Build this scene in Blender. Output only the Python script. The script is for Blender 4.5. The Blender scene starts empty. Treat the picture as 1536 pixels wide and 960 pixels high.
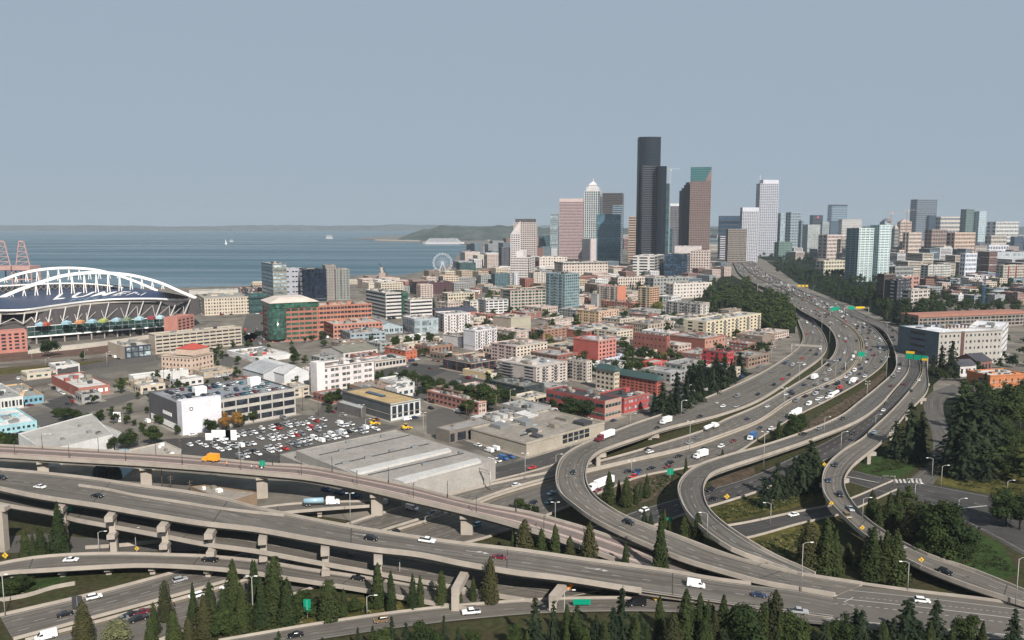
import bpy, math, random
from math import sin, cos, tan, atan2, radians, pi, sqrt, floor
from mathutils import Vector, Matrix
from mathutils.geometry import tessellate_polygon
# ---------------- camera, sky, sun, exposure ----------------
S = bpy.context.scene
F, HY, CX, CY, CZ = 1195.0, 338.0, 768.0, 480.0, 120.0
PITCH = math.atan((CY-HY)/F)
cd = bpy.data.cameras.new('camera'); cam = bpy.data.objects.new('camera', cd); S.collection.objects.link(cam)
cam.location = (0, 0, CZ); cam.rotation_euler = (pi/2-PITCH, 0, 0)
cd.sensor_width = 36.0; cd.lens = 36.0*F/1536.0; cd.clip_start = 1.0; cd.clip_end = 90000
S.camera = cam
SUN_EL = radians(37); SAZ = atan2(0.42, -0.9)     # azimuth measured from +Y towards +X
W = bpy.data.worlds.new('World'); S.world = W; W.use_nodes = True
nt = W.node_tree; nt.nodes.clear()
sk = nt.nodes.new('ShaderNodeTexSky'); sk.sky_type = 'NISHITA'; sk.sun_disc = False
sk.sun_elevation = SUN_EL; sk.sun_rotation = SAZ; sk.air_density = 1.0; sk.dust_density = 0.6; sk.ozone_density = 2.0; sk.altitude = 100
hs = nt.nodes.new('ShaderNodeHueSaturation'); hs.inputs['Saturation'].default_value = 0.6
bg = nt.nodes.new('ShaderNodeBackground'); bg.inputs['Strength'].default_value = 0.051
wo = nt.nodes.new('ShaderNodeOutputWorld')
mxs = nt.nodes.new('ShaderNodeMix'); mxs.data_type = 'RGBA'; mxs.inputs[0].default_value = 0.93; mxs.inputs[7].default_value = (4.7, 5.75, 6.95, 1)   # thick even smoke haze over the clear sky
nt.links.new(sk.outputs[0], hs.inputs['Color']); nt.links.new(hs.outputs[0], mxs.inputs[6]); nt.links.new(mxs.outputs[2], bg.inputs[0]); nt.links.new(bg.outputs[0], wo.inputs[0])
sd = bpy.data.lights.new('sun', 'SUN'); sd.energy = 5.0; sd.angle = radians(0.6); sd.color = (1.0, 0.94, 0.87)
so = bpy.data.objects.new('sun', sd); S.collection.objects.link(so)
sv = Vector((sin(SAZ)*cos(SUN_EL), cos(SAZ)*cos(SUN_EL), sin(SUN_EL)))
so.rotation_euler = sv.to_track_quat('Z', 'Y').to_euler()
S.view_settings.view_transform = 'Standard'; S.view_settings.look = 'None'
S.view_settings.exposure = 0.55; S.view_settings.gamma = 1.0; S.view_settings.use_curve_mapping = False
S.render.engine = 'CYCLES'
S.cycles.max_bounces = 4; S.cycles.diffuse_bounces = 2; S.cycles.glossy_bounces = 2; S.cycles.transmission_bounces = 2
S.cycles.volume_bounces = 0; S.cycles.transparent_max_bounces = 4
COL = S.collection
HAZE_DENSITY = 0.5e-4
# ---------------- measuring: photo pixel -> world point on a level at height z ----------------
cp, sp = cos(PITCH), sin(PITCH)
def P(px, py, z=0.0):
    u = (px-CX)/F; v = -(py-CY)/F
    d = Vector((u, cp+v*sp, -sp+v*cp))
    t = (z-CZ)/d.z
    return Vector((d.x*t, d.y*t, z))
def proj(p):
    dy, dz = p[1], p[2]-CZ
    f = dy*cp-dz*sp; up = dy*sp+dz*cp
    return (CX+F*p[0]/f, CY-F*up/f)
def height_at(p, py):           # z of the point above p seen at photo row py
    v = -(py-CY)/F
    return CZ + p[1]*(-sp+v*cp)/(cp+v*sp)
REG = {'A':(0,320,3.84),'B':(380,320,3.84),'C':(740,180,3.84),'D':(1080,230,3.3684),'E':(700,380,3.84),'F':(1136,380,3.84),
 'G':(0,530,3.84),'H':(380,530,3.84),'I':(740,560,3.84),'J':(1136,560,3.84),'K':(0,710,3.84),'L':(380,710,3.84),'M':(740,710,3.84),'N':(1136,710,3.84),'_':(0,0,1)}
def U(r, x, y): a = REG[r]; return (a[0]+x/a[2], a[1]+y/a[2])
def UL(r, pts): return [U(r, *p[:2])+tuple(p[2:]) for p in pts]
# ---------------- materials ----------------
MATS = {}
def lin(c): c /= 255.0; return c/12.92 if c <= 0.04045 else ((c+0.055)/1.055)**2.4
def srgb(r, g, b, k=1.0): return (lin(r)*k, lin(g)*k, lin(b)*k)
def mat(name, c, rough=0.85, var=0.12, scale=0.15, spec=0.3, metal=0.0, rnd=0.0, c2=None, scale2=None):
    if name in MATS: return MATS[name]
    m = bpy.data.materials.new(name); m.use_nodes = True; n = m.node_tree; b = n.nodes['Principled BSDF']
    b.inputs['Roughness'].default_value = rough; b.inputs['Metallic'].default_value = metal
    b.inputs['Specular IOR Level'].default_value = spec
    b.inputs['Base Color'].default_value = (*c, 1)
    if var or rnd:
        tc = n.nodes.new('ShaderNodeTexCoord'); no = n.nodes.new('ShaderNodeTexNoise')
        no.inputs['Scale'].default_value = scale; no.inputs['Detail'].default_value = 6; no.inputs['Roughness'].default_value = 0.65
        geo = n.nodes.new('ShaderNodeNewGeometry'); n.links.new(geo.outputs['Position'], no.inputs['Vector'])
        mr = n.nodes.new('ShaderNodeMapRange'); mr.inputs[1].default_value = 0.3; mr.inputs[2].default_value = 0.7
        n.links.new(no.outputs[0], mr.inputs[0])
        mx = n.nodes.new('ShaderNodeMix'); mx.data_type = 'RGBA'
        ca = tuple(v*(1-var) for v in c); cb = c2 if c2 else tuple(min(1, v*(1+var)) for v in c)
        mx.inputs[6].default_value = (*ca, 1); mx.inputs[7].default_value = (*cb, 1)
        n.links.new(mr.outputs[0], mx.inputs[0]); out = mx.outputs[2]
        if scale2:
            n2 = n.nodes.new('ShaderNodeTexNoise'); n2.inputs['Scale'].default_value = scale2; n2.inputs['Detail'].default_value = 3
            n.links.new(geo.outputs['Position'], n2.inputs['Vector'])
            m2 = n.nodes.new('ShaderNodeMix'); m2.data_type = 'RGBA'; m2.blend_type = 'MULTIPLY'; m2.inputs[0].default_value = 1
            r2 = n.nodes.new('ShaderNodeMapRange'); r2.inputs[1].default_value = 0.3; r2.inputs[2].default_value = 0.7; r2.inputs[3].default_value = 1-var; r2.inputs[4].default_value = 1+var*0.5
            n.links.new(n2.outputs[0], r2.inputs[0]); n.links.new(out, m2.inputs[6]); n.links.new(r2.outputs[0], m2.inputs[7]); out = m2.outputs[2]
        if rnd:
            oi = n.nodes.new('ShaderNodeObjectInfo'); m3 = n.nodes.new('ShaderNodeMix'); m3.data_type = 'RGBA'; m3.blend_type = 'MULTIPLY'; m3.inputs[0].default_value = 1
            r3 = n.nodes.new('ShaderNodeMapRange'); r3.inputs[3].default_value = 1-rnd; r3.inputs[4].default_value = 1+rnd
            n.links.new(oi.outputs['Random'], r3.inputs[0]); n.links.new(out, m3.inputs[6]); n.links.new(r3.outputs[0], m3.inputs[7]); out = m3.outputs[2]
        n.links.new(out, b.inputs['Base Color'])
    MATS[name] = m; return m
def wallmat(rgb, k=0.76):
    g_ = sum(rgb)/3.0; rgb = tuple(int(round(c+(g_-c)*.20)) for c in rgb)        # wall paint / masonry by its colour in sunlight
    key = 'wall_%02x%02x%02x' % tuple(rgb)
    return mat(key, srgb(*rgb, k), 0.85, 0.13, 0.12, 0.2, scale2=.9)
CONC = mat('concrete', srgb(180,170,158,0.70), 0.9, 0.13, 0.25, 0.2, scale2=0.03)
CONC_D = mat('weathered_concrete', srgb(140,134,124,0.72), 0.9, 0.2, 0.3, 0.2, scale2=0.05)
ASPH = mat('asphalt', srgb(108,104,99,0.62), 0.92, 0.12, 0.2, 0.2, scale2=0.02)
ASPH_D = mat('dark_asphalt', srgb(88,86,84,0.58), 0.92, 0.16, 0.15, 0.2, scale2=0.02)
ROADC = mat('concrete_paving', srgb(124,118,110,0.57), 0.92, 0.1, 0.2, 0.2, scale2=0.02)
PAINT = mat('white_road_paint', (0.40,0.39,0.36), 0.8, 0.15, 0.6)
YPAINT = mat('yellow_road_paint', (0.5,0.33,0.06), 0.8, 0.15, 0.6)
GRASS = mat('grass', srgb(84,90,48,0.6), 0.95, 0.5, 0.12, 0.1, c2=srgb(120,112,62,0.6), scale2=0.6)
GREEN = mat('green_grass', srgb(62,82,42,0.6), 0.95, 0.35, 0.15, 0.1, scale2=0.5)
DIRT = mat('dirt', srgb(98,84,70,0.55), 0.95, 0.4, 0.2, 0.1, c2=srgb(128,112,94,0.55), scale2=0.7)
STEEL = mat('galvanised_steel', srgb(150,152,152,0.7), 0.5, 0.05, 0.5, 0.5, 0.3)
DSTEEL = mat('dark_steel', srgb(70,70,72,0.7), 0.6, 0.05, 0.5)
WHITE = mat('white_paint', (0.74,0.73,0.70), 0.6, 0.06, 0.2)
def glassmat(name, c, rough=0.12, rnd=0.5, spec=0.4):
    if name in MATS: return MATS[name]
    m = mat(name, c, rough, 0.1, 0.5, spec, 0.0, rnd); n = m.node_tree; b = n.nodes['Principled BSDF']
    src = b.inputs['Base Color'].links[0].from_socket; v = n.nodes.new('ShaderNodeTexVoronoi'); v.inputs['Scale'].default_value = .33; g = n.nodes.new('ShaderNodeNewGeometry'); n.links.new(g.outputs['Position'], v.inputs['Vector'])
    r = n.nodes.new('ShaderNodeMapRange'); r.inputs[3].default_value = .35; r.inputs[4].default_value = 2.0; n.links.new(v.outputs['Color'], r.inputs[0])
    x = n.nodes.new('ShaderNodeMix'); x.data_type = 'RGBA'; x.blend_type = 'MULTIPLY'; x.inputs[0].default_value = 1; n.links.new(src, x.inputs[6]); n.links.new(r.outputs[0], x.inputs[7]); n.links.new(x.outputs[2], b.inputs['Base Color'])
    return m
WIN = glassmat('window_glass', (0.020,0.024,0.03))
WIN_T = glassmat('teal_window_glass', (0.022,0.055,0.058))
WIN_G = glassmat('green_window_glass', (0.02,0.05,0.036))
WIN_B = glassmat('blue_window_glass', (0.022,0.042,0.068))
WIN_L = glassmat('pale_window_glass', (0.16,0.19,0.2))
# ---------------- object helpers ----------------
def tag(o, label=None, cat=None, group=None, kind=None):
    if label: o['label'] = label
    if cat: o['category'] = cat
    if group: o['group'] = group
    if kind: o['kind'] = kind
    return o
def empty(name, loc=(0,0,0), rz=0.0, parent=None):
    o = bpy.data.objects.new(name, None); COL.objects.link(o); o.location = loc; o.rotation_euler = (0,0,rz); o.parent = parent
    o.empty_display_size = 0.5
    return o
def link(name, me, parent=None, loc=None, rz=None, sc=None, M=None):
    o = bpy.data.objects.new(name, me); COL.objects.link(o)
    if parent: o.parent = parent
    if M is not None: o.matrix_local = M
    if loc is not None: o.location = loc
    if rz is not None: o.rotation_euler = (0,0,rz)
    if sc is not None: o.scale = sc
    return o
class MB:
    def __init__(s): s.v = []; s.f = []; s.m = []; s.mats = []; s.smooth = []
    def mi(s, m):
        if m not in s.mats: s.mats.append(m)
        return s.mats.index(m)
    def face(s, pts, m, sm=False):
        i = len(s.v); s.v += [tuple(p) for p in pts]; s.f.append(tuple(range(i, i+len(pts)))); s.m.append(s.mi(m)); s.smooth.append(sm)
    def mesh(s, vs, fs, m, sm=False):
        i = len(s.v); s.v += [tuple(p) for p in vs]; k = s.mi(m)
        for f in fs: s.f.append(tuple(i+j for j in f)); s.m.append(k); s.smooth.append(sm)
    def box(s, c, d, m, rz=0.0, taper=1.0):
        x, y, z = d[0]/2, d[1]/2, d[2]/2; ca, sa = cos(rz), sin(rz); vs = []
        for dz, k in ((-z,1.0),(z,taper)):
            for dx, dy in ((-x,-y),(x,-y),(x,y),(-x,y)):
                a, b = dx*k, dy*k
                vs.append((c[0]+a*ca-b*sa, c[1]+a*sa+b*ca, c[2]+dz))
        s.mesh(vs, [(3,2,1,0),(4,5,6,7),(0,1,5,4),(1,2,6,5),(2,3,7,6),(3,0,4,7)], m)
    def prism(s, pts, z0, z1, m, mtop=None, bottom=False):       # pts ccw seen from above
        n = len(pts)
        a = sum(pts[i][0]*pts[(i+1)%n][1]-pts[(i+1)%n][0]*pts[i][1] for i in range(n))
        if a < 0: pts = pts[::-1]
        lo = [(p[0],p[1],z0) for p in pts]; hi = [(p[0],p[1],z1) for p in pts]
        s.mesh(lo+hi, [(i,(i+1)%n,n+(i+1)%n,n+i) for i in range(n)], m)
        s.mesh(hi, [t if True else t for t in tris(hi)], mtop or m)
        if bottom: s.mesh(lo, [t[::-1] for t in tris(lo)], m)
    def tube(s, a, b, r0, r1, m, n=8, caps=True):
        a, b = Vector(a), Vector(b); d = (b-a)
        if d.length < 1e-6: return
        d.normalize(); u = d.orthogonal().normalized(); w = d.cross(u); vs = []
        for p, r in ((a,r0),(b,r1)):
            for i in range(n):
                t = 2*pi*i/n; vs.append(p+u*(cos(t)*r)+w*(sin(t)*r))
        fs = [(i,(i+1)%n,n+(i+1)%n,n+i) for i in range(n)]
        if caps: fs += [tuple(range(n))[::-1], tuple(range(n,2*n))]
        s.mesh(vs, fs, m, n > 6)
    def beam(s, a, b, w, h, m):                                    # rectangular bar
        a, b = Vector(a), Vector(b); d = (b-a).normalized(); up = Vector((0,0,1))
        if abs(d.z) > 0.99: up = Vector((0,1,0))
        r = d.cross(up).normalized(); q = r.cross(d); vs = []
        for p in (a, b):
            for i, j in ((-1,-1),(1,-1),(1,1),(-1,1)): vs.append(p+r*(w/2*i)+q*(h/2*j))
        s.mesh(vs, [(0,1,2,3),(7,6,5,4),(1,0,4,5),(2,1,5,6),(3,2,6,7),(0,3,7,4)], m)
    def data(s, name):
        me = bpy.data.meshes.new(name); me.from_pydata(s.v, [], s.f)
        for m in s.mats: me.materials.append(m)
        me.polygons.foreach_set('material_index', s.m); me.polygons.foreach_set('use_smooth', s.smooth); me.update()
        return me
    def build(s, name, parent=None, loc=None, rz=None):
        return link(name, s.data(name), parent, loc, rz)
def tris(pts):
    out = []
    for t in tessellate_polygon([[Vector(p) for p in pts]]):
        a, b, c = (Vector(pts[i]) for i in t)
        out.append(t if (b-a).cross(c-a).z > 0 else (t[0], t[2], t[1]))
    return out
def sheet(name, pts, z, m, parent=None, kind='structure'):
    b = MB(); q = [(p[0],p[1],z) for p in pts]; b.mesh(q, tris(q), m); o = b.build(name, parent)
    if not parent: tag(o, kind=kind)
    return o
def copy_tree(o, parent=None):
    c = o.copy(); COL.objects.link(c)
    if parent: c.parent = parent
    for ch in o.children: copy_tree(ch, c)
    return c
ORD = ['first','second','third','fourth','fifth','sixth','seventh','eighth','ninth','tenth','eleventh','twelfth','thirteenth','fourteenth','fifteenth','sixteenth','seventeenth','eighteenth','nineteenth','twentieth']
ORD += ['twenty-'+q for q in ORD[:9]]+['thirtieth']+['thirty-'+q for q in ORD[:9]]+['fortieth']

def streaks(m):      # tyre-polished wheel tracks and patching, laid along the road through its UV map
    n = m.node_tree; b = n.nodes['Principled BSDF']; src = b.inputs['Base Color'].links[0].from_socket
    uv = n.nodes.new('ShaderNodeUVMap'); mp = n.nodes.new('ShaderNodeMapping'); mp.inputs['Scale'].default_value = (.75,.012,1); no = n.nodes.new('ShaderNodeTexNoise'); no.inputs['Scale'].default_value = 1; no.inputs['Detail'].default_value = 3
    n.links.new(uv.outputs[0], mp.inputs[0]); n.links.new(mp.outputs[0], no.inputs['Vector'])
    mr = n.nodes.new('ShaderNodeMapRange'); mr.inputs[1].default_value = .32; mr.inputs[2].default_value = .68; mr.inputs[3].default_value = .64; mr.inputs[4].default_value = 1.22
    n.links.new(no.outputs[0], mr.inputs[0]); mx = n.nodes.new('ShaderNodeMix'); mx.data_type = 'RGBA'; mx.blend_type = 'MULTIPLY'; mx.inputs[0].default_value = 1
    n.links.new(src, mx.inputs[6]); n.links.new(mr.outputs[0], mx.inputs[7])
    m2 = n.nodes.new('ShaderNodeMapping'); m2.inputs['Scale'].default_value = (.06,.05,1); v = n.nodes.new('ShaderNodeTexVoronoi'); v.feature = 'F1'; v.distance = 'CHEBYCHEV'
    n.links.new(uv.outputs[0], m2.inputs[0]); n.links.new(m2.outputs[0], v.inputs['Vector']); r2 = n.nodes.new('ShaderNodeMapRange'); r2.inputs[3].default_value = .93; r2.inputs[4].default_value = 1.07
    n.links.new(v.outputs['Color'], r2.inputs[0]); m3 = n.nodes.new('ShaderNodeMix'); m3.data_type = 'RGBA'; m3.blend_type = 'MULTIPLY'; m3.inputs[0].default_value = 1
    n.links.new(mx.outputs[2], m3.inputs[6]); n.links.new(r2.outputs[0], m3.inputs[7]); n.links.new(m3.outputs[2], b.inputs['Base Color'])

# meshes that need the modifier stack are made first, while the scene is still empty
def text_mesh(txt, name, bold=0.0):
    cu = bpy.data.curves.new(name, 'FONT'); cu.body = txt; cu.size = 1.0; cu.extrude = 0; cu.offset = bold; cu.resolution_u = 2; cu.space_character = 1.3
    t = bpy.data.objects.new(name, cu); COL.objects.link(t); dg = bpy.context.evaluated_depsgraph_get(); me = bpy.data.meshes.new_from_object(t.evaluated_get(dg)); bpy.data.objects.remove(t); me.name = name; return me
TXT_A, TXT_B = text_mesh('LUMEN','roof_lettering',.02), text_mesh('FIELD','roof_lettering',.01)
def person_mesh(lean):
    me = bpy.data.meshes.new('person')
    J = [(0,0,.95),(0,0,1.2),(0,lean*.3,1.45),(0,lean*.42,1.58),(0,lean*.5,1.72),(-.1,0,.9),(-.12,.12,.5),(-.13,.02,.06),(.1,0,.9),(.12,-.1,.5),(.13,-.15,.06),(-.2,lean*.3,1.43),(-.28,.1,1.15),(-.24,.32,1.02),(.2,lean*.3,1.43),(.28,.05,1.15),(.25,.28,1.0),(0,lean*.5,1.8)]
    E_ = [(0,1),(1,2),(2,3),(3,4),(4,17),(0,5),(5,6),(6,7),(0,8),(8,9),(9,10),(2,11),(11,12),(12,13),(2,14),(14,15),(15,16)]
    rad = [.15,.15,.16,.06,.10,.1,.075,.06,.1,.075,.06,.07,.055,.04,.07,.055,.04,.08]
    me.from_pydata(J,E_,[]); o = bpy.data.objects.new('person', me); COL.objects.link(o); o.modifiers.new('Skin','SKIN')
    if me.skin_vertices:
        for i, r in enumerate(rad): me.skin_vertices[0].data[i].radius = (r,r)
        me.skin_vertices[0].data[0].use_root = True
    sb = o.modifiers.new('Sub','SUBSURF'); sb.levels = 1; sb.render_levels = 1
    dg = bpy.context.evaluated_depsgraph_get(); m2 = bpy.data.meshes.new_from_object(o.evaluated_get(dg)); bpy.data.objects.remove(o); return m2
PERSONS = [person_mesh(.1+.12*i) for i in range(5)]
# ---------------- water, land, hills ----------------
wm = mat('sea_water', srgb(66,108,122,0.5), 0.25, 0.0, 1, 0.5)
n_ = wm.node_tree; b_ = n_.nodes['Principled BSDF']
g_ = n_.nodes.new('ShaderNodeNewGeometry'); mp_ = n_.nodes.new('ShaderNodeMapping'); mp_.inputs['Scale'].default_value = (0.0004,0.0036,1)
no_ = n_.nodes.new('ShaderNodeTexNoise'); no_.inputs['Scale'].default_value = 1; no_.inputs['Detail'].default_value = 7; no_.inputs['Roughness'].default_value = 0.6
n_.links.new(g_.outputs['Position'], mp_.inputs[0]); n_.links.new(mp_.outputs[0], no_.inputs['Vector'])
mr_ = n_.nodes.new('ShaderNodeMapRange'); mr_.inputs[1].default_value = 0.35; mr_.inputs[2].default_value = 0.65; mr_.inputs[3].default_value = 0.15; mr_.inputs[4].default_value = 0.6
n_.links.new(no_.outputs[0], mr_.inputs[0]); n_.links.new(mr_.outputs[0], b_.inputs['Roughness'])
bn_ = n_.nodes.new('ShaderNodeTexNoise'); bn_.inputs['Scale'].default_value = 0.12; bn_.inputs['Detail'].default_value = 5
n_.links.new(g_.outputs['Position'], bn_.inputs['Vector'])
bm_ = n_.nodes.new('ShaderNodeBump'); bm_.inputs['Strength'].default_value = 0.6; bm_.inputs['Distance'].default_value = 1.2
n_.links.new(bn_.outputs[0], bm_.inputs['Height']); n_.links.new(bm_.outputs[0], b_.inputs['Normal'])
sheet('water', [(-14000,300),(16000,300),(16000,19500),(-14000,19500)], -2.0, wm)
CITY = mat('city_ground', srgb(116,111,104,0.62), 0.95, 0.25, 0.03, 0.1, c2=srgb(154,146,134,0.66), scale2=0.07)
coast = [(-400,436),(0,434),(120,433),(290,431),(395,428),(455,420),(523,415),(541,412),(604,413),(617,410),(651,405),(668,400),(680,394),(684,383),(700,378),(716,372),(712,368),(690,366),(640,364.5),(600,362.5),(590,360)]
cw = [P(x,y) for x,y in coast]
land = [(-1400,-300),(-1400,cw[0].y)]+[(p.x,p.y) for p in cw]+[(-1500,7200),(-1400,9500),(-300,13000),(16000,13000),(16000,-300)]
sheet('ground', land, 0.0, CITY)
FOREST = mat('far_forest', srgb(66,82,74,0.55), 0.95, 0.35, 0.004, 0.05, c2=srgb(112,118,108,0.6), scale2=0.02)
def ridge(name, line, depth, m, seed=1, sub=14):
    random.seed(seed); b = MB(); n = len(line); rows = []
    for (x, y, z) in line:
        row = []
        for j in range(sub+1):
            t = j/sub; k = sin(pi*min(1,t*1.15))**0.75 if t*1.15 < 1 else 0
            row.append((x, y+depth*t, z*k*(1+random.uniform(-.08,.08))-3))
        rows.append(row)
    vs = [p for r in rows for p in r]; w = sub+1
    b.mesh(vs, [(i*w+j,(i+1)*w+j,(i+1)*w+j+1,i*w+j+1) for i in range(n-1) for j in range(sub)], m, True)
    return tag(b.build(name), kind='structure')
random.seed(3)
L = []
for i in range(90):
    px = -150+i*11.5; p = P(px, 346.5)
    z = 118+ (14*sin(i*0.11+0.7)+9*sin(i*0.31)+4*sin(i*.9)) + (34 if 300<px<420 else 0)*0.3
    L.append((p.x, p.y, max(20, z)))
ridge('far_shore', L, 1800, FOREST, 5, 8)
L = []
for i in range(60):
    px = 590+i*9; y = 361.5 if px > 640 else 361.5; p = P(px, y)
    t = min(1,(px-588)/60.0); z = 30+75*t**.6+8*sin(i*.4)+ (12 if 640<px<760 else 0)
    L.append((p.x, p.y+150, z))
ridge('headland', L, 1900, FOREST, 6, 12)
L = []
for i in range(50):
    px = 1060+i*12; p = P(px, 352); L.append((p.x, p.y, 95+12*sin(i*.3)+6*sin(i*.8)))
ridge('far_hill', L, 2500, FOREST, 7, 8)
# ---------------- roads ----------------
def smooth(pts, n):
    pts = [Vector(p) for p in pts]; m = len(pts)
    if m == 2: return [pts[0].lerp(pts[1], i/(n-1)) for i in range(n)]
    dense = []
    for i in range(m-1):
        p0 = pts[max(0,i-1)]; p1 = pts[i]; p2 = pts[i+1]; p3 = pts[min(m-1,i+2)]
        t0 = 0; t1 = max(.01,(p1-p0).length**.5); t2 = t1+max(.01,(p2-p1).length**.5); t3 = t2+max(.01,(p3-p2).length**.5)
        if i == 0: t0 = -t1*0; p0 = p1-(p2-p1); t0 = 0; t1 = (p1-p0).length**.5; t2 = t1+(p2-p1).length**.5; t3 = t2+max(.01,(p3-p2).length**.5)
        if i == m-2: p3 = p2+(p2-p1); t3 = t2+(p3-p2).length**.5
        for k in range(16):
            t = t1+(t2-t1)*k/16
            A1 = p0*((t1-t)/(t1-t0))+p1*((t-t0)/(t1-t0)); A2 = p1*((t2-t)/(t2-t1))+p2*((t-t1)/(t2-t1)); A3 = p2*((t3-t)/(t3-t2))+p3*((t-t2)/(t3-t2))
            B1 = A1*((t2-t)/(t2-t0))+A2*((t-t0)/(t2-t0)); B2 = A2*((t3-t)/(t3-t1))+A3*((t-t1)/(t3-t1))
            dense.append(B1*((t2-t)/(t2-t1))+B2*((t-t1)/(t2-t1)))
    dense.append(pts[-1])
    L = [0]
    for a, b in zip(dense, dense[1:]): L.append(L[-1]+(b-a).length)
    out = []; j = 0
    for i in range(n):
        s = L[-1]*i/(n-1)
        while j < len(L)-2 and L[j+1] < s: j += 1
        k = 0 if L[j+1]==L[j] else (s-L[j])/(L[j+1]-L[j]); out.append(dense[j].lerp(dense[j+1], min(1,k)))
    return out
ROADS = {}
class Road:
    pass
def roaduv(me, A, B):
    uv = me.uv_layers.new(name='UVMap'); L = [0]
    for a, c in zip(A, A[1:]): L.append(L[-1]+(c-a).length)
    n = len(A)
    for lp in me.loops:
        i = lp.vertex_index; uv.data[lp.index].uv = ((0 if i < n else (A[i-n]-B[i-n]).length), L[i % n])
for m_ in (ASPH, ASPH_D, ROADC): streaks(m_)
def strip(b, A, B, m, dz=0.0):
    n = len(A); vs = [(p.x,p.y,p.z+dz) for p in A]+[(p.x,p.y,p.z+dz) for p in B]
    fs = []
    for i in range(n-1):
        q = (i, i+1, n+i+1, n+i); a, c, d = Vector(vs[q[0]]), Vector(vs[q[1]]), Vector(vs[q[2]])
        fs.append(q if (c-a).cross(d-a).z > 0 else q[::-1])
    b.mesh(vs, fs, m)
def wall_line(b, A, side, w, z0, z1, m, i0=0, i1=None):
    # wall of thickness w following line A, growing to `side` (list of unit vectors)
    A = A[i0:i1]; S_ = side[i0:i1]; n = len(A)
    vs = []
    for p, s in zip(A, S_):
        q = p+s*w
        vs += [(p.x,p.y,p.z+z0),(q.x,q.y,q.z+z0),(q.x,q.y,q.z+z1),(p.x,p.y,p.z+z1)]
    fs = []
    for i in range(n-1):
        a = i*4; c = a+4
        fs += [(a+3,a+2,c+2,c+3),(a,a+3,c+3,c),(a+2,a+1,c+1,c+2),(a+1,a,c,c+1)]
    fs += [(0,1,2,3),(n*4-1,n*4-2,n*4-3,n*4-4)]
    b.mesh(vs, fs, m)
def road(key, name, Lp, Rp, label=None, cat=None, lanes=3, surf=None, barrier=(1,1), deck=0.0, piers=None, pierw=2.2, capf=1.0, z=0.0, lines=True, bh=0.95, dz=0.0, yellow=None, wmed=True, group=None, girder=1.0):
    """road between a left and a right edge measured in the photo; each point (px,py[,z])"""
    A = [P(p[0],p[1],p[2] if len(p)>2 else z) for p in Lp]; B = [P(p[0],p[1],p[2] if len(p)>2 else z) for p in Rp]
    la = sum((a-b).length for a,b in zip(A,A[1:])); n = max(12, int(la/5))
    A = smooth(A, n); B = smooth(B, n)
    for p in A+B: p.z += dz
    R = Road(); R.A = A; R.B = B; R.n = n; R.key = key; R.lanes = lanes; ROADS[key] = R
    surf = surf or ASPH
    elevated = deck > 0
    top = MB(); strip(top, A, B, surf)
    if elevated:
        root = empty(name, A[n//2]); tag(root, label, cat or 'overpass', group); root.location = (0,0,0)
        root.location = (A[n//2].x, A[n//2].y, 0); off = Vector((A[n//2].x, A[n//2].y, 0)); par = root
        o = top.build('road_deck', par, loc=-off); roaduv(o.data, A, B)
    else:
        root = top.build(name); roaduv(root.data, A, B); tag(root, kind='structure'); off = Vector((0,0,0)); par = root
    R.root = root
    def cross(i): d = (A[i]-B[i]); d.z = 0; return d.normalized()
    sa = [cross(i) for i in range(n)]; sb = [-s for s in sa]; sa_ = sa
    for on, line, side in ((barrier[0],A,sa),(barrier[1],B,sb)):
        if on:
            b = MB(); i0, i1 = (0, n) if on is True or on == 1 else (int(on[0]*n), int(on[1]*n))
            wall_line(b, line, side, 0.42, (-deck*0.35 if elevated else -0.0), bh, CONC, i0, i1); b.build('barrier', par, loc=-off)
    if elevated:
        b = MB(); A2 = [a+s*0.02-(s*1.2) for a,s in zip(A,sa)]; B2 = [q+s*0.02-(s*1.2) for q,s in zip(B,sb)]
        n4 = n; vs = []
        for a, q in zip(A2, B2): vs += [(a.x,a.y,a.z-0.05),(q.x,q.y,q.z-0.05),(q.x,q.y,q.z-deck),(a.x,a.y,a.z-deck)]
        fs = []
        for i in range(n-1):
            k = i*4; c = k+4; fs += [(k,k+3,c+3,c),(k+1,c+1,c+2,k+2),(k+3,k+2,c+2,c+3)]
        fs += [(0,1,2,3),(n*4-4,n*4-1,n*4-2,n*4-3)]
        b.mesh(vs, fs, CONC_D); b.build('girder', par, loc=-off)
        for t in (range(4, n-3, 11) if key != 'LR' else ()):        # expansion joints
            jb = MB(); p, q = A[t], B[t]; jb.beam((p.x,p.y,p.z+.01),(q.x,q.y,q.z+.01),.35,.05,ASPH_D); jb.build('expansion_joint', par, loc=-off)
        # slab edge overhang underside
        b = MB(); vs = []
        for a, q in zip(A, B): vs += [(a.x,a.y,a.z-0.06),(q.x,q.y,q.z-0.06),(q.x,q.y,q.z-0.35),(a.x,a.y,a.z-0.35)]
        b.mesh(vs, fs, CONC); b.build('slab', par, loc=-off)
        for t in (piers or []):
            i = min(n-1,int(t*(n-1))); a, q = A[i], B[i]; c = (a+q)/2; w = (a-q).length; zt = c.z-deck
            if zt < 1.0: continue
            ang = atan2(sa[i].y, sa[i].x); pb = MB()
            if capf > 1.05 or w > 13:
                pb.box((c.x,c.y,zt-0.9),(w*capf+1.0,2.4,1.8),CONC,ang)
                k = w*capf*0.30
                for s_ in ((-1,1) if w > 11 else (0,)):
                    x = c+sa[i]*(k*s_); pb.box((x.x,x.y,(zt-1.8)/2-0.5),(pierw,2.0,zt-1.8+1.0),CONC,ang)
            else:
                pb.box((c.x,c.y,zt/2-0.5),(pierw*1.3,1.7,zt+1.0),CONC,ang,taper=1.0)
                pb.box((c.x,c.y,zt-0.55),(w*0.62,1.9,1.1),CONC,ang)
            pb.build('pier', par, loc=-off)
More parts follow.
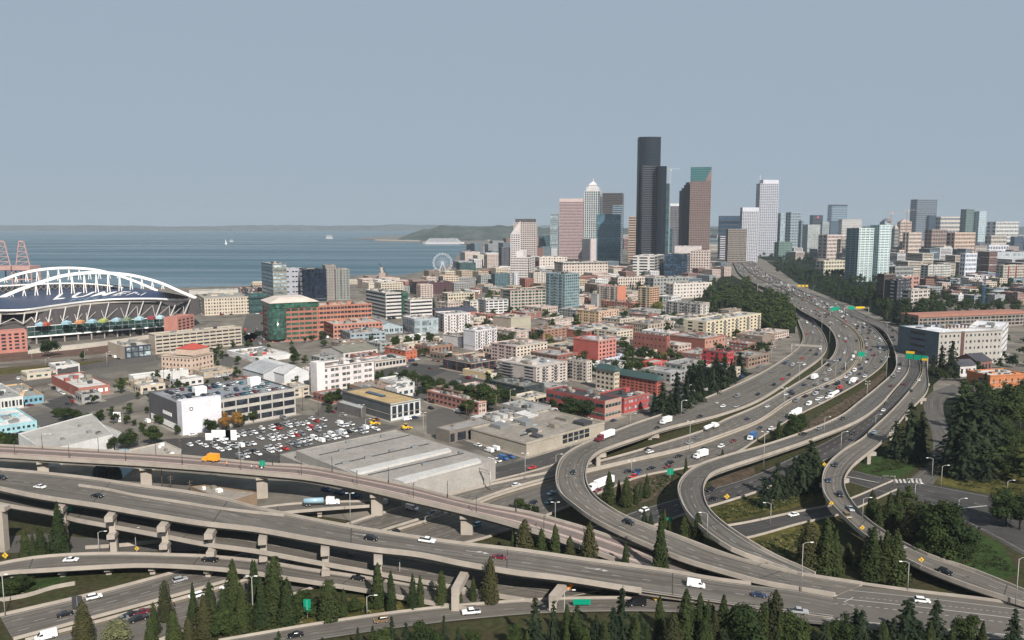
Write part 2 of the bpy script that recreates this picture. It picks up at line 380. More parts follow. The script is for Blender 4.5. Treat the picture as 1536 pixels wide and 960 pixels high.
    if lines:
        b = MB()
        def lane_line(fr, w, dash, m, off0=0):
            for i in range(n-1):
                if dash and (i+off0)%2: continue
                p0 = A[i].lerp(B[i],fr); p1 = A[i+1].lerp(B[i+1],fr)
                if dash: p1 = p0.lerp(p1, 0.6)
                s0 = sa[i]*(w/2); s1 = sa[i+1]*(w/2)
                q = [(p0+s0),(p0-s0),(p1-s1),(p1+s1)]; q = [(v.x,v.y,v.z+0.03) for v in q]
                a,c,d = Vector(q[0]),Vector(q[1]),Vector(q[2])
                if (c-a).cross(d-a).z < 0: q = q[::-1]
                b.face(q, m)
        e = 0.055
        lane_line(e, 0.18, False, YPAINT if yellow == 'L' else PAINT); b.build('edge_line', par, loc=-off); b = MB(); lane_line(1-e, 0.18, False, YPAINT if yellow == 'R' else PAINT)
        b.build('edge_line', par, loc=-off); b = MB()
        for k in range(1, lanes): lane_line(e+(1-2*e)*k/lanes, 0.16, True, PAINT, k)
        if b.v: b.build('lane_dashes', par, loc=-off)['kind'] = 'stuff'
    return R
def on_road(key, px, py):
    R = ROADS[key]; best = None
    for i in range(R.n-1):
        for t in (0,.5):
            a = R.A[i].lerp(R.A[i+1],t); q = R.B[i].lerp(R.B[i+1],t)
            for j in range(3,38):
                c = a.lerp(q, j/40); x, y = proj(c); d = (x-px)**2+(y-py)**2
                if best is None or d < best[0]: best = (d, i, t, j/40, c)
    d, i, t, fr, c = best
    h = (R.A[i+1].lerp(R.B[i+1],fr)-R.A[i].lerp(R.B[i],fr))
    return c, h, fr
def on_road_t(key, t, fr):
    R = ROADS[key]; x = t*(R.n-1); i = min(R.n-2,int(x)); k = x-i
    a = R.A[i].lerp(R.B[i],fr); q = R.A[i+1].lerp(R.B[i+1],fr)
    return a.lerp(q,k), q-a
# I-5 style freeway, from the far city down to the lower left of the picture
C1L = [(1190,452),(1198,484),(1205,505),(1201,518),(1188,531),(1136,563.6),(1026,611,2),(948,638,4),(907,654,6),(865,672,8),(844,687.6,9),(835,711,10),(836,730,10),(844,744,10),(862,759,10),(883,775,9),(922,796,8),(974,819,6.5),(1026,840,5),(1079,856,3.6),(1140,873,2.6),(1188,882,2.2),(1253,893,2)]
C1R = [(1196,452),(1222,484),(1235,502),(1240,520),(1232,536),(1200,560),(1136,602),(1081,622.5,2),(1000,643,4),(961,656,6),(922,669,7),(896,680,8.5),(882,695,10),(878,716,10),(882,732,10),(896,750,10),(922,768,9),(948,781,8),(1000,800,6.5),(1040,815,5),(1079,830,3.6),(1140,848,2.6),(1188,860,2.2),(1292,877,2)]
road('C1','freeway_flyover', C1L, C1R, 'long concrete flyover carrying the dark red lorry round a tight hairpin bend', 'flyover', 3, surf=ROADC, deck=2.0, piers=[.50,.535,.57,.60,.63,.66,.70,.74,.79,.84], z=1.0, bh=1.0)
C2L = [(1092,388,3),(1101,396,3),(1110,411,3),(1133,426,4),(1161,437,5),(1201,466,6),(1240,489,6),(1254,510,6),(1250,534,5),(1225,557,3),(1188,580,1),(1136,610,0.3),(1085,632,.1),(1065,643),(974,672),(886,696),(740,727),(700,737),(640,753),(560,775),(440,815),(300,850),(150,890),(0,925)]
C2R = [(1104,388,3),(1112,396,3),(1124,409,3),(1146,422,4),(1172,434,5),(1227,461,6),(1261,481.6,6),(1282,497,6),(1292,518,6),(1284,541,5),(1266,562,3),(1188,598,1),(1136,632,.3),(1085,652,.1),(1026,672),(948,690),(883,705),(805,722),(740,742),(700,757),(640,776),(560,801),(440,842),(300,884),(150,925),(20,960)]
road('C2','freeway', C2L, C2R, surf=ROADC, lanes=4, z=0.06, yellow='R')
C3L = [(1106,388,3),(1114,396,3),(1126,408.6,3),(1148,421.6,4),(1174,433,5),(1229,461,6),(1263,481.6,6),(1284.5,497,6),(1295,518,6),(1287,541.5,5),(1268,564,3),(1190,601,1),(1137,635,.3),(1087,655,.1),(1028,675),(950,693),(886,708),(810,726),(743,746),(703,762),(645,781),(565,806),(445,848),(305,890),(155,932),(40,962)]
C3R = [(1124,388,3),(1134,396,3),(1146,407,3),(1168,419,4),(1190,430,5),(1261,466,6),(1305,489,6),(1323.5,507.6,6),(1333,528,6),(1323.5,549,5),(1292,573,3),(1240,602,1),(1188,628,.3),(1136,660,.1),(1100,682),(1040,700),(960,716),(900,740),(830,770),(780,790),(720,810),(640,828),(560,850),(460,886),(330,930),(230,965)]
road('C3','freeway', C3L, C3R, surf=ROADC, lanes=5, z=0.09, yellow='L')
C4L = [(1205,440,5),(1258,463,6),(1297,481.6,6),(1323.5,494.6,6),(1336.5,513,6),(1344,536,5.5),(1342,557,5),(1318,580.5,5),(1290,603,5),(1261,625,5.5),(1214,646,6),(1140,671,7),(1091.5,684,8),(1052.5,697,9),(1029,712,10),(1018,730,10),(1021,749,10),(1034,773,9.5),(1065.5,803,8),(1102,826,6),(1140,840,4),(1175,853,2.5),(1205,864,2.1)]
C4R = [(1216,440,5),(1270,461,6),(1312,480,6),(1340,494,6),(1358,514,6),(1363,536,5.5),(1362,557,5),(1340,585,5),(1315,612,5),(1282,634,5.5),(1225,657,6),(1140,686,7),(1099,699,8),(1068,711,9),(1056,727,10),(1055,745,10),(1063,765,9.5),(1080,783,9),(1106,802,7.5),(1140,823,5.5),(1170,839,3.5),(1200,852,2.5),(1222,862,2.1)]
road('C4','loop_ramp', C4L, C4R, 'grey elevated ramp swinging round a tight loop beside the tall spruces', 'ramp', 2, surf=ASPH, deck=2.0, piers=[.42,.455,.49,.52,.56,.60,.66,.72], bh=1.0)
R9L = [(1364,540,5.2),(1364,557,4.8),(1343,586,4),(1318,613,3),(1285,636,2),(1240,662,1),(1180,690,.3),(1120,717),(1060,735),(1000,752),(960,764),(900,785),(860,800),(820,812)]
R9R = [(1378,535,5.2),(1380,560,4.8),(1363,586,4),(1334,617,3),(1300,648,2),(1250,685,1),(1200,710,.3),(1150,733),(1100,750),(1040,768),(985,788),(930,808),(890,822),(850,834)]
road('R9','slip_road', R9L, R9R, surf=ASPH_D, lanes=3, z=0.12, barrier=(0,1))
R10L = [(1365,500,6),(1380,526,5.5),(1383,560,5),(1364,588,5.5),(1338,617,6),(1305,648,7),(1295,658,7.4),(1261,680,8),(1240,701,8.5),(1234,721.5,8.5),(1237,742,8.5),(1250.6,760.5,8),(1271,781,7.5),(1300,806,7),(1340,830,6),(1381,851,5),(1448.5,878,4),(1536,907,3),(1620,935,2.5)]
R10R = [(1370,498,6),(1386,526,5.5),(1391,560,5),(1390,588,5.5),(1360,620,6),(1335,650,7),(1320,665.5,7.4),(1292,688,8),(1276.6,702,8.5),(1266,721,8.5),(1270,742,8.5),(1282,760,8),(1297.5,778,7.5),(1321,796,7),(1350,814,6),(1396,836,5),(1448.5,853,4),(1500,873,3.4),(1536,888,3),(1620,915,2.5)]
road('R10','exit_ramp', R10L, R10R, 'grey curving exit ramp with yellow chevron signs along its left parapet', 'ramp', 2, surf=ROADC, deck=1.8, piers=[.42,.50,.58,.66,.74,.82,.9], bh=1.0)
# lower crossing ground road under the loops (white car, 1190,772)
road('G1','underpass_road', [(1078,792),(1120,785),(1190,770),(1250,758),(1340,722)],[(1100,812),(1136,804),(1200,786),(1260,772),(1345,735)], surf=ASPH_D, lanes=1, z=0.05, lines=False, barrier=(1,1), bh=0.8)
# cross street at the right with crossing
road('G2','street', [(1268,702),(1320,715),(1380,724),(1440,735),(1536,752),(1640,772)],[(1268,722),(1330,740),(1400,758),(1450,785),(1500,812),(1580,860)], surf=ASPH_D, lanes=3, z=0.04, barrier=(0,0))
road('G3','street', [(1360,722),(1395,690),(1398,650),(1385,610),(1395,590),(1430,576)],[(1400,727),(1422,690),(1424,650),(1415,615),(1420,598),(1445,586)], surf=ASPH, lanes=2, z=0.07, barrier=(0,0), lines=False)
# viaducts at the bottom
R2L = [(-60,701,18),(0,705.5,18),(62,711,18),(135,719,18),(208,730,17.7),(283,740,17),(335,750,16.5),(387,764,16),(429,773,15.6),(528,792,14.5),(627,808,13),(692,817,11.5),(780,827,9.5),(870,840,7.5),(1000,858,4.5),(1079,871.5,3.2),(1140,879,2.4),(1188,884.5,2.1),(1250,896,2)]
R2R = [(-60,722,18),(0,733,18),(44,742.5,18),(88.5,750,18),(151,759.5,18),(240,775,17.5),(305,785.5,17),(380,794,16),(466,809,15),(562,824.6,14),(627,832,13),(692.5,845.4,11.5),(780,860,9.5),(839,867,8),(935,882,5.5),(1003,892,4.2),(1081,903,3),(1140,912,2.3),(1250,925,2)]
road('R2','viaduct', R2L, R2R, 'upper concrete viaduct crossing the foreground on hammerhead piers, white van on it', 'viaduct', 2, surf=ROADC, deck=2.0, piers=[], capf=1.25, barrier=((0,.93),(0,.84)), bh=1.05)
R3R = [(-60,745,10.9),(16,759.5,10.9),(81,771,10.7),(112,780,10.6),(156,788,10.4),(242,804,10),(310,817,9.6),(383,827,8.9),(468.5,843,7.4),(562,860,5.2),(656,877,3.6),(740,893,1.2),(800,903,0.6)]
R3L = [(-60,718,10.9),(16,732,10.9),(81,745,10.7),(112,752,10.6),(156,759,10.4),(242,775,10),(310,788,9.6),(383,800,8.9),(468.5,815,7.4),(562,832,5.2),(656,849,3.6),(760,864,1.2),(900,885,0.5)]
road('R3','lower_viaduct', R3L, R3R, 'lower concrete viaduct deck running in the shade beneath the upper viaduct', 'viaduct', 2, surf=ROADC, deck=1.7, piers=[], capf=1.1, bh=0.95)
R6L = [(-60,861,4.5),(0,847,4.5),(52,838,4.5),(117,833,4.5),(195,832,4.5),(260,834,4.5),(312,836,4.5),(400,845,4),(458,855,3.6),(562,870,2.5),(653,884,1.5),(735,898,.6)]
R6R = [(-60,876,4.5),(0,861,4.5),(65,856,4.5),(130,852,4.5),(208,848.5,4.5),(286,851,4.5),(365,858,4.5),(432,868,4),(497,878,3.2),(552,887,2.4),(620,900,1.5),(700,914,.6)]
road('R6','low_ramp', R6L, R6R, 'low curved concrete ramp under the viaducts carrying a white car and black pickup', 'ramp', 1, surf=ROADC, deck=1.5, piers=[.1,.19,.28,.37,.46,.55], bh=0.9)
R1L = [(330,962),(380,953.5),(479,936.6),(609,918),(726,906.6),(826,900),(922,898),(1000,899),(1078,903,1),(1140,912,1.6),(1260,930,1.7),(1400,942,1.7),(1560,958,1.7)]
R1R = [(440,966),(500,956),(606,940.5),(705,929),(780,922),(844,919),(930,917),(1000,918),(1104,922,1),(1200,930,1.6),(1318,942,1.7),(1422,951,1.7),(1570,966,1.7)]
road('R1','frontage_road', R1L, R1R, surf=ROADC, lanes=2, z=0.5, barrier=((0,.6),0), bh=0.8)
# merged carriageway lower right
tag(sheet('road_merge', [P(x,y,1.6) for x,y in [(1040,905),(1140,885),(1253,897),(1215,868),(1292,879),(1386,890),(1470,900),(1570,914),(1640,925),(1640,975),(1422,953),(1318,945),(1214,935),(1104,925)]], 1.6, ROADC), kind='structure')
# left-centre low ramp beside the rail viaduct
road('R4','low_ramp', [(330,772,4),(380,764,4),(440,757,4),(500,754,4),(560,753,3)],[(330,783,4),(380,775,4),(440,768,4),(500,763,4),(560,759,3)], 'short low concrete ramp behind the upper viaduct with a tanker lorry', 'ramp', 1, surf=ROADC, deck=1.2, piers=[.3,.7], bh=0.8, lines=False)
# roads by the warehouse
road('S1','street', [(948,634),(900,650),(860,665),(800,685),(740,700),(690,716)],[(930,655),(862,682),(838,695),(800,707),(740,722),(690,735)], surf=ASPH_D, lanes=2, z=0.05, barrier=(0,1), bh=0.8)
# ---------------- rail viaduct ----------------
LRL = [(-60,666,13),(0,669,13),(130,676,13),(260,684,13),(400,697,12.5),(458,700.6,12.3),(536,715,12),(614,730.5,11.5),(692,751,10.5),(740,761,10),(792,770,9),(844,784,7.5),(875,793,6),(940,815,3.5),(1000,834,1.5),(1080,857,-1),(1180,880,-3)]
LRR = [(-60,681,13),(0,683.5,13),(104,690,13),(208,696,13),(304,703,13),(408,712,12.5),(458,717,12.3),(536,731,12),(614,749,11.5),(692,767,10.5),(740,779,10),(805,798,8.5),(870,820,6),(922,839,4),(1000,866,1.5),(1060,885,-1),(1160,905,-3)]
TRACK = mat('track_slab', srgb(128,116,110,0.62), 0.9, 0.15, 0.3)
SLABM = mat('pale_track_slab', srgb(188,174,166,0.66), .9, .12, .4)
RAILM = mat('rail_steel', srgb(146,116,106,0.66), 0.5, 0.1, 1)
R = road('LR','rail_viaduct', LRL, LRR, 'light rail viaduct with twin tracks on tall single piers crossing mid picture', 'viaduct', 1, surf=TRACK, deck=2.3, piers=[], pierw=3.0, lines=False, bh=1.0)
off = Vector(R.root.location); b = MB()
for fr in (.19,.31,.66,.79):
    for i in range(R.n-1):
        p, q = R.A[i].lerp(R.B[i],fr), R.A[i+1].lerp(R.B[i+1],fr); p.z += .12; q.z += .12; b.beam(p, q, .15, .16, RAILM)
b.build('rail', R.root, loc=-off)
for fr in (.25,.725):
    b = MB()
    A_ = [R.A[i].lerp(R.B[i],fr-.09) for i in range(R.n)]; B_ = [R.A[i].lerp(R.B[i],fr+.09) for i in range(R.n)]
    strip(b, A_, B_, SLABM, .05); b.build('track_slab', R.root, loc=-off)

def nearest_i(line, px): return min(range(len(line)), key=lambda i: abs(proj(line[i])[0]-px))
# tall wall piers of the rail viaduct
for px in (58,218,395,562,701,775):
    i = nearest_i(R.B, px); a, q = R.A[i], R.B[i]; c = a.lerp(q,.55); d = (a-q); w = d.length; ang = atan2(d.y,d.x); b = MB(); b.box((c.x,c.y,(c.z-2.3)/2-.5),(w*.34,4.6,c.z-2.3+1),CONC,ang); b.box((c.x,c.y,c.z-2.9),(w*.6,4.9,1.2),CONC,ang); b.build('pier', R.root, loc=-off)
# hammerhead piers carrying both decks of the viaducts
R2_, R3_ = ROADS['R2'], ROADS['R3']; off = Vector(R2_.root.location)
for px in (96,164,251,313,386,480,575):
    i = nearest_i(R2_.B, px); a, q = R2_.A[i], R2_.B[i]; d = (a-q); w = d.length; d.normalize(); ang = atan2(d.y,d.x); c = q+d*.8; zt = c.z-2.0; b = MB()
    m_ = q+d*(w*.35); b.box((m_.x,m_.y,zt-.75),(w*.9+3,2.8,2.0),CONC,ang); b.box((c.x,c.y,zt/2-1),(2.3,2.2,zt),CONC,ang)
    k = min(range(R3_.n), key=lambda j: (R3_.B[j].xy-c.xy).length); z3 = R3_.B[k].z-1.7; m2 = q+d*(w*.22)
    if z3 > 2.5: b.box((m2.x,m2.y,z3-.6),(w*.55+3,2.7,1.7),CONC,ang)
    b.build('pier', R2_.root, loc=-off)
for px in (330,520):
    i = nearest_i(R2_.A, px); a, q = R2_.A[i], R2_.B[i]; d = (a-q).normalized(); c = a-d*2; b = MB(); b.box((c.x,c.y,(c.z-2)/2-.5),(2.2,2.2,c.z-1),CONC,atan2(d.y,d.x)); b.build('pier', R2_.root, loc=-off)
ln = smooth([P(x,y,z) for x,y,z in ((119,729,18),(160,735,17.9),(200,743.5,17.6),(262,753,17.2),(325,763,16.6),(377,769,16.1),(427,774,15.6))],40); b = MB(); wall_line(b, ln, [Vector((0,-1,0))]*40, .6, 0, .9, CONC); b.build('median_barrier', R2_.root, loc=-off)
# ---------------- building kit ----------------
LANDM = []; NEARN = {}; BALC = [.25]; BALM = wallmat((150,146,142))
def short(l):
    for k in (' with ',' beside ',' in front',' behind ',' at ',' on ',' near ',' below ',' above ',' facing ',' by ',' next to ',' between ',' seen ',' right of ',' left of ',' under ',' among ',' against ',' west ',' attached ',' half ',' touching ',' leaning '):
        if k in l: l = l.split(k)[0]
    return l
def near_label(what, x, y):      # names a lesser thing by the landmark it stands next to
    d, l = min(((x-a)**2+(y-b_)**2, l) for l, a, b_ in LANDM); k = (what, l); NEARN[k] = NEARN.get(k, 0)+1; i = NEARN[k]-1
    w = what if i == 0 else '%s %s' % (['another','third','fourth','fifth','sixth','seventh','eighth','ninth','tenth','eleventh','twelfth','thirteenth','fourteenth','fifteenth','sixteenth','seventeenth','eighteenth','nineteenth','twentieth','further'][min(i-1,19)], what)
    return ' '.join(('%s beside the %s' % (w, l)).split()[:16])
UNIT = {}
PAVE = mat('pavement_concrete', srgb(168,160,148,.6), .9, .15, .4, scale2=.08)
def unit(m):
    if m.name not in UNIT:
        b = MB(); b.box((0,0,0),(1,1,1),m); UNIT[m.name] = b.data('pane_'+m.name)
    return UNIT[m.name]
FOOT = []          # footprints already used (list of convex point lists)
def dirv(az): a = radians(az); return Vector((sin(a), cos(a), 0))
def reach(N, d, px, z, lo=3, hi=230, dflt=None):
    x = (px-CX)/F; den = d.x-x*d.y*cp
    s = (x*(N.y*cp-(z-CZ)*sp)-N.x)/den if abs(den) > 1e-6 else -1
    if s <= 0 or s > hi: return dflt or hi
    return max(lo, s)
def face_windows(root, O, d, nrm, L, z0, z1, rows, cols, win, style, wf=.58, hf=.52, cap=None, name='window', ribs=0, ribm=None, edge=.5, out=.06):
    """windows on one face; O = face start relative to root"""
    ang = atan2(d.y, d.x); H = (z1-z0)/rows; n = 0; extra = None
    if style == 'row':
        for r in range(rows):
            c = O+d*(L/2)+nrm*out; zc = z0+H*(r+.5)
            link('window_row', unit(win), root, (c.x,c.y,zc), ang, (L-2*edge, .12, H*hf))
        for k in range(ribs+1 if ribs else 0):
            c = O+d*(edge+(L-2*edge)*k/ribs)+nrm*(out+.07)
            link('pilaster', unit(ribm), root, (c.x,c.y,(z0+z1)/2), ang, (max(.5,L/ribs*.32), .3, (z1-z0)))
        return
    W_ = (L-2*edge)/cols; pat = random.randrange(3); bal = cap is not None and L > 14 and H < 5 and O.length < 900 and random.random() < BALC[0]
    for r in range(rows):
        for k in range(cols):
            sh = (.13 if k%2 else -.13)*W_ if pat == 1 else 0; wf_ = wf*(1.25 if k%2 else .75) if pat == 2 else wf
            c = O+d*(edge+W_*(k+.5)+sh)+nrm*out; zc = z0+H*(r+.5)
            n += 1
            if bal and k%3 == 1 and r > 0: cb = c+nrm*.55; link('balcony', unit(BALM), root, (cb.x,cb.y,zc-H*.30), ang, (W_*.85,1.2,H*.22))
            if cap is not None and cap[0] >= 100:
                if cap[1] is None: cap[1] = MB()
                cap[1].box((c.x,c.y,zc),(W_*wf_,.12,H*hf),win,ang)
            else:
                link(name, unit(win), root, (c.x,c.y,zc), ang, (W_*wf_,.12,H*hf))
                if cap is not None: cap[0] += 1
def bld(reg, xl, xn, xr, yb, yt, label, rgb, rgbR=None, az=46, fl=4, wl=6, wr=4, style='punch', win=WIN, roof=(150,148,144), dl=None, dr=None,
        cat='building', name='office_building', units=3, z0=0.0, zb=None, ribs=0, wf=.58, hf=.5, parapet=.9, group=None, k=.74, base=None, sl=None, sr=None, ribm=None, top=.6, foot=True, winR=None, seed=None, px=False):
    xn_, yb_ = U(reg, xn, yb); yt_ = U(reg, xn, yt)[1]
    random.seed(seed if seed is not None else int(xn_*7+yb_*13))
    N = P(xn_, yb_, z0); H = height_at(N, yt_)
    dR, dL = dirv(az), dirv(az-90)
    LL = dl if dl else reach(N, dL, U(reg,xl,0)[0], H, dflt=30); LR = dr if dr else reach(N, dR, U(reg,xr,0)[0], H, dflt=30)
    return box_building(N, dR, dL, LR, LL, H, label, rgb, rgbR, fl, wl, wr, style, win, roof, cat, name, units, z0, ribs, wf, hf, parapet, group, k, base, sl, sr, ribm, top, foot, winR)
def box_building(N, dR, dL, LR, LL, H, label, rgb, rgbR=None, fl=4, wl=6, wr=4, style='punch', win=WIN, roof=(150,148,144), cat='building', name='office_building', units=3, z0=0.0, ribs=0, wf=.58, hf=.5, parapet=.9, group=None, k=.74, base=None, sl=None, sr=None, ribm=None, top=.6, foot=True, winR=None):
    root = empty(name, (N.x, N.y, z0)); tag(root, label, cat, group)
    if not group: cc_ = N+(dR*LR+dL*LL)/2; LANDM.append((short(label), cc_.x, cc_.y))
    h = H-z0; O = Vector((0,0,0)); c = [O, dR*LR, dR*LR+dL*LL, dL*LL]
    if foot: FOOT.append([(N.x+p.x, N.y+p.y) for p in c])
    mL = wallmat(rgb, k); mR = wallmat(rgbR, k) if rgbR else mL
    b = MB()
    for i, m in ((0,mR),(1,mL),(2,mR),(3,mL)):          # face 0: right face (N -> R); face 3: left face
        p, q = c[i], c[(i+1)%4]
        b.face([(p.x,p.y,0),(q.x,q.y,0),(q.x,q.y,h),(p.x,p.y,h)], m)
    ctr = (dR*LR+dL*LL)/2; pw = .45
    inn = []
    for p in c:
        v = p-ctr; r = v.dot(dR); l = v.dot(dL); inn.append(ctr+dR*(r-math.copysign(pw,r))+dL*(l-math.copysign(pw,l)))
    for i in range(4):
        p, q, pi_, qi = c[i], c[(i+1)%4], inn[i], inn[(i+1)%4]
        b.face([(p.x,p.y,h),(q.x,q.y,h),(qi.x,qi.y,h),(pi_.x,pi_.y,h)], mL)
        b.face([(pi_.x,pi_.y,h),(qi.x,qi.y,h),(qi.x,qi.y,h-parapet),(pi_.x,pi_.y,h-parapet)], mL)
    b.build('wall', root)
    rm = mat('roof_%02x%02x%02x' % tuple(roof), srgb(*roof,.70), .9, .22, .08, .15, scale2=.3)
    b = MB(); b.face([(p.x,p.y,h-parapet) for p in inn], rm); rf = b.build('roof', root)
    near = N.y < 1300; rz = atan2(dR.y,dR.x)
    if near and z0 == 0:       # pavement with kerb round the building
        b = MB(); w_ = 2.6; q = [-dR*w_-dL*w_, dR*(LR+w_)-dL*w_, dR*(LR+w_)+dL*(LL+w_), -dR*w_+dL*(LL+w_)]; b.prism([(p.x,p.y) for p in q], -.1, .14, PAVE); b.build('pavement', root)
    BALC[0] = .55 if 'apartment' in name and near else 0
    if near and h > 9 and random.random() < .5:
        for d, L, nr in ((dR,LR,-dL),(dL,LL,-dR)):
            cc = d*(L/2)+nr*.1; link('string_course', unit(CONC), root, (cc.x,cc.y,4.1), atan2(d.y,d.x), (L+.2,.24,.35))
    if near and h > 7 and random.random() < .7:
        for d, L, nr in ((dR,LR,-dL),(dL,LL,-dR)):
            cc = d*(L/2)+nr*.16; link('cornice', unit(random.choice([CONC,mL,CONC_D])), root, (cc.x,cc.y,h-parapet*.5-.25), atan2(d.y,d.x), (L+.5,.34,.55))
    if near and units and min(LR,LL) > 12:
        for _ in range(2):
            a = random.uniform(.2,.7)*LR; e = random.uniform(.2,.7)*LL; p = dR*a+dL*e; ln = random.uniform(.15,.3)*LR
            link('roof_duct', unit(random.choice([STEEL,CONC,DSTEEL])), root, (p.x,p.y,h-parapet+.35), rz, (ln,.7,.7))
        for _ in range(2):
            a = random.uniform(.2,.8)*LR; e = random.uniform(.2,.8)*LL; p = dR*a+dL*e; s = random.uniform(1.5,4)
            link('roof_hatch', unit(random.choice([WIN_L,DSTEEL,WHITE])), root, (p.x,p.y,h-parapet+.15), rz, (s,s*.7,.3))
    if units and not group: units = units*2+2
    for _ in range(units):
        a = random.uniform(.12,.88)*LR; e = random.uniform(.15,.85)*LL; s = random.uniform(.05,.16)*min(LR,LL)+.8; t = random.uniform(.6,1.4)*s; hh = random.uniform(1.0,2.6)
        p = dR*a+dL*e; b = MB()
        b.box((p.x,p.y,h-parapet+hh/2),(s,t,hh), random.choice([STEEL,STEEL,CONC_D,CONC,wallmat(rgb,k),DSTEEL]), atan2(dR.y,dR.x)); b.build('roof_unit', root)
    cap = [0, None]
    zt = h-top-.3; zb_ = .8
    if base:
        bm = base
        for d, L, nr in ((dR,LR,-dL),(dL,LL,-dR)):
            cc = d*(L/2)+nr*.05; link('shopfront', unit(bm), root, (cc.x,cc.y,1.9), atan2(d.y,d.x), (L-1,.14,2.6))
        zb_ = 4.0
    stR = sr or style; stL = sl or style
    if stR != 'none': face_windows(root, O, dR, -dL, LR, zb_, zt, fl, max(1,wr), winR or win, stR, wf, hf, cap, ribs=(max(1,wr) if ribs else 0), ribm=ribm or mR)
    if stL != 'none': face_windows(root, O, dL, -dR, LL, zb_, zt, fl, max(1,wl), win, stL, wf, hf, cap, ribs=(max(1,wl) if ribs else 0), ribm=ribm or mL)
    if cap[1]:
        o = cap[1].build('window_grid', root); o['kind'] = 'stuff'
    root['_dims'] = 0; del root['_dims']
    return root, N, dR, dL, LR, LL, H
def polyb(pts, h, label, rgb, roof=(168,164,158), cat='building', name='warehouse', k=.7, parapet=.6, vents=4, z0=0, group=None, bays=None):
    """building from its roof outline measured in the photo at height h"""
    q = [P(x,y,h) for x,y in pts]; c = sum((Vector((p.x,p.y,0)) for p in q), Vector())/len(q)
    root = empty(name, (c.x,c.y,z0)); tag(root, label, cat, group)
    LANDM.append((short(label), c.x, c.y))
    if bays:
        p, r_ = q[bays[0]]-c, q[bays[1]]-c; d_ = Vector((r_.x-p.x,r_.y-p.y,0)); Lb = d_.length; d_.normalize(); nb_ = Vector((d_.y,-d_.x,0)); nb_ = nb_ if nb_.y < 0 else -nb_
        face_windows(root, Vector((p.x,p.y,0)), d_, nb_, Lb, .3, h-1.6, 1, bays[2], WIN, 'punch', .72, .9)
    l = [(p.x-c.x,p.y-c.y) for p in q]; n = len(l)
    if sum(l[i][0]*l[(i+1)%n][1]-l[(i+1)%n][0]*l[i][1] for i in range(n)) < 0: l = l[::-1]
    FOOT.append([(p.x,p.y) for p in q])
    b = MB(); wm_ = wallmat(rgb,k)
    inn = [(x-math.copysign(min(.5,abs(x)*.1),x), y-math.copysign(min(.5,abs(y)*.1),y)) for x,y in l]
    for i in range(n):
        p, r = l[i], l[(i+1)%n]; pi_, ri = inn[i], inn[(i+1)%n]
        b.face([(*p,0),(*r,0),(*r,h-z0),(*p,h-z0)], wm_); b.face([(*p,h-z0),(*r,h-z0),(*ri,h-z0),(*pi_,h-z0)], wm_)
        b.face([(*pi_,h-z0),(*ri,h-z0),(*ri,h-z0-parapet),(*pi_,h-z0-parapet)], wm_)
    b.build('wall', root)
    rm = mat('roof_%02x%02x%02x' % tuple(roof), srgb(*roof,.68), .9, .16, .08, .15, scale2=.5)
    b = MB(); v = [(x,y,h-z0-parapet) for x,y in inn]; b.mesh(v, tris(v), rm); b.build('roof', root)
    random.seed(int(pts[0][0]*3)); xs = [p[0] for p in l]; ys = [p[1] for p in l]
    for _ in range(vents):
        i = random.randrange(n); t = random.uniform(.2,.75); x, y = l[i][0]*t, l[i][1]*t
        b = MB(); s = random.uniform(1,2.2); b.box((x,y,h-z0-parapet+.6),(s,s*1.3,1.2),random.choice([STEEL,CONC_D,WHITE]),.8); b.build('roof_unit', root)
    return root
# ---------------- buildings, left and centre ----------------
RB = (166,88,72)
r_ = bld('A', 855,897,1390,812,698, 'long beige multi-storey parking garage in front of the stadium', (196,182,160), fl=5, wl=1, wr=13, hf=.42, wf=.86, name='parking_garage', cat='parking garage', roof=(182,176,166), sl='none', units=2)  # window panes here are dark stand-ins for the open parking bays
r_ = bld('A', 620,722,868,840,768, 'beige building with a dark panel of white framed boards beside the rail yard', (190,172,150), (52,58,78), fl=2, wl=1, wr=4, sl='none', win=WIN_L, wf=.8, hf=.78, name='commercial_building', roof=(205,200,194), units=6)
r_ = bld('A', 928,1105,1228,930,828, 'cream stone station-like building with a red tiled roof', (214,184,162), az=20, fl=3, wl=8, wr=6, hf=.4, wf=.34, name='stone_building', roof=(170,160,148), units=0)
# its upper storey with the red hipped roof
root, N, dR, dL, LR, LL, H = r_
b = MB(); o0 = dR*6+dL*2; a1, a2 = LR-8 if LR > 20 else 20, LL*.62
up = [o0, o0+dR*a1, o0+dR*a1+dL*a2, o0+dL*a2]; b.prism([(p.x,p.y) for p in up], H, H+5, wallmat((214,184,162))); b.build('upper_storey', root)
RED = mat('red_tile', srgb(188,84,72,.7), .8, .15, .5)
c0 = o0+dR*(a1/2)+dL*(a2/2); e1 = c0-dR*(a1/2-a2/2); e2 = c0+dR*(a1/2-a2/2); u4 = [p+(p-c0)*.05 for p in up]
b = MB(); z1, z2 = H+5.02, H+9
V = [(p.x,p.y,z1) for p in u4]+[(e1.x,e1.y,z2),(e2.x,e2.y,z2)]
b.mesh(V, [(3,0,4),(0,1,5,4),(1,2,5),(2,3,4,5)], RED); b.build('roof', root)
bld('G', 740,770,1085,172,132, 'long low white shed below the cream station building', (214,212,208), fl=1, wl=1, wr=6, style='none', name='shed', roof=(216,214,210), units=1)
bld('G', 295,455,632,256,200, 'red brick warehouse with a pale flat roof and white loading doors', (168,92,80), (180,112,98), fl=1, wl=2, wr=5, sl='none', win=WHITE, hf=.5, wf=.6, name='brick_warehouse', roof=(212,208,202), units=4)
bld('G', -40,2,132,332,262, 'white and black fronted warehouse with ridged roof at the left edge', (214,212,206), fl=1, wl=2, wr=6, dl=60, name='warehouse', roof=(160,160,156), units=3, hf=.6)
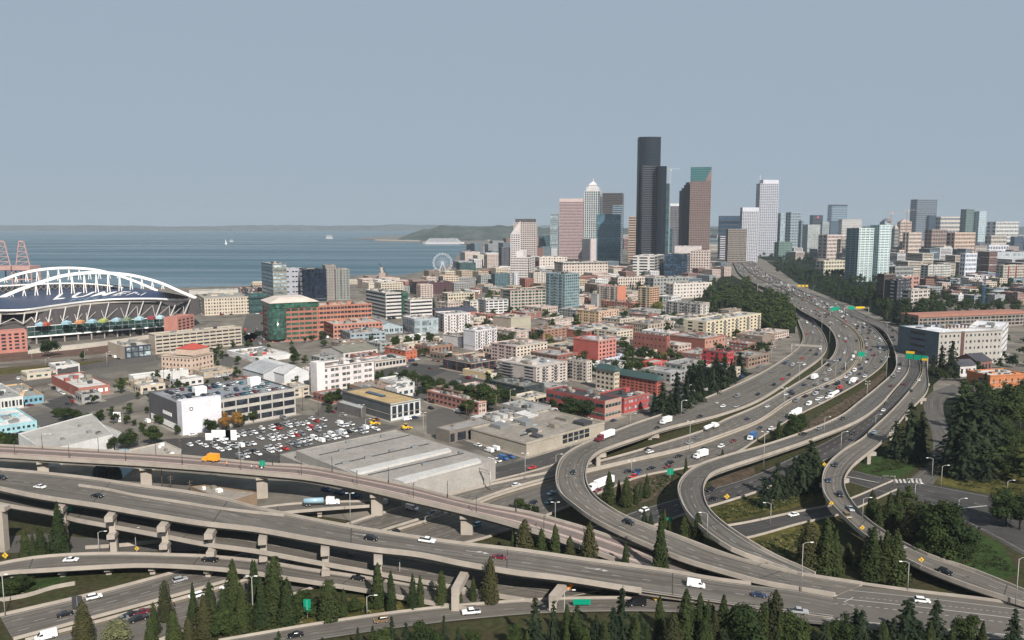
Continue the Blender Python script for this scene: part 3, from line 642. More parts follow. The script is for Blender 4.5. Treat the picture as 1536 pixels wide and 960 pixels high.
bld('G', 100,134,250,300,252, 'pale blue warehouse with an orange stripe under its eave', (222,176,120), (116,172,190), fl=1, wl=2, wr=4, dl=55, name='warehouse', roof=(152,152,148), units=3, hf=.5)
bld('G', -140,-60,212,480,428, 'turquoise low warehouse with a white roof at the left edge', (150,200,208), fl=1, wl=2, wr=9, dl=48, name='warehouse', roof=(226,226,222), units=4, hf=.4, wf=.5)
polyb(UL('G',[(105,462),(530,345),(585,402),(650,468),(262,560)]), 9, 'large white angular warehouse with a grey roof beside the rail viaduct', (222,220,216), roof=(182,178,172), vents=5)
polyb(UL('G',[(585,402),(700,455),(660,500),(650,468)]), 6, 'small white annex at the corner of the angular warehouse', (218,216,212), roof=(190,186,180), vents=1)
polyb(UL('G',[(715,560),(950,508),(1045,552),(1040,590),(720,590)]), 7, 'low tan flat-roofed building right behind the rail viaduct', (196,186,170), roof=(186,178,166), vents=7)
polyb(UL('G',[(1100,765),(1180,757),(1480,798),(1480,806),(1320,855)]), 5, 'low brown timber-sided building behind the viaduct', (150,124,98), roof=(164,156,146), vents=3, name='shed')
# parking garage with cars on top
GAR = bld('G', 855,1062,1700,470,300, 'open parking garage with cars on its roof, grey mesh side and white stair tower', (98,96,98), (188,180,170), fl=3, wl=1, wr=9, sl='none', sr='punch', wf=.9, hf=.62, win=WIN, name='parking_garage', cat='parking garage', roof=(146,150,154), units=0, parapet=1.0)  # no glazing: dark window panes stand in for the open deck bays
root, N, dR, dL, LR, LL, H = GAR
b = MB(); e = 14
wm2 = wallmat((226,224,228)); w1 = dR*(LR*.33)
pts = [(-dR*1.2-dL*1.0), dR*(LR*.31)-dL*1.0, dR*(LR*.31)+dL*3, -dR*1.2+dL*6]
b.prism([(p.x,p.y) for p in pts], 0, H+2.5, wm2); b.build('stair_tower', root)
for a_, e_ in ((.30,.52),(.84,.62)):
    b = MB(); p = dR*(LR*a_)+dL*(LL*e_); b.box((p.x,p.y,H+1.2),(7,5,5.5),WHITE,atan2(dR.y,dR.x)); b.build('stair_head', root)
b = MB(); c = dL*(LL*.5)-dR*.12; b.box((c.x,c.y,2.6),(LL-6,.2,3.4),WHITE,atan2(dL.y,dL.x)); b.build('base_panel', root)
b = MB(); c = dL*(LL*.45)-dR*.15; b.box((c.x,c.y,H*.5),(13,.25,2.0),WHITE,atan2(dL.y,dL.x)); b.build('sign', root)
for k_, s_ in ((.06,''),):
    b = MB(); c = dR*(LR*(k_))-dL*1.1
    for a0 in range(12):
        t0, t1 = 2*pi*a0/12, 2*pi*(a0+1)/12; p, q = c+dR*(cos(t0)*.9), c+dR*(cos(t1)*.9)
        b.beam((p.x,p.y,H-2.5+sin(t0)*1.0),(q.x,q.y,H-2.5+sin(t1)*1.0),.3,.3,DSTEEL)
    b.build('emblem', root)
# blue barrel tent
def barrel(reg, x0, y0, x1, y1, h, depth, label, m, name='tent', cat='tent'):
    A_ = P(*U(reg,x0,y0)); B_ = P(*U(reg,x1,y1)); d = (B_-A_); L = d.length; d.normalize(); n = Vector((-d.y,d.x,0))
    root = empty(name, A_); tag(root, label, cat); b = MB(); vs = []; K = 12
    for s in (0,1):
        for i in range(K+1):
            t = pi*i/K; p = d*(L/2-cos(t)*L/2)+n*(depth*s); vs.append((p.x,p.y,sin(t)**.7*h))
    b.mesh(vs, [(i,i+1,K+2+i,K+1+i) for i in range(K)], m, True); b.build('canopy', root)
    b = MB()
    for i in range(K):
        t = pi*(i+.5)/K; p = d*(L/2-cos(t)*L/2); b.beam((p.x,p.y,0),(p.x,p.y,sin(t)**.7*h),.25,.25,DSTEEL)
    b.build('frame', root)
barrel('G',530,728,705,722,8.5,22,'pale blue barrel vaulted tent seen under the rail viaduct', wallmat((140,178,200)))
# white factory with tower
r_ = bld('H', 320,402,694,226,78, 'white concrete factory building with a square tower and many windows', (226,216,212), fl=4, wl=3, wr=9, hf=.48, wf=.62, win=glassmat('greyed_window_glass',(0.10,0.105,0.10)), name='factory_building', roof=(122,114,110), units=9)
root, N, dR, dL, LR, LL, H = r_
b = MB(); c = dL*3.0-dR*2.2; b.box((c.x,c.y,H*.6),(6.5,9,H*1.2),wallmat((228,220,216)),atan2(dR.y,dR.x)); b.build('tower', root)
def gable(reg, xl, xn, xr, yb, yt, label, rgb, roof, az=46, along='R', rise=4, dl=None, dr=None, name='shed', cat='building', fl=1, wl=0, wr=0):
    xn_, yb_ = U(reg,xn,yb); yt_ = U(reg,xn,yt)[1]; N = P(xn_,yb_); H = height_at(N,yt_); dR, dL = dirv(az), dirv(az-90)
    LL = dl or reach(N,dL,U(reg,xl,0)[0],H,dflt=30); LR = dr or reach(N,dR,U(reg,xr,0)[0],H,dflt=30)
    root = empty(name, N); tag(root, label, cat); FOOT.append([(N.x+p.x,N.y+p.y) for p in (Vector(),dR*LR,dR*LR+dL*LL,dL*LL)])
    a, e, la, le = (dR,dL,LR,LL) if along == 'R' else (dL,dR,LL,LR)
    q = [Vector(), a*la, a*la+e*le, e*le]; r1, r2 = e*(le/2), a*la+e*(le/2); m = wallmat(rgb)
    b = MB(); V = [(p.x,p.y,0) for p in q]+[(p.x,p.y,H) for p in q]+[(r1.x,r1.y,H+rise),(r2.x,r2.y,H+rise)]
    b.mesh(V, [(0,1,5,4),(1,2,6,5),(2,3,7,6),(3,0,4,7),(4,7,8),(5,9,6)], m); b.build('wall', root)
    rm = mat('roof_%02x%02x%02x' % tuple(roof), srgb(*roof,.68), .9, .16, .08, .15, scale2=.5); b = MB()
    def off(p, z, ka, ke):
        v = p+a*ka+e*ke; return (v.x,v.y,z)
    b.face([off(q[0],H-.1,-.6,-.6),off(q[1],H-.1,.6,-.6),off(r2,H+rise+.25,.6,0),off(r1,H+rise+.25,-.6,0)], rm)
    b.face([off(r1,H+rise+.25,-.6,0),off(r2,H+rise+.25,.6,0),off(q[2],H-.1,.6,.6),off(q[3],H-.1,-.6,.6)], rm)
    b.build('roof', root)
    if wr: face_windows(root, Vector(), dR, -dL, LR, .6, H-.3, fl, wr, WIN, 'punch', .5, .5)
    if wl: face_windows(root, Vector(), dL, -dR, LL, .6, H-.3, fl, wl, WIN, 'punch', .5, .5)
    return root
gable('H', -60,60,250,182,118,'grey corrugated gabled shed west of the white factory',(190,192,194),(172,174,176),rise=5,along='L')
gable('H', 0,180,318,190,120,'pale gabled shed with white roof against the white factory',(214,214,214),(198,198,198),rise=5,along='L')
bld('A', 1410,1440,1536,845,810,'low white building with a red fascia by the crossing', (224,218,212),(206,60,52), fl=1, wl=1, wr=2, style='none', roof=(214,210,206), name='shop', units=2)
bld('B', -10,20,230,860,832,'long low white-roofed sheds in front of the brick and green glass office', (222,220,216), fl=1, wl=1, wr=8, style='none', roof=(224,222,220), name='shed', units=9, dl=60)
# modern building with tan roof
r_ = bld('H', 512,792,962,392,292, 'slanted charcoal clad building with a tan roof and long skylights', (92,96,98), (206,208,206), fl=1, wl=3, wr=5, sl='none', wf=.7, hf=.8, name='modern_building', roof=(190,164,122), units=0)
root, N, dR, dL, LR, LL, H = r_
for k_ in (.5,.68):
    b = MB(); c = dR*(LR*.48)+dL*(LL*(k_)); b.box((c.x,c.y,H-.3),(3.2,LL*.16,.8),WIN_B,atan2(dR.y,dR.x)); b.build('skylight', root)
r_ = polyb(UL('H',[(480,278),(515,265),(648,304),(622,318)]), 6, 'grey loading canopy beside the charcoal clad building', (120,118,116), roof=(178,178,176), vents=0, name='canopy', cat='canopy')
bld('H', 1000,1298,1342,356,282, 'two storey pink brick building with a pale roof behind street trees', (176,118,104), (206,176,160), fl=2, wl=12, wr=3, hf=.42, wf=.5, name='brick_building', roof=(196,192,186), units=5)
# grey warehouse with two white roof lights
WH = polyb(UL('H',[(245,560),(820,440),(1395,612),(1330,640),(850,752),(560,688)]), 10, 'very large grey flat-roofed warehouse with two long white roof strips', (176,170,162), roof=(166,160,153), vents=0, parapet=.25)
woff = Vector(WH.location)
for k_, pts in enumerate(([(555,672),(1118,544),(1140,556),(600,690)],[(810,722),(1290,602),(1312,618),(865,740)])):
    b = MB(); q = [P(*U('H',x,y),10.9)-woff for x,y in pts]; lo = [(p.x,p.y,9.6) for p in q]; hi = [(p.x,p.y,p.z) for p in q]
    b.mesh(lo+hi, [(i,(i+1)%4,4+(i+1)%4,4+i) for i in range(4)]+[(4,5,6,7)], wallmat((206,203,198),.7)); b.build('roof_light', WH)
for x, y in ((510,560),(550,512),(750,480),(800,562),(870,620),(660,600),(990,640),(530,632),(1200,572),(930,540)):
    b = MB(); p = P(*U('H',x,y),10)-woff; b.box((p.x,p.y,10.3),(3.2,1.6,1.0),STEEL,.5); b.build('roof_vent', WH)
for a_, c_ in (((380,585),(900,470)),((470,640),(1010,520)),((660,700),(1210,575))):
    b = MB(); p = P(*U('H',*a_),10)-woff; q = P(*U('H',*c_),10)-woff; p.z = q.z = 9.95; b.beam(p,q,.35,.35,DSTEEL); b.build('roof_pipe', WH)
polyb(UL('H',[(152,582),(240,562),(550,684),(420,690)]), 6, 'narrow lean-to on the near left side of the big grey warehouse', (150,146,140), roof=(170,164,156), vents=2)
r_ = polyb(UL('H',[(1050,427),(1310,366),(1392,392),(1130,447)]), 7, 'grey flat-roofed depot with open vehicle bays', (132,122,112), roof=(158,154,150), vents=2, name='depot', bays=(3,2,8))
polyb(UL('H',[(1390,395),(1500,365),(1570,395),(1440,420)]), 7, 'pale flat-roofed annex beside the open depot bays', (170,166,160), roof=(190,188,184), vents=5, name='depot')
bld('I', 0,10,215,340,285,'small white-roofed utility building full of roof ducts',(186,184,180),fl=1,wl=2,wr=6,roof=(204,202,198),units=10,name='utility_building',dl=22)
polyb(UL('I',[(120,226),(185,210),(260,232),(200,250)]),8,'white flat canopy roof above the utility yard',(200,198,194),roof=(226,224,222),vents=0,name='canopy',cat='canopy')
r_ = bld('I', 10,190,640,482,400, 'long concrete bus garage with tall bays beside the flyover', (176,164,146), fl=1, wl=3, wr=1, style='none', name='bus_garage', roof=(158,150,140), units=4, dl=44)
root, N, dR, dL, LR, LL, H = r_
for k_ in range(5):
    for j_ in range(2):
        c = dR*(LR*(.47+k_*.072))-dL*.08; link('window', unit(WIN), root, (c.x,c.y,H*(.36+.34*j_)), atan2(dR.y,dR.x), (LR*.058,.14,H*.27))
# brick and green glass office, left centre
r_ = bld('B', 95,108,372,745,515, 'red brick office block with a rounded green glass corner and cream roof', (178,108,90), az=62, fl=8, wl=1, wr=7, hf=.52, wf=.86, win=WIN_G, name='office_building', roof=(206,194,180), units=1, dl=45)
root, N, dR, dL, LR, LL, H = r_
b = MB(); c = dR*6.5+dL*4.5; K = 20; vs = []
for z in (3.5, H-6.5): vs += [(c.x+cos(2*pi*i/K)*9.5, c.y+sin(2*pi*i/K)*9.5, z) for i in range(K)]
b.mesh(vs, [(i,(i+1)%K,K+(i+1)%K,K+i) for i in range(K)]+[tuple(range(K,2*K))], WIN_G, True); b.build('glass_corner', root)
b = MB(); pts = [(-dR*1.0-dL*1.0),dR*(LR+.6)-dL*1.0,dR*(LR+.6)+dL*(LL),(-dR*1.0+dL*LL)]; b.prism([(p.x,p.y) for p in pts], H-6, H-.8, WIN_G); b.build('glass_storey', root)
for i_ in range(14):
    b = MB(); a_ = 2*pi*i_/14; b.beam((c.x+cos(a_)*9.6,c.y+sin(a_)*9.6,3.5),(c.x+cos(a_)*9.6,c.y+sin(a_)*9.6,H-6.5),.3,.3,DSTEEL); b.build('mullion', root)
for z_ in (8.2,12.4,16.6,20.8,25):
    b = MB(); vs = []
    for rr, zz in ((9.65,z_),(9.65,z_+.5)): vs += [(c.x+cos(2*pi*i/K)*rr, c.y+sin(2*pi*i/K)*rr, zz) for i in range(K)]
    b.mesh(vs, [(i,(i+1)%K,K+(i+1)%K,K+i) for i in range(K)], DSTEEL); b.build('transom', root)
b = MB(); q = [dR*(-1.8)-dL*1.8, dR*(LR+1.2)-dL*1.8, dR*(LR+1.2)+dL*(LL+1), dR*(-1.8)+dL*(LL+1)]; cc = (q[0]+q[2])/2
lo = [(p.x,p.y,H-.7) for p in q]; hi = [(cc.x+(p.x-cc.x)*.55, cc.y+(p.y-cc.y)*.55, H+4) for p in q]
b.mesh(lo+hi, [(i,(i+1)%4,4+(i+1)%4,4+i) for i in range(4)]+[(4,5,6,7),(3,2,1,0)], wallmat((212,196,182))); b.build('hipped_roof', root)
bld('B', 300,362,682,700,532, 'long brick office wing with cream floor bands behind the green glass corner', (190,122,96), az=62, fl=6, wl=1, wr=16, hf=.5, wf=.8, name='office_building', roof=(190,180,170), units=9, dl=30)
bld('B', 386,462,745,722,640, 'low pink brick wing with a square window arcade', (196,128,106), az=62, fl=3, wl=5, wr=14, hf=.5, wf=.6, name='office_building', roof=(190,180,170), units=4)
bld('B', 648,765,853,610,458, 'white office block with dark ribbon windows facing the stadium square', (212,206,200), az=58, fl=7, wl=3, wr=3, style='row', hf=.46, name='office_building', roof=(180,176,170), units=5)
bld('B', 840,858,890,605,452, 'narrow green glass atrium between two white banded offices', (46,92,82), az=58, fl=8, wl=2, wr=2, style='row', win=WIN_G, hf=.7, name='office_building', roof=(70,90,84), units=0, dl=36)
bld('B', 888,905,1030,612,500, 'lower white office block with dark ribbon windows right of the green atrium', (214,208,202), az=58, fl=5, wl=1, wr=4, style='row', hf=.46, name='office_building', roof=(150,146,130), units=2, dl=30)
# towers on the square
bld('B', 45,120,190,560,292, 'pale blue glass tower with trees on its terraces at the water side', (128,148,160), (140,136,120), az=60, fl=12, wl=5, wr=5, style='row', win=WIN_L, hf=.6, name='office_tower', roof=(160,158,152), units=4)
bld('B', 185,192,290,500,318, 'light grey panelled block beside the pale blue glass tower', (170,172,180), az=68, fl=6, wl=2, wr=4, wf=.5, hf=.25, style='punch', name='office_tower', roof=(200,198,196), units=2, dl=30)
bld('B', 280,286,420,510,322, 'black-blue glass curtain wall tower by the waterfront', (28,36,50), az=68, fl=10, wl=2, wr=8, wf=.92, hf=.86, win=glassmat('navy_glass',(.008,.014,.024),.1,.4), name='office_tower', roof=(120,118,116), units=4, dl=34)
bld('B', 412,420,475,500,300, 'grey-brown masonry tower slab next to the black-blue glass tower', (150,142,134), az=68, fl=12, wl=2, wr=4, wf=.4, hf=.3, name='office_tower', roof=(100,90,88), units=3, dl=30)
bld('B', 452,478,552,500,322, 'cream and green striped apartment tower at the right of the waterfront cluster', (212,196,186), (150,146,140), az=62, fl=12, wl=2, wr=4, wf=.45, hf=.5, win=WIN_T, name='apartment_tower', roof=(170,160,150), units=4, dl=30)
bld('B', -40,-30,48,520,432, 'dark red brick block with white windows left of the glass tower', (110,72,70), fl=6, wl=2, wr=4, az=60, win=WIN_L, name='brick_building', roof=(120,110,104), units=2, dl=40)
bld('A', 1130,1180,1435,590,488, 'long beige apartment block with gabled bays behind the square', (206,190,168), az=62, fl=5, wl=3, wr=16, hf=.45, wf=.45, name='apartment_building', roof=(160,158,150), units=5)
bld('A', 1050,1090,1380,470,448, 'long low grey pier shed at the water edge', (190,184,176), az=66, fl=1, style='none', name='pier_shed', roof=(176,172,164), units=5, dl=30)
bld('A', 1370,1385,1530,500,430, 'low brick waterfront block beneath the dark trees', (150,112,104), az=66, fl=3, wl=2, wr=10, name='brick_building', roof=(160,156,150), units=2, dl=30)
bld('A', 1430,1440,1536,580,462, 'green glass low office at the foot of the waterfront towers', (66,84,78), az=60, fl=6, wl=2, wr=5, style='row', win=WIN_T, hf=.6, name='office_building', roof=(120,120,116), units=1, dl=30)
# mid-city, by hand
bld('B', 756,878,942,852,790, 'small orange brick building with a white roof and yellow tree', (204,106,74), fl=2, wl=5, wr=3, hf=.3, wf=.3, name='brick_building', roof=(220,214,208), units=2)
bld('B', 620,700,880,900,850, 'low white-roofed shop row below the orange brick building', (200,190,180), fl=1, wl=3, wr=9, hf=.5, wf=.7, name='shop_row', roof=(206,204,202), units=3)
gable('B', 390,520,715,850,802, 'white building with grey-green gabled roofs behind the factory', (206,196,188),(136,134,122),rise=3,along='R', name='hall', wr=6)
gable('B', 580,700,860,700,660, 'big blue-grey glass roofed market hall', (160,176,182),(150,160,168),az=62,rise=5,along='L', name='market_hall', wr=10)
bld('B', 520,560,760,745,690, 'blue-grey panel clad building with murals in front of the market hall', (150,168,176), az=62, fl=2, wl=2, wr=8, hf=.4, name='market_hall', roof=(150,156,160), units=9, dl=40)
bld('B', 860,930,1065,700,610, 'pale pink panelled building with a flat grey roof beside the white hotel', (206,196,194),(160,176,182), az=62, fl=2, wl=6, wr=4, hf=.7, wf=.8, win=WIN_L, name='office_building', roof=(190,190,192), units=3)
bld('B', 1065,1100,1250,690,580, 'white stepped apartment block with balconies near the train station', (216,208,204), az=62, fl=6, wl=2, wr=9, hf=.45, wf=.4, name='apartment_building', roof=(204,198,192), units=4, dl=28)
bld('B', 1210,1278,1402,790,675, 'white cube-like block with rows of small square windows', (216,214,218),(214,208,206), az=46, fl=6, wl=1, wr=9, sl='none', hf=.45, wf=.42, name='apartment_building', roof=(212,210,208), units=3)
bld('B', 930,1020,1150,822,768, 'old brown brick warehouse with arched front by the round trees', (158,116,96), az=46, fl=1, wl=5, wr=6, hf=.6, wf=.45, name='brick_warehouse', roof=(140,136,126), units=3)
bld('B', 1090,1200,1215,770,710, 'white blank-walled garage building with a dark roof', (222,214,210), az=46, fl=1, style='none', name='garage_building', roof=(130,126,122), units=3)
bld('B', 1092,1255,1398,925,862, 'dark brown framed market building with big glazed bays', (112,74,66), fl=2, wl=6, wr=7, hf=.86, wf=.84, name='market_building', roof=(104,106,108), units=6)
bld('B', 1225,1360,1440,960,925, 'long cream flat-roofed shop behind the street trees', (212,184,140),(206,196,180), fl=1, style='none', name='shop', roof=(176,170,158), units=1, dl=32)
bld('E', 128,330,445,835,770, 'dark green stepped market building with a planted terrace', (62,72,70), fl=2, wl=4, wr=3, hf=.3, wf=.4, name='market_building', roof=(110,112,104), units=4)
bld('E', 212,335,392,745,682, 'small green glass pavilion on top of the dark green market building', (44,92,76), fl=1, wl=8, wr=4, win=WIN_G, hf=.8, wf=.9, name='pavilion', roof=(196,190,182), units=2, foot=False)
bld('E', 395,400,580,768,652, 'beige apartment block with solar panels on its roof', (196,184,174), fl=6, wl=2, wr=7, hf=.42, wf=.46, name='apartment_building', roof=(190,186,182), units=3, dl=40)
bld('E', 575,690,722,745,622, 'beige apartment wing with curved bays beside the solar-panel block', (196,184,172), fl=6, wl=6, wr=2, hf=.42, wf=.46, name='apartment_building', roof=(196,190,184), units=3)
bld('E', 140,285,465,640,535, 'cream and maroon apartment block with rows of balconies', (206,178,168),(214,200,180), fl=5, wl=7, wr=9, hf=.48, wf=.5, name='apartment_building', roof=(178,176,168), units=5)
bld('E', 615,757,862,648,502, 'tall salmon red apartment block with a blank left wall', (206,96,84),(210,128,114), fl=6, wl=1, wr=5, sl='none', hf=.5, wf=.5, name='apartment_building', roof=(200,196,200), units=4)
bld('E', 770,800,915,645,605, 'low white and pale blue house row below the salmon block', (196,204,220), fl=2, wl=2, wr=7, hf=.4, wf=.4, name='row_house', roof=(92,82,80), units=1, dl=16)
bld('E', 715,800,985,705,665, 'low white-roofed hall beside the green-roofed hotel', (214,208,204), fl=1, wl=1, wr=1, style='none', name='hall', roof=(214,212,208), units=4, dl=30)
bld('E', 458,795,892,965,850, 'red brick and beige school building with a black roof', (168,82,76),(186,150,132), fl=2, wl=7, wr=5, hf=.36, wf=.82, win=WIN_T, name='school_building', roof=(72,72,76), units=3)
bld('E', 885,905,1052,925,835, 'red wing of the school with white window squares near the flyover', (188,76,72), fl=2, wl=2, wr=8, hf=.4, wf=.5, win=WIN_L, name='school_building', roof=(76,76,78), units=1, dl=22)
# green hipped roof hotel
for args in ((745,850,880,800,680,'cream and red end block of the green-roofed hotel',(206,190,164)),(845,1095,1130,820,735,'long red and cream wing of the green-roofed hotel',(190,96,80))):
    xl,xn,xr,yb,yt,lb,rgb = args
    root, N, dR, dL, LR, LL, H = bld('E', xl,xn,xr,yb,yt, lb, rgb, fl=4, wl=10 if xn>1000 else 4, wr=3, hf=.46, wf=.5, name='hotel', roof=(60,72,72), units=0)
    GRF = mat('green_metal_roof', srgb(62,84,82,.7), .6, .08, .3)
    q = [-dR*1.2-dL*1.2, dR*(LR+1.2)-dL*1.2, dR*(LR+1.2)+dL*(LL+1.2), -dR*1.2+dL*(LL+1.2)]; b = MB()
    if LL > LR: e1 = (q[0]+q[1])/2+dL*(LR/2); e2 = (q[2]+q[3])/2-dL*(LR/2)
    else: e1 = (q[0]+q[3])/2+dR*(LL/2); e2 = (q[1]+q[2])/2-dR*(LL/2)
    V = [(p.x,p.y,H+.1) for p in q]+[(e1.x,e1.y,H+4),(e2.x,e2.y,H+4)]
    b.mesh(V, [(0,1,4),(1,2,5,4),(2,3,5),(3,0,4,5)] if LL > LR else [(3,0,4),(0,1,5,4),(1,2,5),(2,3,4,5)], GRF); b.build('hipped_roof', root)
bld('E', 960,1150,1172,600,478, 'old red brick warehouse with a patched grey roof', (160,96,84), fl=3, wl=8, wr=1, hf=.2, wf=.3, name='brick_warehouse', roof=(176,174,170), units=6)
bld('E', 1170,1370,1490,582,490, 'blank-sided red brick warehouse above the parking lot', (160,92,80),(190,136,116), fl=2, wl=1, wr=6, sl='none', hf=.3, wf=.3, name='brick_warehouse', roof=(172,172,170), units=8)
bld('E', 1040,1070,1155,672,632, 'small bright red house by the parking lot', (196,64,62),(206,96,90), fl=1, wl=2, wr=5, hf=.5, wf=.4, name='house', roof=(190,180,172), units=0, dl=12)
bld('E', 1358,1500,1540,660,570, 'bright red three storey building beside the dark pines', (206,66,68), fl=3, wl=4, wr=3, hf=.45, wf=.4, name='apartment_building', roof=(136,128,122), units=4)
bld('E', 1368,1378,1696,518,392, 'cream apartment block with a red stripe at its right corner', (212,196,164), fl=6, wl=2, wr=14, hf=.5, wf=.42, name='apartment_building', roof=(190,188,184), units=6, dl=26)
bld('E', 1150,1345,1396,385,292, 'large pale grey hospital-like block with green roof parts among the trees', (198,192,184), az=52, fl=5, wl=11, wr=4, hf=.45, wf=.45, name='apartment_building', roof=(150,162,152), units=4)
bld('E', 988,1052,1110,332,196, 'tall pale yellow tower with a red central stripe', (208,184,146),(196,150,116), az=46, fl=10, wl=4, wr=4, hf=.45, wf=.7, name='apartment_tower', roof=(190,170,140), units=1)
bld('E', 752,868,918,312,190, 'pink and white windowed tower block with a salmon right wall', (206,184,170),(214,128,98), az=46, fl=9, wl=8, wr=1, sr='none', hf=.5, wf=.45, name='apartment_tower', roof=(190,90,100), units=2)
bld('E', 715,752,760,320,235, 'light grey blank slab on the left of the pink windowed tower', (172,172,172), az=46, fl=3, style='none', name='apartment_tower', roof=(180,180,180), units=0)
bld('E', 775,960,1003,335,285, 'long brown brick low-rise under the pink tower', (170,112,92), fl=3, wl=12, wr=3, hf=.5, wf=.4, name='brick_building', roof=(200,180,170), units=4)
bld('E', 632,760,878,408,335, 'pale orange yellow apartment block with dark vertical bays', (222,186,140),(224,180,150), fl=4, wl=7, wr=8, hf=.45, wf=.4, name='apartment_building', roof=(204,184,170), units=5)
bld('E', 905,1045,1195,462,410, 'wide grey roofed beige building above the brick warehouses', (186,170,154), fl=2, wl=12, wr=9, hf=.6, wf=.4, name='commercial_building', roof=(138,126,116), units=7)
bld('E', 515,690,960,495,448, 'long low red brick building with a white cluttered roof', (164,98,84),(150,84,76), fl=2, wl=1, wr=12, sl='none', hf=.3, wf=.4, name='brick_building', roof=(196,194,190), units=12)
bld('E', 370,440,590,500,440, 'brown brick corner building behind the cream and maroon apartments', (160,118,98), fl=3, wl=4, wr=7, hf=.4, wf=.4, name='brick_building', roof=(200,196,190), units=6)
bld('E', 152,255,370,450,372, 'tan blank concrete box block with dark joints', (190,172,152),(180,172,150), fl=1, style='none', name='storage_building', roof=(196,186,174), units=3)
bld('E', 105,112,240,352,268, 'white banded office with dark windows and a red left edge', (212,208,204), az=62, fl=5, wl=1, wr=9, hf=.5, wf=.8, name='office_building', roof=(176,166,160), units=2, dl=26)
bld('E', 238,252,495,345,212, 'dark green glass and pink granite office block', (206,186,174),(190,172,160), az=62, fl=7, wl=1, wr=12, hf=.62, wf=.72, win=WIN_G, name='office_building', roof=(110,88,84), units=2, dl=30)
bld('E', 455,565,650,345,118, 'speckled blue-green glass tower with a flat overhanging roof', (136,156,160), az=46, fl=13, wl=9, wr=7, hf=.6, wf=.6, win=glassmat('speckled_glass',(.035,.07,.08),.1,.9), name='apartment_tower', roof=(84,88,92), units=2)
bld('E', 1178,1190,1412,262,175, 'row of white and red gabled houses at the forest edge', (212,202,192), az=62, fl=4, wl=2, wr=12, hf=.4, wf=.4, name='apartment_building', roof=(190,184,176), units=8, dl=20)
bld('E', 1060,1075,1280,235,142, 'grey-green flat building left of the gabled houses', (150,152,146), az=62, fl=4, wl=2, wr=11, hf=.45, wf=.5, name='apartment_building', roof=(160,164,158), units=3, dl=24)
bld('E', 860,870,1050,200,140, 'white arcade-fronted building with a row of dark arches', (208,192,176), az=66, fl=3, wl=2, wr=13, hf=.6, wf=.5, name='commercial_building', roof=(176,170,160), units=3, dl=24)
bld('E', 810,905,975,370,352, 'small green gabled pavilion roof building', (200,190,176), fl=1, wl=2, wr=2, name='pavilion', roof=(56,92,84), units=0)
# ---------------- skyline towers ----------------
def tw(reg, xl, xr, yb, yt, label, rgb, fl=20, w=8, side=7, style='row', hf=.5, wf=.6, win=WIN, roof=(140,140,140), ribs=0, rgbR=None, sideL=False, name='office_tower', units=1, ribm=None, dep=28, az=None, top=.6, cat='tower', ws=3):
    """front-facing tower; side>0 gives the narrow right (or left) flank in zoom px"""
    if sideL: a = 78 if az is None else az; return bld(reg, xl, xl+side, xr, yb, yt, label, rgb if not rgbR else rgbR, rgb, az=a, fl=fl, wl=ws, wr=w, style=style, hf=hf, wf=wf, win=win, roof=roof, ribs=ribs, name=name, units=units, ribm=ribm, top=top, cat=cat)
    a = 10 if az is None else az
    return bld(reg, xl, xr-side, xr, yb, yt, label, rgb, rgbR, az=a, fl=fl, wl=w, wr=ws, style=style, hf=hf, wf=wf, win=win, roof=roof, ribs=ribs, name=name, units=units, ribm=ribm, top=top, cat=cat, dr=dep if side < 2 else None)
def crown(rt, pts_h, name, m):      # prism crown on tower; pts in (a along dR, e along dL) fractions
    root, N, dR, dL, LR, LL, H = rt
    b = MB(); b.prism([((dR*(LR*a)+dL*(LL*e)).x, (dR*(LR*a)+dL*(LL*e)).y) for a, e in pts_h[0]], H-.5, H+pts_h[1], m); return b.build(name, root)
sq = [(0,0),(1,0),(1,1),(0,1)]
def inset(k): return [(k,k),(1-k,k),(1-k,1-k),(k,1-k)]
r = tw('C', 118,253, 880,590, 'beige rounded-top tower with a dark cap at the left end of the skyline', (206,190,182), fl=24, w=10, side=10, wf=.45, style='row', ribs=1, roof=(90,84,84))
crown(r, (inset(.06), 9), 'cap', wallmat((92,86,88)))
r = tw('C', 100,160, 880,655, 'slim white gabled slab in front of the beige dark-capped tower', (222,212,210), fl=18, w=4, side=6, wf=.5, ribs=1)
root, N, dR, dL, LR, LL, H = r; b = MB(); q = [Vector(), dR*LR, dR*LR+dL*LL, dL*LL]; e1, e2 = Vector(), dR*LR
V = [(p.x,p.y,H-.4) for p in q]+[(0,0,H+32),(e2.x,e2.y,H+32)]; b.mesh(V, [(0,1,5,4),(1,2,5),(2,3,4,5),(3,0,4)], wallmat((214,202,200))); b.build('gable', root)
r = tw('C', 98,238, 960,790, 'old white stone high-rise with regular dark windows below the dark-capped tower', (216,206,200), fl=12, w=12, side=30, wf=.55, style='row', ribs=1, hf=.5)
crown(r, ([(.1,.35),(.8,.35),(.8,.72),(.1,.72)], 12), 'penthouse', wallmat((222,214,210)))
tw('C', 328,376, 800,540, 'slim pale teal tower behind the striped pink tower', (150,166,170), fl=24, w=4, side=6, win=WIN_L, hf=.6)
r = tw('C', 380,527, 800,470, 'pink tower with dark horizontal stripes', (206,172,168), fl=38, w=1, side=12, hf=.42, wf=.9)
crown(r, (sq, 11), 'crown', wallmat((212,184,180)))
r = tw('C', 525,625, 800,408, 'white art-deco style tower with green glass strips and pointed crown', (214,210,208), fl=30, w=7, side=16, style='row', hf=.8, ribs=1, win=WIN_T)
crown(r, (inset(.1), 14), 'shoulder', wallmat((212,206,204)))
root, N, dR, dL, LR, LL, H = r; b = MB(); c = dR*(LR/2)+dL*(LL/2)
b.prism([((dR*(LR*a)+dL*(LL*e)).x,(dR*(LR*a)+dL*(LL*e)).y) for a, e in inset(.22)], H+13.5, H+22, wallmat((214,210,208)))
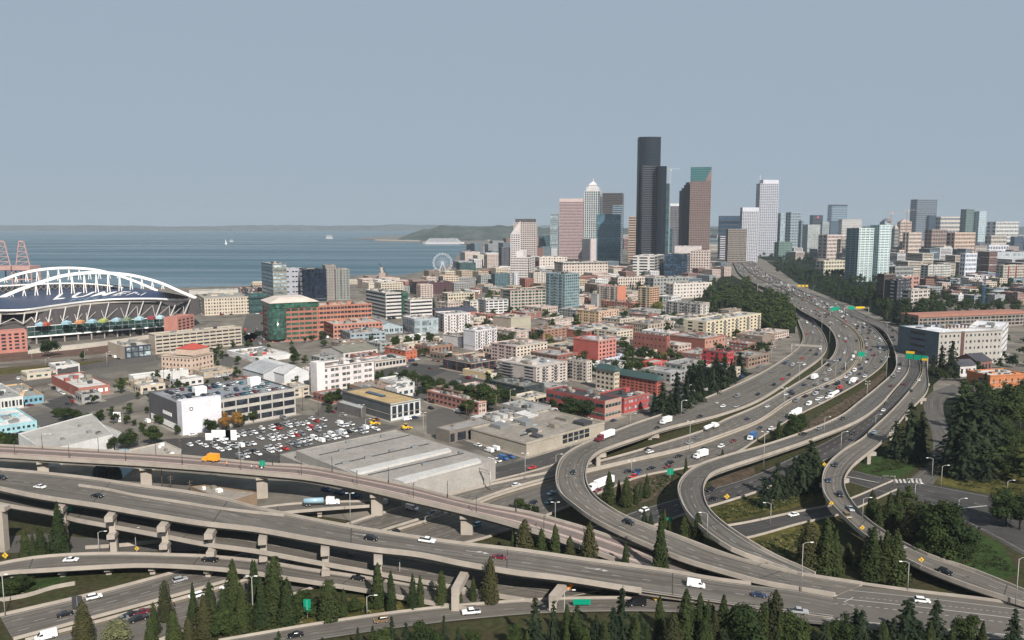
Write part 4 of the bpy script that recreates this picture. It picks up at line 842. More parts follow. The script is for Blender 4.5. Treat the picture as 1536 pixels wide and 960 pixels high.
q = [dR*(LR*a)+dL*(LL*e) for a, e in inset(.2)]; V = [(p.x,p.y,H+22) for p in q]+[(c.x,c.y,H+38)]; b.mesh(V, [(0,1,4),(1,2,4),(2,3,4),(3,0,4)], wallmat((220,216,214))); b.tube((c.x,c.y,H+36),(c.x,c.y,H+48),1.2,.4,WHITE); b.build('spire', root)
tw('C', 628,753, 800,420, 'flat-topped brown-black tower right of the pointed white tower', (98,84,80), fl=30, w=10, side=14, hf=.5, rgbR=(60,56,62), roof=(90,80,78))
tw('C', 535,608, 790,555, 'navy glass box in front of the pointed white tower', (44,58,84), fl=12, w=5, side=8, win=WIN_B, hf=.75)
tw('C', 511,596, 812,684, 'blank pale pink slab building at the foot of the navy glass box', (216,200,196), fl=3, w=1, side=6, style='none')
tw('C', 688,780, 815,492, 'pale topped slim glass tower rising behind the wide blue glass tower', (150,166,172), fl=28, w=6, side=40, rgbR=(176,178,182), win=WIN_B, hf=.62)
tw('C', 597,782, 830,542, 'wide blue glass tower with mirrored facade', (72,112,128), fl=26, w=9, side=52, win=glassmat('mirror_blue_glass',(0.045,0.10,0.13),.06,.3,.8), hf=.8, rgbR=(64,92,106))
tw('C', 780,822, 815,556, 'thin tan tower between blue glass and the black tower', (196,162,138), fl=18, w=3, side=5, hf=.45)
# tallest black tower: three stepped slabs with bowed faces
def bowed(reg, xl, xr, yb, yt, depth, bulge, label=None, rgb=(40,46,56), parent=None, fl=60, win=WIN, name='slab', z=0, cap=False, spandrel=(60,62,70)):
    x0, y_ = U(reg,xl,yb); x1, _ = U(reg,xr,yb); yt_ = U(reg,xl,yt)[1]; A_, B_ = P(x0,y_), P(x1,y_); H = height_at(A_,yt_)
    d = B_-A_; L = d.length; d.normalize(); n = Vector((d.y,-d.x,0))
    if n.y > 0: n = -n
    K = 14; pts = []
    for i in range(K+1):
        t = i/K; p = A_+d*(L*t)+n*(bulge*sin(pi*t)); pts.append((p.x,p.y))
    back = A_-n*depth+d*L, A_-n*depth
    pts += [(back[0].x,back[0].y),(back[1].x,back[1].y)]
    return A_, d, n, L, H, pts
root = empty('skyscraper', P(*U('C',885,840))); tag(root, 'tallest tower, black glass with bowed stepped slabs', 'skyscraper'); o_ = Vector(root.location)
BLK = mat('black_granite', (.006,.0085,.013), .5, .08, .3, .12); BLK2 = mat('black_spandrel', srgb(92,92,98,.6), .5, .1, .3, .2); BLK3 = mat('dark_spandrel', srgb(46,58,70,.55), .5, .1, .3, .15)
for (xl,xr,yt,yb,dep,bul,nm,fl) in ((828,950,97,845,34,5,'tall_slab',60),(850,938,262,850,30,-5,'middle_slab',46),(936,986,266,852,44,3,'low_slab',46)):
    A_, d, n, L, H, pts = bowed('C',xl,xr,yb,yt,dep,bul); b = MB(); b.prism([(x-o_.x,y-o_.y) for x,y in pts], 0, H, BLK); w = b.build(nm, root)
    if nm == 'low_slab': continue
    for k_ in range(fl):
        z = H*(k_+.5)/fl; b = MB(); front = pts[:15]; ln = [Vector((x-o_.x,y-o_.y,z)) for x,y in front]
        if nm == 'tall_slab': ln = ln[4:]
        if nm == 'tall_slab' and z < H*.735: continue
        wall_line(b, ln, [n]*len(ln), .35, 0, H/fl*.42, BLK3 if nm == 'tall_slab' else BLK2); b.build('spandrel', w)
b = MB(); p = P(*U('C',872,845))-o_
for dx in (0,10,22): b.tube((p.x+dx,p.y+15,H*1.35),(p.x+dx,p.y+15,300),.5,.3,WHITE)
tw('C', 984,1018, 800,365, 'unfinished teal glass tower with a tower crane behind the black tower', (66,80,88), fl=30, w=3, side=8, win=WIN_T, hf=.7)
tw('C', 990,1036, 800,625, 'small dark teal block at the foot of the black tower', (56,84,94), fl=10, w=3, side=6, win=WIN_T, hf=.7)
r = tw('C', 1015,1085, 790,495, 'grey ribbed tower with a white top behind the brown stepped tower', (150,148,152), fl=30, w=9, side=6, style='row', ribs=1, hf=.8)
crown(r, (sq, 9), 'crown', wallmat((222,222,224)))
# brown tower with teal top
r = tw('C', 1136,1303, 830,345, 'brown granite tower with a teal glass wedge crown', (152,124,114), fl=46, w=12, side=62, hf=.5, style='row', ribs=1, ws=4, rgbR=(158,130,118), az=12)
root, N, dR, dL, LR, LL, H = r
TEAL = mat('teal_glass', srgb(66,118,120,.55), .25, .2, .15, .5)
b = MB(); q = [-dL*.4-dR*.4, dR*(LR*1.05)-dL*.4, dR*(LR*1.05)+dL*(LL+.4), dL*(LL+.4)-dR*.4]; zt = height_at(N, U('C',0,270)[1])
V = [(p.x,p.y,H-3) for p in q]+[(p.x,p.y,zt) for p in q]; b.mesh(V, [(0,1,5,4),(1,2,6,5),(2,3,7,6),(3,0,4,7),(4,5,6,7)], TEAL); b.build('crown', root)
for k_ in range(6):
    z = H-3+(zt-H+3)*(k_+.5)/6; c = dL*(LL/2)-dR*.5; link('glazing_bar', unit(wallmat((110,160,160))), root, (c.x,c.y,z), atan2(dL.y,dL.x), (LL,.3,.8))
b = MB(); c1 = dR*(LR+.2)-dL*.6; 
for k_ in range(3): 
    pass
q0, q1, q2 = -dR*.9-dL*.6, -dR*.9+dL*(LL*.28), -dR*.9-dL*.6; b.mesh([(q0.x,q0.y,H-3.2),(q1.x,q1.y,H-3.2),(q2.x,q2.y,zt-3),(q0.x+dR.x,q0.y+dR.y,H-3.2),(q1.x+dR.x,q1.y+dR.y,H-3.2),(q2.x+dR.x,q2.y+dR.y,zt-3)], [(0,1,2),(5,4,3),(0,2,5,3),(1,4,5,2),(0,3,4,1)], wallmat((152,124,114))); b.build('wedge', root)
for i_, (x_, y_) in enumerate(((1090,405),(1103,390),(1116,372),(1126,358))):
    p = P(*U('C',x_+8,822))-N; H2 = height_at(P(*U('C',x_+8,822)), U('C',0,y_)[1]); b = MB(); b.box((p.x,p.y+16,H2/2),(26,24,H2),wallmat((84,70,74)),radians(12)); b.build('shoulder', root)
tw('C', 1300,1422, 800,552, 'low dark blue-grey slab behind the brown box', (70,80,92), fl=10, w=5, side=6, win=WIN_B, hf=.6)
tw('C', 1340,1462, 830,628, 'squat brown gridded office box beside the freeway', (150,138,126), fl=16, w=14, side=8, style='row', ribs=1, hf=.6, sideL=True)
tw('C', 1300,1340, 800,668, 'thin pale block left of the squat brown box', (190,186,196), fl=10, w=2, side=4, hf=.5, sideL=True)
r = tw('C', 1422,1530, 820,525, 'white ribbed tower left of the tallest white tower', (196,198,206), fl=34, w=9, side=4, style='row', hf=.5, sideL=True, ribs=1)
crown(r, (sq, 12), 'crown', wallmat((206,208,214)))
# ---- D region ----
r = tw('D', 185,297, 520,152, 'tall white-grey ribbed tower with a notched slanted top', (188,190,200), fl=44, w=9, side=6, style='row', hf=.45, ribs=1, sideL=True)
crown(r, ([(.15,0),(1,0),(1,1),(.15,1)], 14), 'crown', wallmat((206,206,216)))
b = MB(); b.tube((0,6,r[6]),(0,6,r[6]+34),.8,.4,WHITE); b.build('mast', r[0])
T_ = [(258,292,510,330,(120,148,158),10,WIN_B,'slim blue glass tower beside the notched white tower'),
 (290,332,510,303,(150,170,180),12,WIN_L,'pale blue glass slab in the pair behind the green block'),
 (333,412,500,298,(150,164,170),14,WIN_B,'grey glass tower with a lit white roof edge'),
 (400,425,500,340,(130,146,152),12,WIN_B,'thin grey-blue slab touching the lit-edged tower'),
 (418,508,520,360,(160,164,158),14,WIN_L,'grey gridded apartment tower right of the glass pair'),
 (275,366,535,448,(110,134,124),7,WIN_T,'low green glass office by the freeway trees'),
 (508,552,460,345,(150,156,156),9,WIN_L,'grey mid-rise between the red logo tower and black-topped tower'),
 (455,520,460,312,(58,66,78),9,WIN,'dark tower with a red round logo'),
 (546,645,430,268,(132,154,168),14,WIN_B,'glass tower with a black square top'),
 (548,600,450,340,(74,92,104),8,WIN_B,'dark glass block under the black-topped tower'),
 (597,716,450,334,(196,184,172),9,WIN_L,'beige and pale glass condominium block'),
 (498,672,560,412,(206,186,178),8,WIN,'long pinkish apartment slab above the trees'),
 (586,672,560,432,(158,150,136),8,WIN,'grey-olive apartment block in front of the pinkish slab'),
 (868,905,520,380,(150,146,140),8,WIN,'grey mid-rise wedge left of the arched beige tower'),
 (808,880,520,345,(150,168,176),9,WIN_L,'pale glass block with a grey dome roof'),
 (897,968,470,345,(206,178,160),8,WIN,'beige tower with an arched stepped top'),
 (966,1099,470,232,(124,130,138),22,WIN_B,'tall grey grid tower on the right hill'),
 (1042,1092,470,315,(56,66,82),8,WIN_B,'dark blue block leaning against the tall grey grid tower'),
 (1090,1216,470,320,(206,196,184),7,WIN_B,'wide beige hospital block with blue windows'),
 (1217,1286,490,282,(110,128,122),16,WIN_T,'dark green-grey tower in the pair on the right'),
 (1284,1348,490,293,(176,196,204),16,WIN_L,'pale ice-blue glass tower in the pair on the right'),
 (1350,1512,480,345,(206,204,200),7,WIN,'wide white terraced hospital on the far right'),
 (1340,1450,520,415,(190,180,168),5,WIN,'low beige block below the white terraced hospital'),
 (1468,1536,500,420,(70,80,98),4,WIN_B,'dark blue glass low block at the right edge'),
 (925,1020,560,400,(206,186,172),8,WIN,'stepped beige tower in front of the arched tower'),
 (862,1040,560,488,(206,182,168),3,WIN,'broad low beige podium with dark bands'),
 (1036,1148,560,385,(150,128,118),9,WIN,'brown brick hospital block'),
 (1146,1292,560,400,(206,178,156),8,WIN,'cream stepped hospital wing'),
 (1215,1300,620,505,(214,218,226),5,WIN_B,'white and blue clinic cube'),
 (1270,1460,540,465,(214,212,220),3,WIN_B,'long white clinic with a blue window strip'),
 (1330,1540,600,500,(176,180,186),4,WIN_L,'long pale grey glassy clinic'),
 (1015,1168,650,565,(196,196,188),6,WIN,'grey-white slab apartment block with balconies'),
 (1395,1540,655,565,(190,178,164),6,WIN,'cream apartment block with dark red stripes'),
 (485,655,620,542,(206,196,170),4,WIN,'cream apartment block above the freeway embankment'),
 (855,978,640,572,(150,152,150),3,WIN,'low grey building behind the black apartments')]
for i_, (xl,xr,yb,yt,rgb,fl,win,lab) in enumerate(T_):
    far = yb < 480; r = tw('D', xl,xr,yb,yt,lab,rgb,fl=max(fl,3),w=max(3,int((xr-xl)/9)),side=(xr-xl)*(.22 if not far else .12),sideL=True,az=70 if not far else 76,style='row' if far else 'punch',ribs=1 if far else 0,hf=.55,wf=.55,win=win,name='apartment_tower' if fl>8 else 'apartment_building',units=2, ws=2, cat='tower' if fl > 8 else 'building')
    if 'black square' in lab: crown(r,(sq,16),'crown',wallmat((48,52,60)))
    if 'arched' in lab and 'front' not in lab: crown(r,(inset(.15),7),'crown',wallmat((206,178,160))); crown(r,(inset(.32),12),'crown_top',wallmat((206,178,160)))
    if 'dome' in lab:
        root, N, dR, dL, LR, LL, H = r; b = MB(); c = dR*(LR/2)+dL*(LL/2); vs = []
        for j in range(5):
            t = pi/2*j/4; vs += [(c.x+cos(2*pi*k/12)*LR*.42*cos(t), c.y+sin(2*pi*k/12)*LR*.42*cos(t), H-.5+sin(t)*14) for k in range(12)]
        b.mesh(vs, [(j*12+k,j*12+(k+1)%12,j*12+12+(k+1)%12,j*12+12+k) for j in range(4) for k in range(12)], wallmat((120,120,124)), True); b.build('dome', root)
    if 'red round' in lab:
        root, N, dR, dL, LR, LL, H = r; b = MB(); c = dR*(LR/2)-dL*.6; b.tube(c+Vector((0,0,H-16)),c-dL*1.5+Vector((0,0,H-16)),9,9,wallmat((206,70,96)),20); b.build('logo', root)
    if 'balconies' in lab or 'stripes' in lab:
        root, N, dR, dL, LR, LL, H = r
        for k_ in (.25,.6):
            c = dR*(LR*k_)-dL*.3; link('coloured_panel', unit(wallmat((150,60,52) if 'stripes' in lab else (150,150,146))), root, (c.x,c.y,H*.5), atan2(dR.y,dR.x), (LR*.06,.5,H*.85))
# teal balcony tower
for (xl,xn,xr,yt,lb) in ((640,690,792,378,'left half of the teal and white balcony tower'),(790,792,866,362,'right half of the teal and white balcony tower')):
    r = bld('D', xl,xn,xr,650,yt,lb,(120,146,150) if xl<700 else (176,200,202),(200,216,216),az=72,fl=22,wl=5,wr=8 if xl<700 else 6,hf=.5,wf=.5,win=glassmat('balcony_glass',(.035,.08,.085),.12,.6),name='apartment_tower',cat='tower',roof=(190,200,200),units=3,dl=None if xl<700 else 28)
    root, N, dR, dL, LR, LL, H = r
    for k_ in range(21):
        c = dR*(LR/2)-dL*.7; link('balcony', unit(wallmat((206,222,222))), root, (c.x,c.y,2+(H-4)*k_/21), atan2(dR.y,dR.x), (LR*.98,1.5,.35))
# black and white apartments under it
bld('D', 795,822,890,770,610,'dark brown apartment block half hidden by trees',(74,62,62),(92,76,70),az=60,fl=8,wl=2,wr=5,name='apartment_building',roof=(120,116,112),units=2)
bld('D', 875,888,965,790,640,'black clad apartment block with white trim',(52,54,62),(60,62,70),az=60,fl=8,wl=1,wr=5,win=WIN_L,hf=.4,wf=.3,name='apartment_building',roof=(190,190,190),units=3,dl=20)
bld('D', 940,962,1062,792,690,'white gridded apartment wing attached to the black block',(196,186,176),az=60,fl=5,wl=1,wr=8,name='apartment_building',roof=(200,196,190),units=2,dl=18)
bld('D', 905,920,1010,690,622,'white penthouse block behind the black clad apartments',(206,204,204),(190,140,124),az=60,fl=3,wl=1,wr=5,name='apartment_building',roof=(214,214,212),units=2,dl=18,foot=False)
# terracotta roofed construction
r = bld('F', 915,925,1560,440,370,'long unfinished building with terracotta coloured top slab and open floors',(150,138,126),az=74,fl=3,wl=1,wr=26,hf=.6,wf=.75,name='building_under_construction',roof=(160,112,94),units=4,dl=26,parapet=.1)
root, N, dR, dL, LR, LL, H = r
b = MB(); q = [-dR*1-dL*1, dR*(LR+1)-dL*1, dR*(LR+1)+dL*(LL+1), -dR*1+dL*(LL+1)]; b.prism([(p.x,p.y) for p in q], H, H+2.6, wallmat((176,116,96))); b.build('top_slab', root)
# big white gridded block
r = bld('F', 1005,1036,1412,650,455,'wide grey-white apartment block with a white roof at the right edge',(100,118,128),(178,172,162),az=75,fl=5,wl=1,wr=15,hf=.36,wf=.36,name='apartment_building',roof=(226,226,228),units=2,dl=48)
root, N, dR, dL, LR, LL, H = r
o2 = N+dR*LR; dr2 = dirv(36)
box_building(o2, dr2, dirv(-54), 62, 26, H+.6, 'bright white end wing of the wide apartment block at the right edge', (206,202,200), (214,212,212), 5, 1, 9, 'punch', WIN, (228,228,230), 'building','apartment_building', 3, hf=.36, wf=.36, sl='none')
b = MB(); c = dR*(LR*.37)-dL*.12; b.box((c.x,c.y,H*.5),(3.5,.3,H),wallmat((104,74,66)),atan2(dR.y,dR.x)); b.build('brown_panel', root)
b = MB()
for k_ in range(7):
    b = MB(); c = dR*(LR*(.45+.06*k_))+dL*(LL*.5); b.box((c.x,c.y,H+.6),(1.2,1.2,3.0),wallmat((110,80,76)),0); b.build('chimney', root)
bld('F', 966,975,1005,500,420,'white and red banner-like small block left of the wide apartment block',(206,196,190),(176,96,90),az=75,fl=2,wl=1,wr=2,style='none',name='shed',units=0,dl=14)
gable('F', 1140,1165,1262,712,650, 'small white gabled house with a dark roof',(206,200,196),(84,84,90),az=75,rise=4,name='house',wr=4,dl=14,cat='house')
gable('F', 1190,1265,1352,690,625, 'brown brick gabled house behind the small white house',(140,96,84),(78,78,84),az=66,rise=5,name='house',wr=4,dl=20,cat='house')
bld('F', 1330,1338,1560,775,702,'orange painted low building with a white roof at the right edge',(206,122,72),az=76,fl=1,wl=1,wr=6,hf=.4,wf=.2,name='commercial_building',roof=(214,214,212),units=4,dl=22)
# civic blocks below the skyline
for a in ((240,300,480,905,818,'red brick small high-rise left of the court building',(150,70,76),6,2),):
    pass
bld('C', 236,262,302,890,812,'dark red brick block below the pink striped tower',(160,78,80),az=66,fl=7,wl=2,wr=3,name='brick_building',units=1)
bld('C', 258,266,425,890,790,'cream neoclassical block with tall window bays',(214,202,190),az=70,fl=6,wl=1,wr=10,wf=.4,name='civic_building',roof=(206,196,186),units=4,dl=50)
r = bld('C', 390,400,660,930,820,'grand stone courthouse with a grey-green cornice',(206,190,176),az=70,fl=6,wl=1,wr=16,hf=.5,wf=.4,name='courthouse',roof=(176,172,166),units=8,dl=46)
root, N, dR, dL, LR, LL, H = r
b = MB(); q = [-dR*1.6-dL*1.6, dR*(LR+1.6)-dL*1.6, dR*(LR+1.6)+dL*(LL+1), -dR*1.6+dL*(LL+1)]; qi = [dR*1-(-dL)*1, dR*(LR-1)+dL*1, dR*(LR-1)+dL*(LL-1), dR*1+dL*(LL-1)]
V = [(p.x,p.y,H-3) for p in q]+[(p.x,p.y,H-1.2) for p in q]+[(p.x,p.y,H-1.2) for p in qi]; b.mesh(V, [(0,1,5,4),(1,2,6,5),(2,3,7,6),(3,0,4,7),(4,5,9,8),(5,6,10,9),(6,7,11,10),(7,4,8,11)], wallmat((104,108,102))); b.build('cornice', root)
bld('C', 804,925,985,905,785,'white office with thick horizontal bands and a stepped right side',(220,214,206),(150,146,142),az=20,fl=7,wl=4,wr=3,hf=.5,wf=.8,name='office_building',roof=(206,200,194),units=2)
bld('C', 985,1112,1135,900,772,'black glass office block in front of the brown tower',(40,46,62),az=20,fl=9,wl=8,wr=1,wf=.9,hf=.7,win=WIN_B,name='office_building',roof=(190,186,190),units=3)
bld('C', 1135,1240,1300,895,752,'pale pink concrete office with gridded windows near the freeway',(216,194,182),az=20,fl=9,wl=7,wr=3,wf=.5,name='office_building',roof=(220,208,200),units=4)
bld('C', 1045,1180,1200,840,728,'white stepped top block behind the black glass office',(222,212,208),az=20,fl=3,style='none',name='office_building',units=3)
bld('C', 100,118,235,960,880,'pale grey ribbed hotel below the old white high-rise',(196,200,208),az=66,fl=10,wl=1,wr=8,wf=.5,name='hotel',units=2,dl=20)
bld('C', 215,232,302,965,880,'cream mid-rise right of the ribbed hotel',(200,190,176),az=66,fl=9,wl=1,wr=5,wf=.5,name='apartment_building',units=2,dl=20)
bld('C', 0,10,95,965,885,'dark teal glass mid-rise at the left foot of downtown',(90,112,118),az=66,fl=9,wl=1,wr=5,win=WIN_T,wf=.6,name='office_building',units=2,dl=20)
bld('C', 40,48,98,880,735,'dark slate tower left of the dark-capped tower',(96,98,104),az=66,fl=12,wl=1,wr=4,name='office_tower',units=1,dl=20)
bld('C', 62,66,102,875,790,'small sandstone office tower',(206,172,138),az=66,fl=8,wl=1,wr=4,name='office_tower',units=1,dl=16)
bld('C', 262,290,376,785,665,'teal glass low tower left of the pink striped tower',(76,104,116),az=20,fl=10,wl=2,wr=6,win=WIN_T,wf=.7,name='office_tower',units=1,dl=20)
bld('B', 1178,1190,1282,370,285,'teal glass waterfront block behind the ferris wheel',(70,92,92),az=66,fl=7,wl=1,wr=6,win=WIN_T,wf=.7,name='office_building',units=2,dl=24)
bld('B', 905,945,1145,470,400,'dark brick warehouse block with tall piers near the old terminal',(100,66,70),az=62,fl=5,wl=4,wr=14,hf=.6,wf=.5,name='brick_warehouse',roof=(70,66,68),units=2)
bld('B', 1070,1095,1182,440,362,'cream masonry block behind the dark brick warehouse',(212,190,164),az=62,fl=6,wl=2,wr=6,name='apartment_building',units=2,dl=24)
bld('B', 1100,1120,1275,520,460,'pale yellow long building with tall trees in front',(212,198,170),az=62,fl=3,wl=2,wr=10,name='commercial_building',units=4,dl=22)
bld('B', 1232,1250,1330,575,508,'cream block with horizontal slots left of the white banded office',(212,204,194),az=62,fl=4,wl=2,wr=6,name='office_building',units=2,dl=24)
gable('B', 1030,1060,1290,600,575,'old train shed hall with a dark roof and red eaves',(176,110,100),(74,78,90),az=62,rise=5,name='station_hall',dl=30)
# ---------------- stadium ----------------
ST = empty('stadium', P(150,500)); tag(ST, 'football stadium with white arches and a navy lettered roof', 'stadium'); so_ = Vector(ST.location)
def q3(px,py,z): return P(px,py,z)-so_
FOOT.append([(P(x,y).x,P(x,y).y) for x,y in ((-60,530),(285,500),(300,452),(-60,452))])
NAVY = mat('navy_roof', srgb(52,66,96,.62), .45, .12, .05, .4, scale2=.3)
fr = [(-60,464),(30,464.5),(80,458),(130,451.5),(165,448.5),(200,447.5),(235,447.5),(262,448.5),(284,446)]
bk = [(-60,441),(0,439),(40,436.5),(80,434),(120,432),(160,431),(200,432),(235,436.5),(268,442)]
A_ = [q3(x,y,34) for x,y in fr]; B_ = [q3(x,y,42) for x,y in bk]
A2 = smooth(A_,40); B2 = smooth(B_,40); b = MB(); strip(b, A2, B2, NAVY); b.build('roof', ST)
b = MB(); n0 = [Vector((0,-1,0))]*40; wall_line(b, A2, n0, .8, -1.2, .6, WHITE); b.build('roof_edge', ST)
b = MB(); A3 = [p+Vector((0,4,-2.6)) for p in A2]; wall_line(b, A3, n0, 1.0, -2.2, 0, wallmat((206,196,184))); b.build('fascia', ST)
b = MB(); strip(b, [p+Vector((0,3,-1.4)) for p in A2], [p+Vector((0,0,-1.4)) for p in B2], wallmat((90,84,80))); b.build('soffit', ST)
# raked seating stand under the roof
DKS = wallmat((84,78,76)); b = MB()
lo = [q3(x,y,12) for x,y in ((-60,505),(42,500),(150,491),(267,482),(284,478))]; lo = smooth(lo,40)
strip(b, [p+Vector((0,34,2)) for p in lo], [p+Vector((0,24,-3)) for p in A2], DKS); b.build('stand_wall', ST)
# lower glass concourse, brick ends
g0 = [q3(x,y,8) for x,y in ((42,505.6),(100,501),(180,494.5),(267,488))]; g0 = smooth(g0,24); n1 = [Vector((0,1,0))]*24
GG = glassmat('concourse_glass',(0.018,0.042,0.038),.1,.3)
b = MB(); wall_line(b, g0, n1, 12, 0, 10.0, GG); b.build('glass_front', ST)
for k_ in range(0,24):
    b = MB(); p = g0[k_]+Vector((-.1,-.35,0)); b.beam((p.x,p.y,8),(p.x,p.y,18),.45,.45,STEEL); b.build('mullion', ST)
for z_ in (-.9,4.8,10.0):
    b = MB(); wall_line(b, [p+Vector((0,-.6,0)) for p in g0], n1, 1.2, z_, z_+(1.4 if z_ <0 else .5), WHITE if z_ != 4.8 else STEEL); b.build('floor_band', ST)
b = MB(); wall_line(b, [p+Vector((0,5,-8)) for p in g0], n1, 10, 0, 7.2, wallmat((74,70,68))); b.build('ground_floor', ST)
for k_ in range(1,24,2):
    b = MB(); p = g0[k_]+Vector((0,2,0)); b.beam((p.x,p.y,0),(p.x,p.y,7.2),1.1,1.1,CONC); b.build('column', ST)
SB = wallmat((196,124,108))
def brick_end(pts, z1, wn, rows, lab):
    b = MB(); L_ = [P(x,y)-so_ for x,y in pts]; d = (L_[1]-L_[0]); L = d.length; d.normalize(); n = Vector((d.y,-d.x,0)); n = n if n.y < 0 else -n
    q = [L_[0],L_[1],L_[1]-n*16,L_[0]-n*16]; b.prism([(p.x,p.y) for p in q], 0, z1, SB); b.build('brick_pavilion', ST)
    face_windows(ST, L_[0], d, n, L, 2.5, z1-2, rows, wn, WIN, 'punch', .55, .55)
brick_end([(-50,535),(42,527)], 21, 9, 5, '')
brick_end([(267,505),(292,499)], 21, 4, 5, '')
b = MB(); L_ = [P(x,y)-so_ for x,y in ((42,531),(130,522),(225,508))]; L_ = smooth(L_,12); wall_line(b, L_, [Vector((0,1,0))]*12, 18, 0, 3.2, wallmat((196,184,168))); b.build('plinth', ST)
# deck with coloured tents, posts and braces
for k_ in range(15):
    t = k_/14; i = int(t*38)+1; p = A2[i]+Vector((0,2,-4)); x_, y_ = proj(p+so_)
    q = q3(x_-6-8*t, 489.5-13.5*t if x_>0 else 490, 19); b = MB(); b.beam(p, (q.x,q.y+6,19), 1.1, 1.1, wallmat((214,206,196))); b.build('post', ST)
    if k_ < 14:
        j = int((k_+1)/14*38)+1; p2 = A2[j]+Vector((0,2,-4)); mid = (p+p2)/2; mid.z = 23; base1 = Vector((q.x,q.y+6,19)); x2,_ = proj(p2+so_); q2 = q3(x2-6-8*(k_+1)/14, 489.5-13.5*(k_+1)/14, 19)
        b = MB(); b.beam(base1, (mid.x,mid.y,25), .6,.6,wallmat((206,198,190))); b.beam((mid.x,mid.y,25),(q2.x,q2.y+6,19),.6,.6,wallmat((206,198,190))); b.build('brace', ST)
for x_, c_ in ((61,(150,190,206)),(100,(150,190,206)),(138,(150,190,206)),(175,(160,196,210)),(209,(160,200,210)),(240,(170,206,214)),(68,(190,90,60)),(120,(206,140,90)),(155,(170,180,90)),(228,(150,60,70)),(190,(120,140,110))):
    p = q3(x_, 490-(x_-42)*.06, 19); b = MB(); s = 3.6; V = [(p.x-s,p.y-s,19),(p.x+s,p.y-s,19),(p.x+s,p.y+s,19),(p.x-s,p.y+s,19),(p.x-s,p.y-s,21.4),(p.x+s,p.y-s,21.4),(p.x+s,p.y+s,21.4),(p.x-s,p.y+s,21.4),(p.x,p.y,23.4)]
    b.mesh(V, [(0,1,5,4),(1,2,6,5),(2,3,7,6),(3,0,4,7),(4,5,8),(5,6,8),(6,7,8),(7,4,8)], wallmat(c_)); b.build('deck_tent', ST)
# arches
def arch(line, base, az, land, r0, gap=None):
    d = dirv(az); pts = []
    for x_, y_ in line:
        x = (x_-CX)/F; v = -(y_-CY)/F           # intersect the pixel ray with the vertical plane through base along d
        ray = Vector((x, cp+v*sp, -sp+v*cp)); nrm = Vector((d.y,-d.x,0)); t = (base-Vector((0,0,CZ))).dot(nrm)/ray.dot(nrm); pts.append(Vector((0,0,CZ))+ray*t)
    p2 = smooth(pts, 44); b = MB()
    for a_, c_ in zip(p2, p2[1:]): b.beam(a_-so_, c_-so_, r0, r0*1.25, WHITE)
    b.build('arch', ST); return p2
nb = dirv(50-90); base1 = P(294,447,30)+nb*45; near = arch([(-75,480),(0,447),(25,436),(50,427),(90,414.5),(115,410.5),(140,408.8),(165,409.6),(195,412.5),(222,418.5),(245,426),(270,437),(294,447)], base1, 50, None, 2.7)
base2 = base1+nb*110
far_ = arch([(-90,452),(-40,433),(0,421),(30,410.5),(60,404.5),(90,402),(118,402.3),(145,405),(170,411),(195,419),(215,427),(236,436)], base2, 50, None, 2.5)
for line, zz in ((near,40.5),(far_,50)):
    for i in range(2,43,2):
        p = line[i]-so_
        if p.z-zz < 2: continue
        for s in (-1,1):
            b = MB(); q = p+dirv(50)*(1.5*s); b.beam(p, (q.x,q.y,zz-1), .8, .8, WHITE); b.build('strut', ST)
# far roof and truss
L1 = [P(x,y,z)-so_ for x,y,z in ((-60,429,50),(0,428,50),(60,425,50),(110,424,49),(150,426,47),(185,431,43))]; L1 = smooth(L1,30)
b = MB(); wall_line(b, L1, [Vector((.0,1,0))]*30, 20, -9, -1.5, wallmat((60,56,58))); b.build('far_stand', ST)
b = MB(); wall_line(b, L1, [Vector((0,-1,0))]*30, 1.0, -1.5, 0, WHITE); b.build('far_roof_edge', ST)
b = MB()
for i in range(29):
    a_, c_ = L1[i]+Vector((0,-.8,-8)), L1[i+1]+Vector((0,-.8,0)); b = MB(); b.beam(a_, (c_.x,c_.y,c_.z-1), .6,.6,STEEL); b.build('truss_member', ST)
    b = MB(); b.beam((L1[i].x,L1[i].y-.8,L1[i].z-1),(L1[i+1].x,L1[i+1].y-.8,L1[i].z-8), .5,.5,STEEL); b.build('truss_member', ST)
# roof lettering lies in the roof surface
def roofpt(px, k):
    a = min(range(40), key=lambda i: abs(proj(A2[i]+so_)[0]-px)); c = min(range(40), key=lambda i: abs(proj(B2[i]+so_)[0]-px)); return A2[a].lerp(B2[c], k)+Vector((0,0,.35))
def letter(me, m, px0, px1, k0, k1):
    xs = [v.co.x for v in me.vertices]; ys = [v.co.y for v in me.vertices]; x0, x1, y0, y1 = min(xs), max(xs), min(ys), max(ys)
    a0 = min(range(40), key=lambda i: abs(proj(A2[i].lerp(B2[i],.5)+so_)[0]-px0)); a1 = min(range(40), key=lambda i: abs(proj(A2[i].lerp(B2[i],.5)+so_)[0]-px1))
    for v in me.vertices:
        t = a0+(a1-a0)*(v.co.x-x0)/(x1-x0); k = k0+(k1-k0)*(v.co.y-y0)/(y1-y0); i = min(38,int(t)); f = t-i
        v.co = A2[i].lerp(A2[i+1],f).lerp(B2[i].lerp(B2[i+1],f), k)+Vector((0,0,.25))
    me.materials.clear(); me.materials.append(m); link('roof_lettering', me, ST)
letter(TXT_A, WHITE, 80, 216, .33, .68); letter(TXT_B, wallmat((128,160,194)), 124, 190, .12, .27)
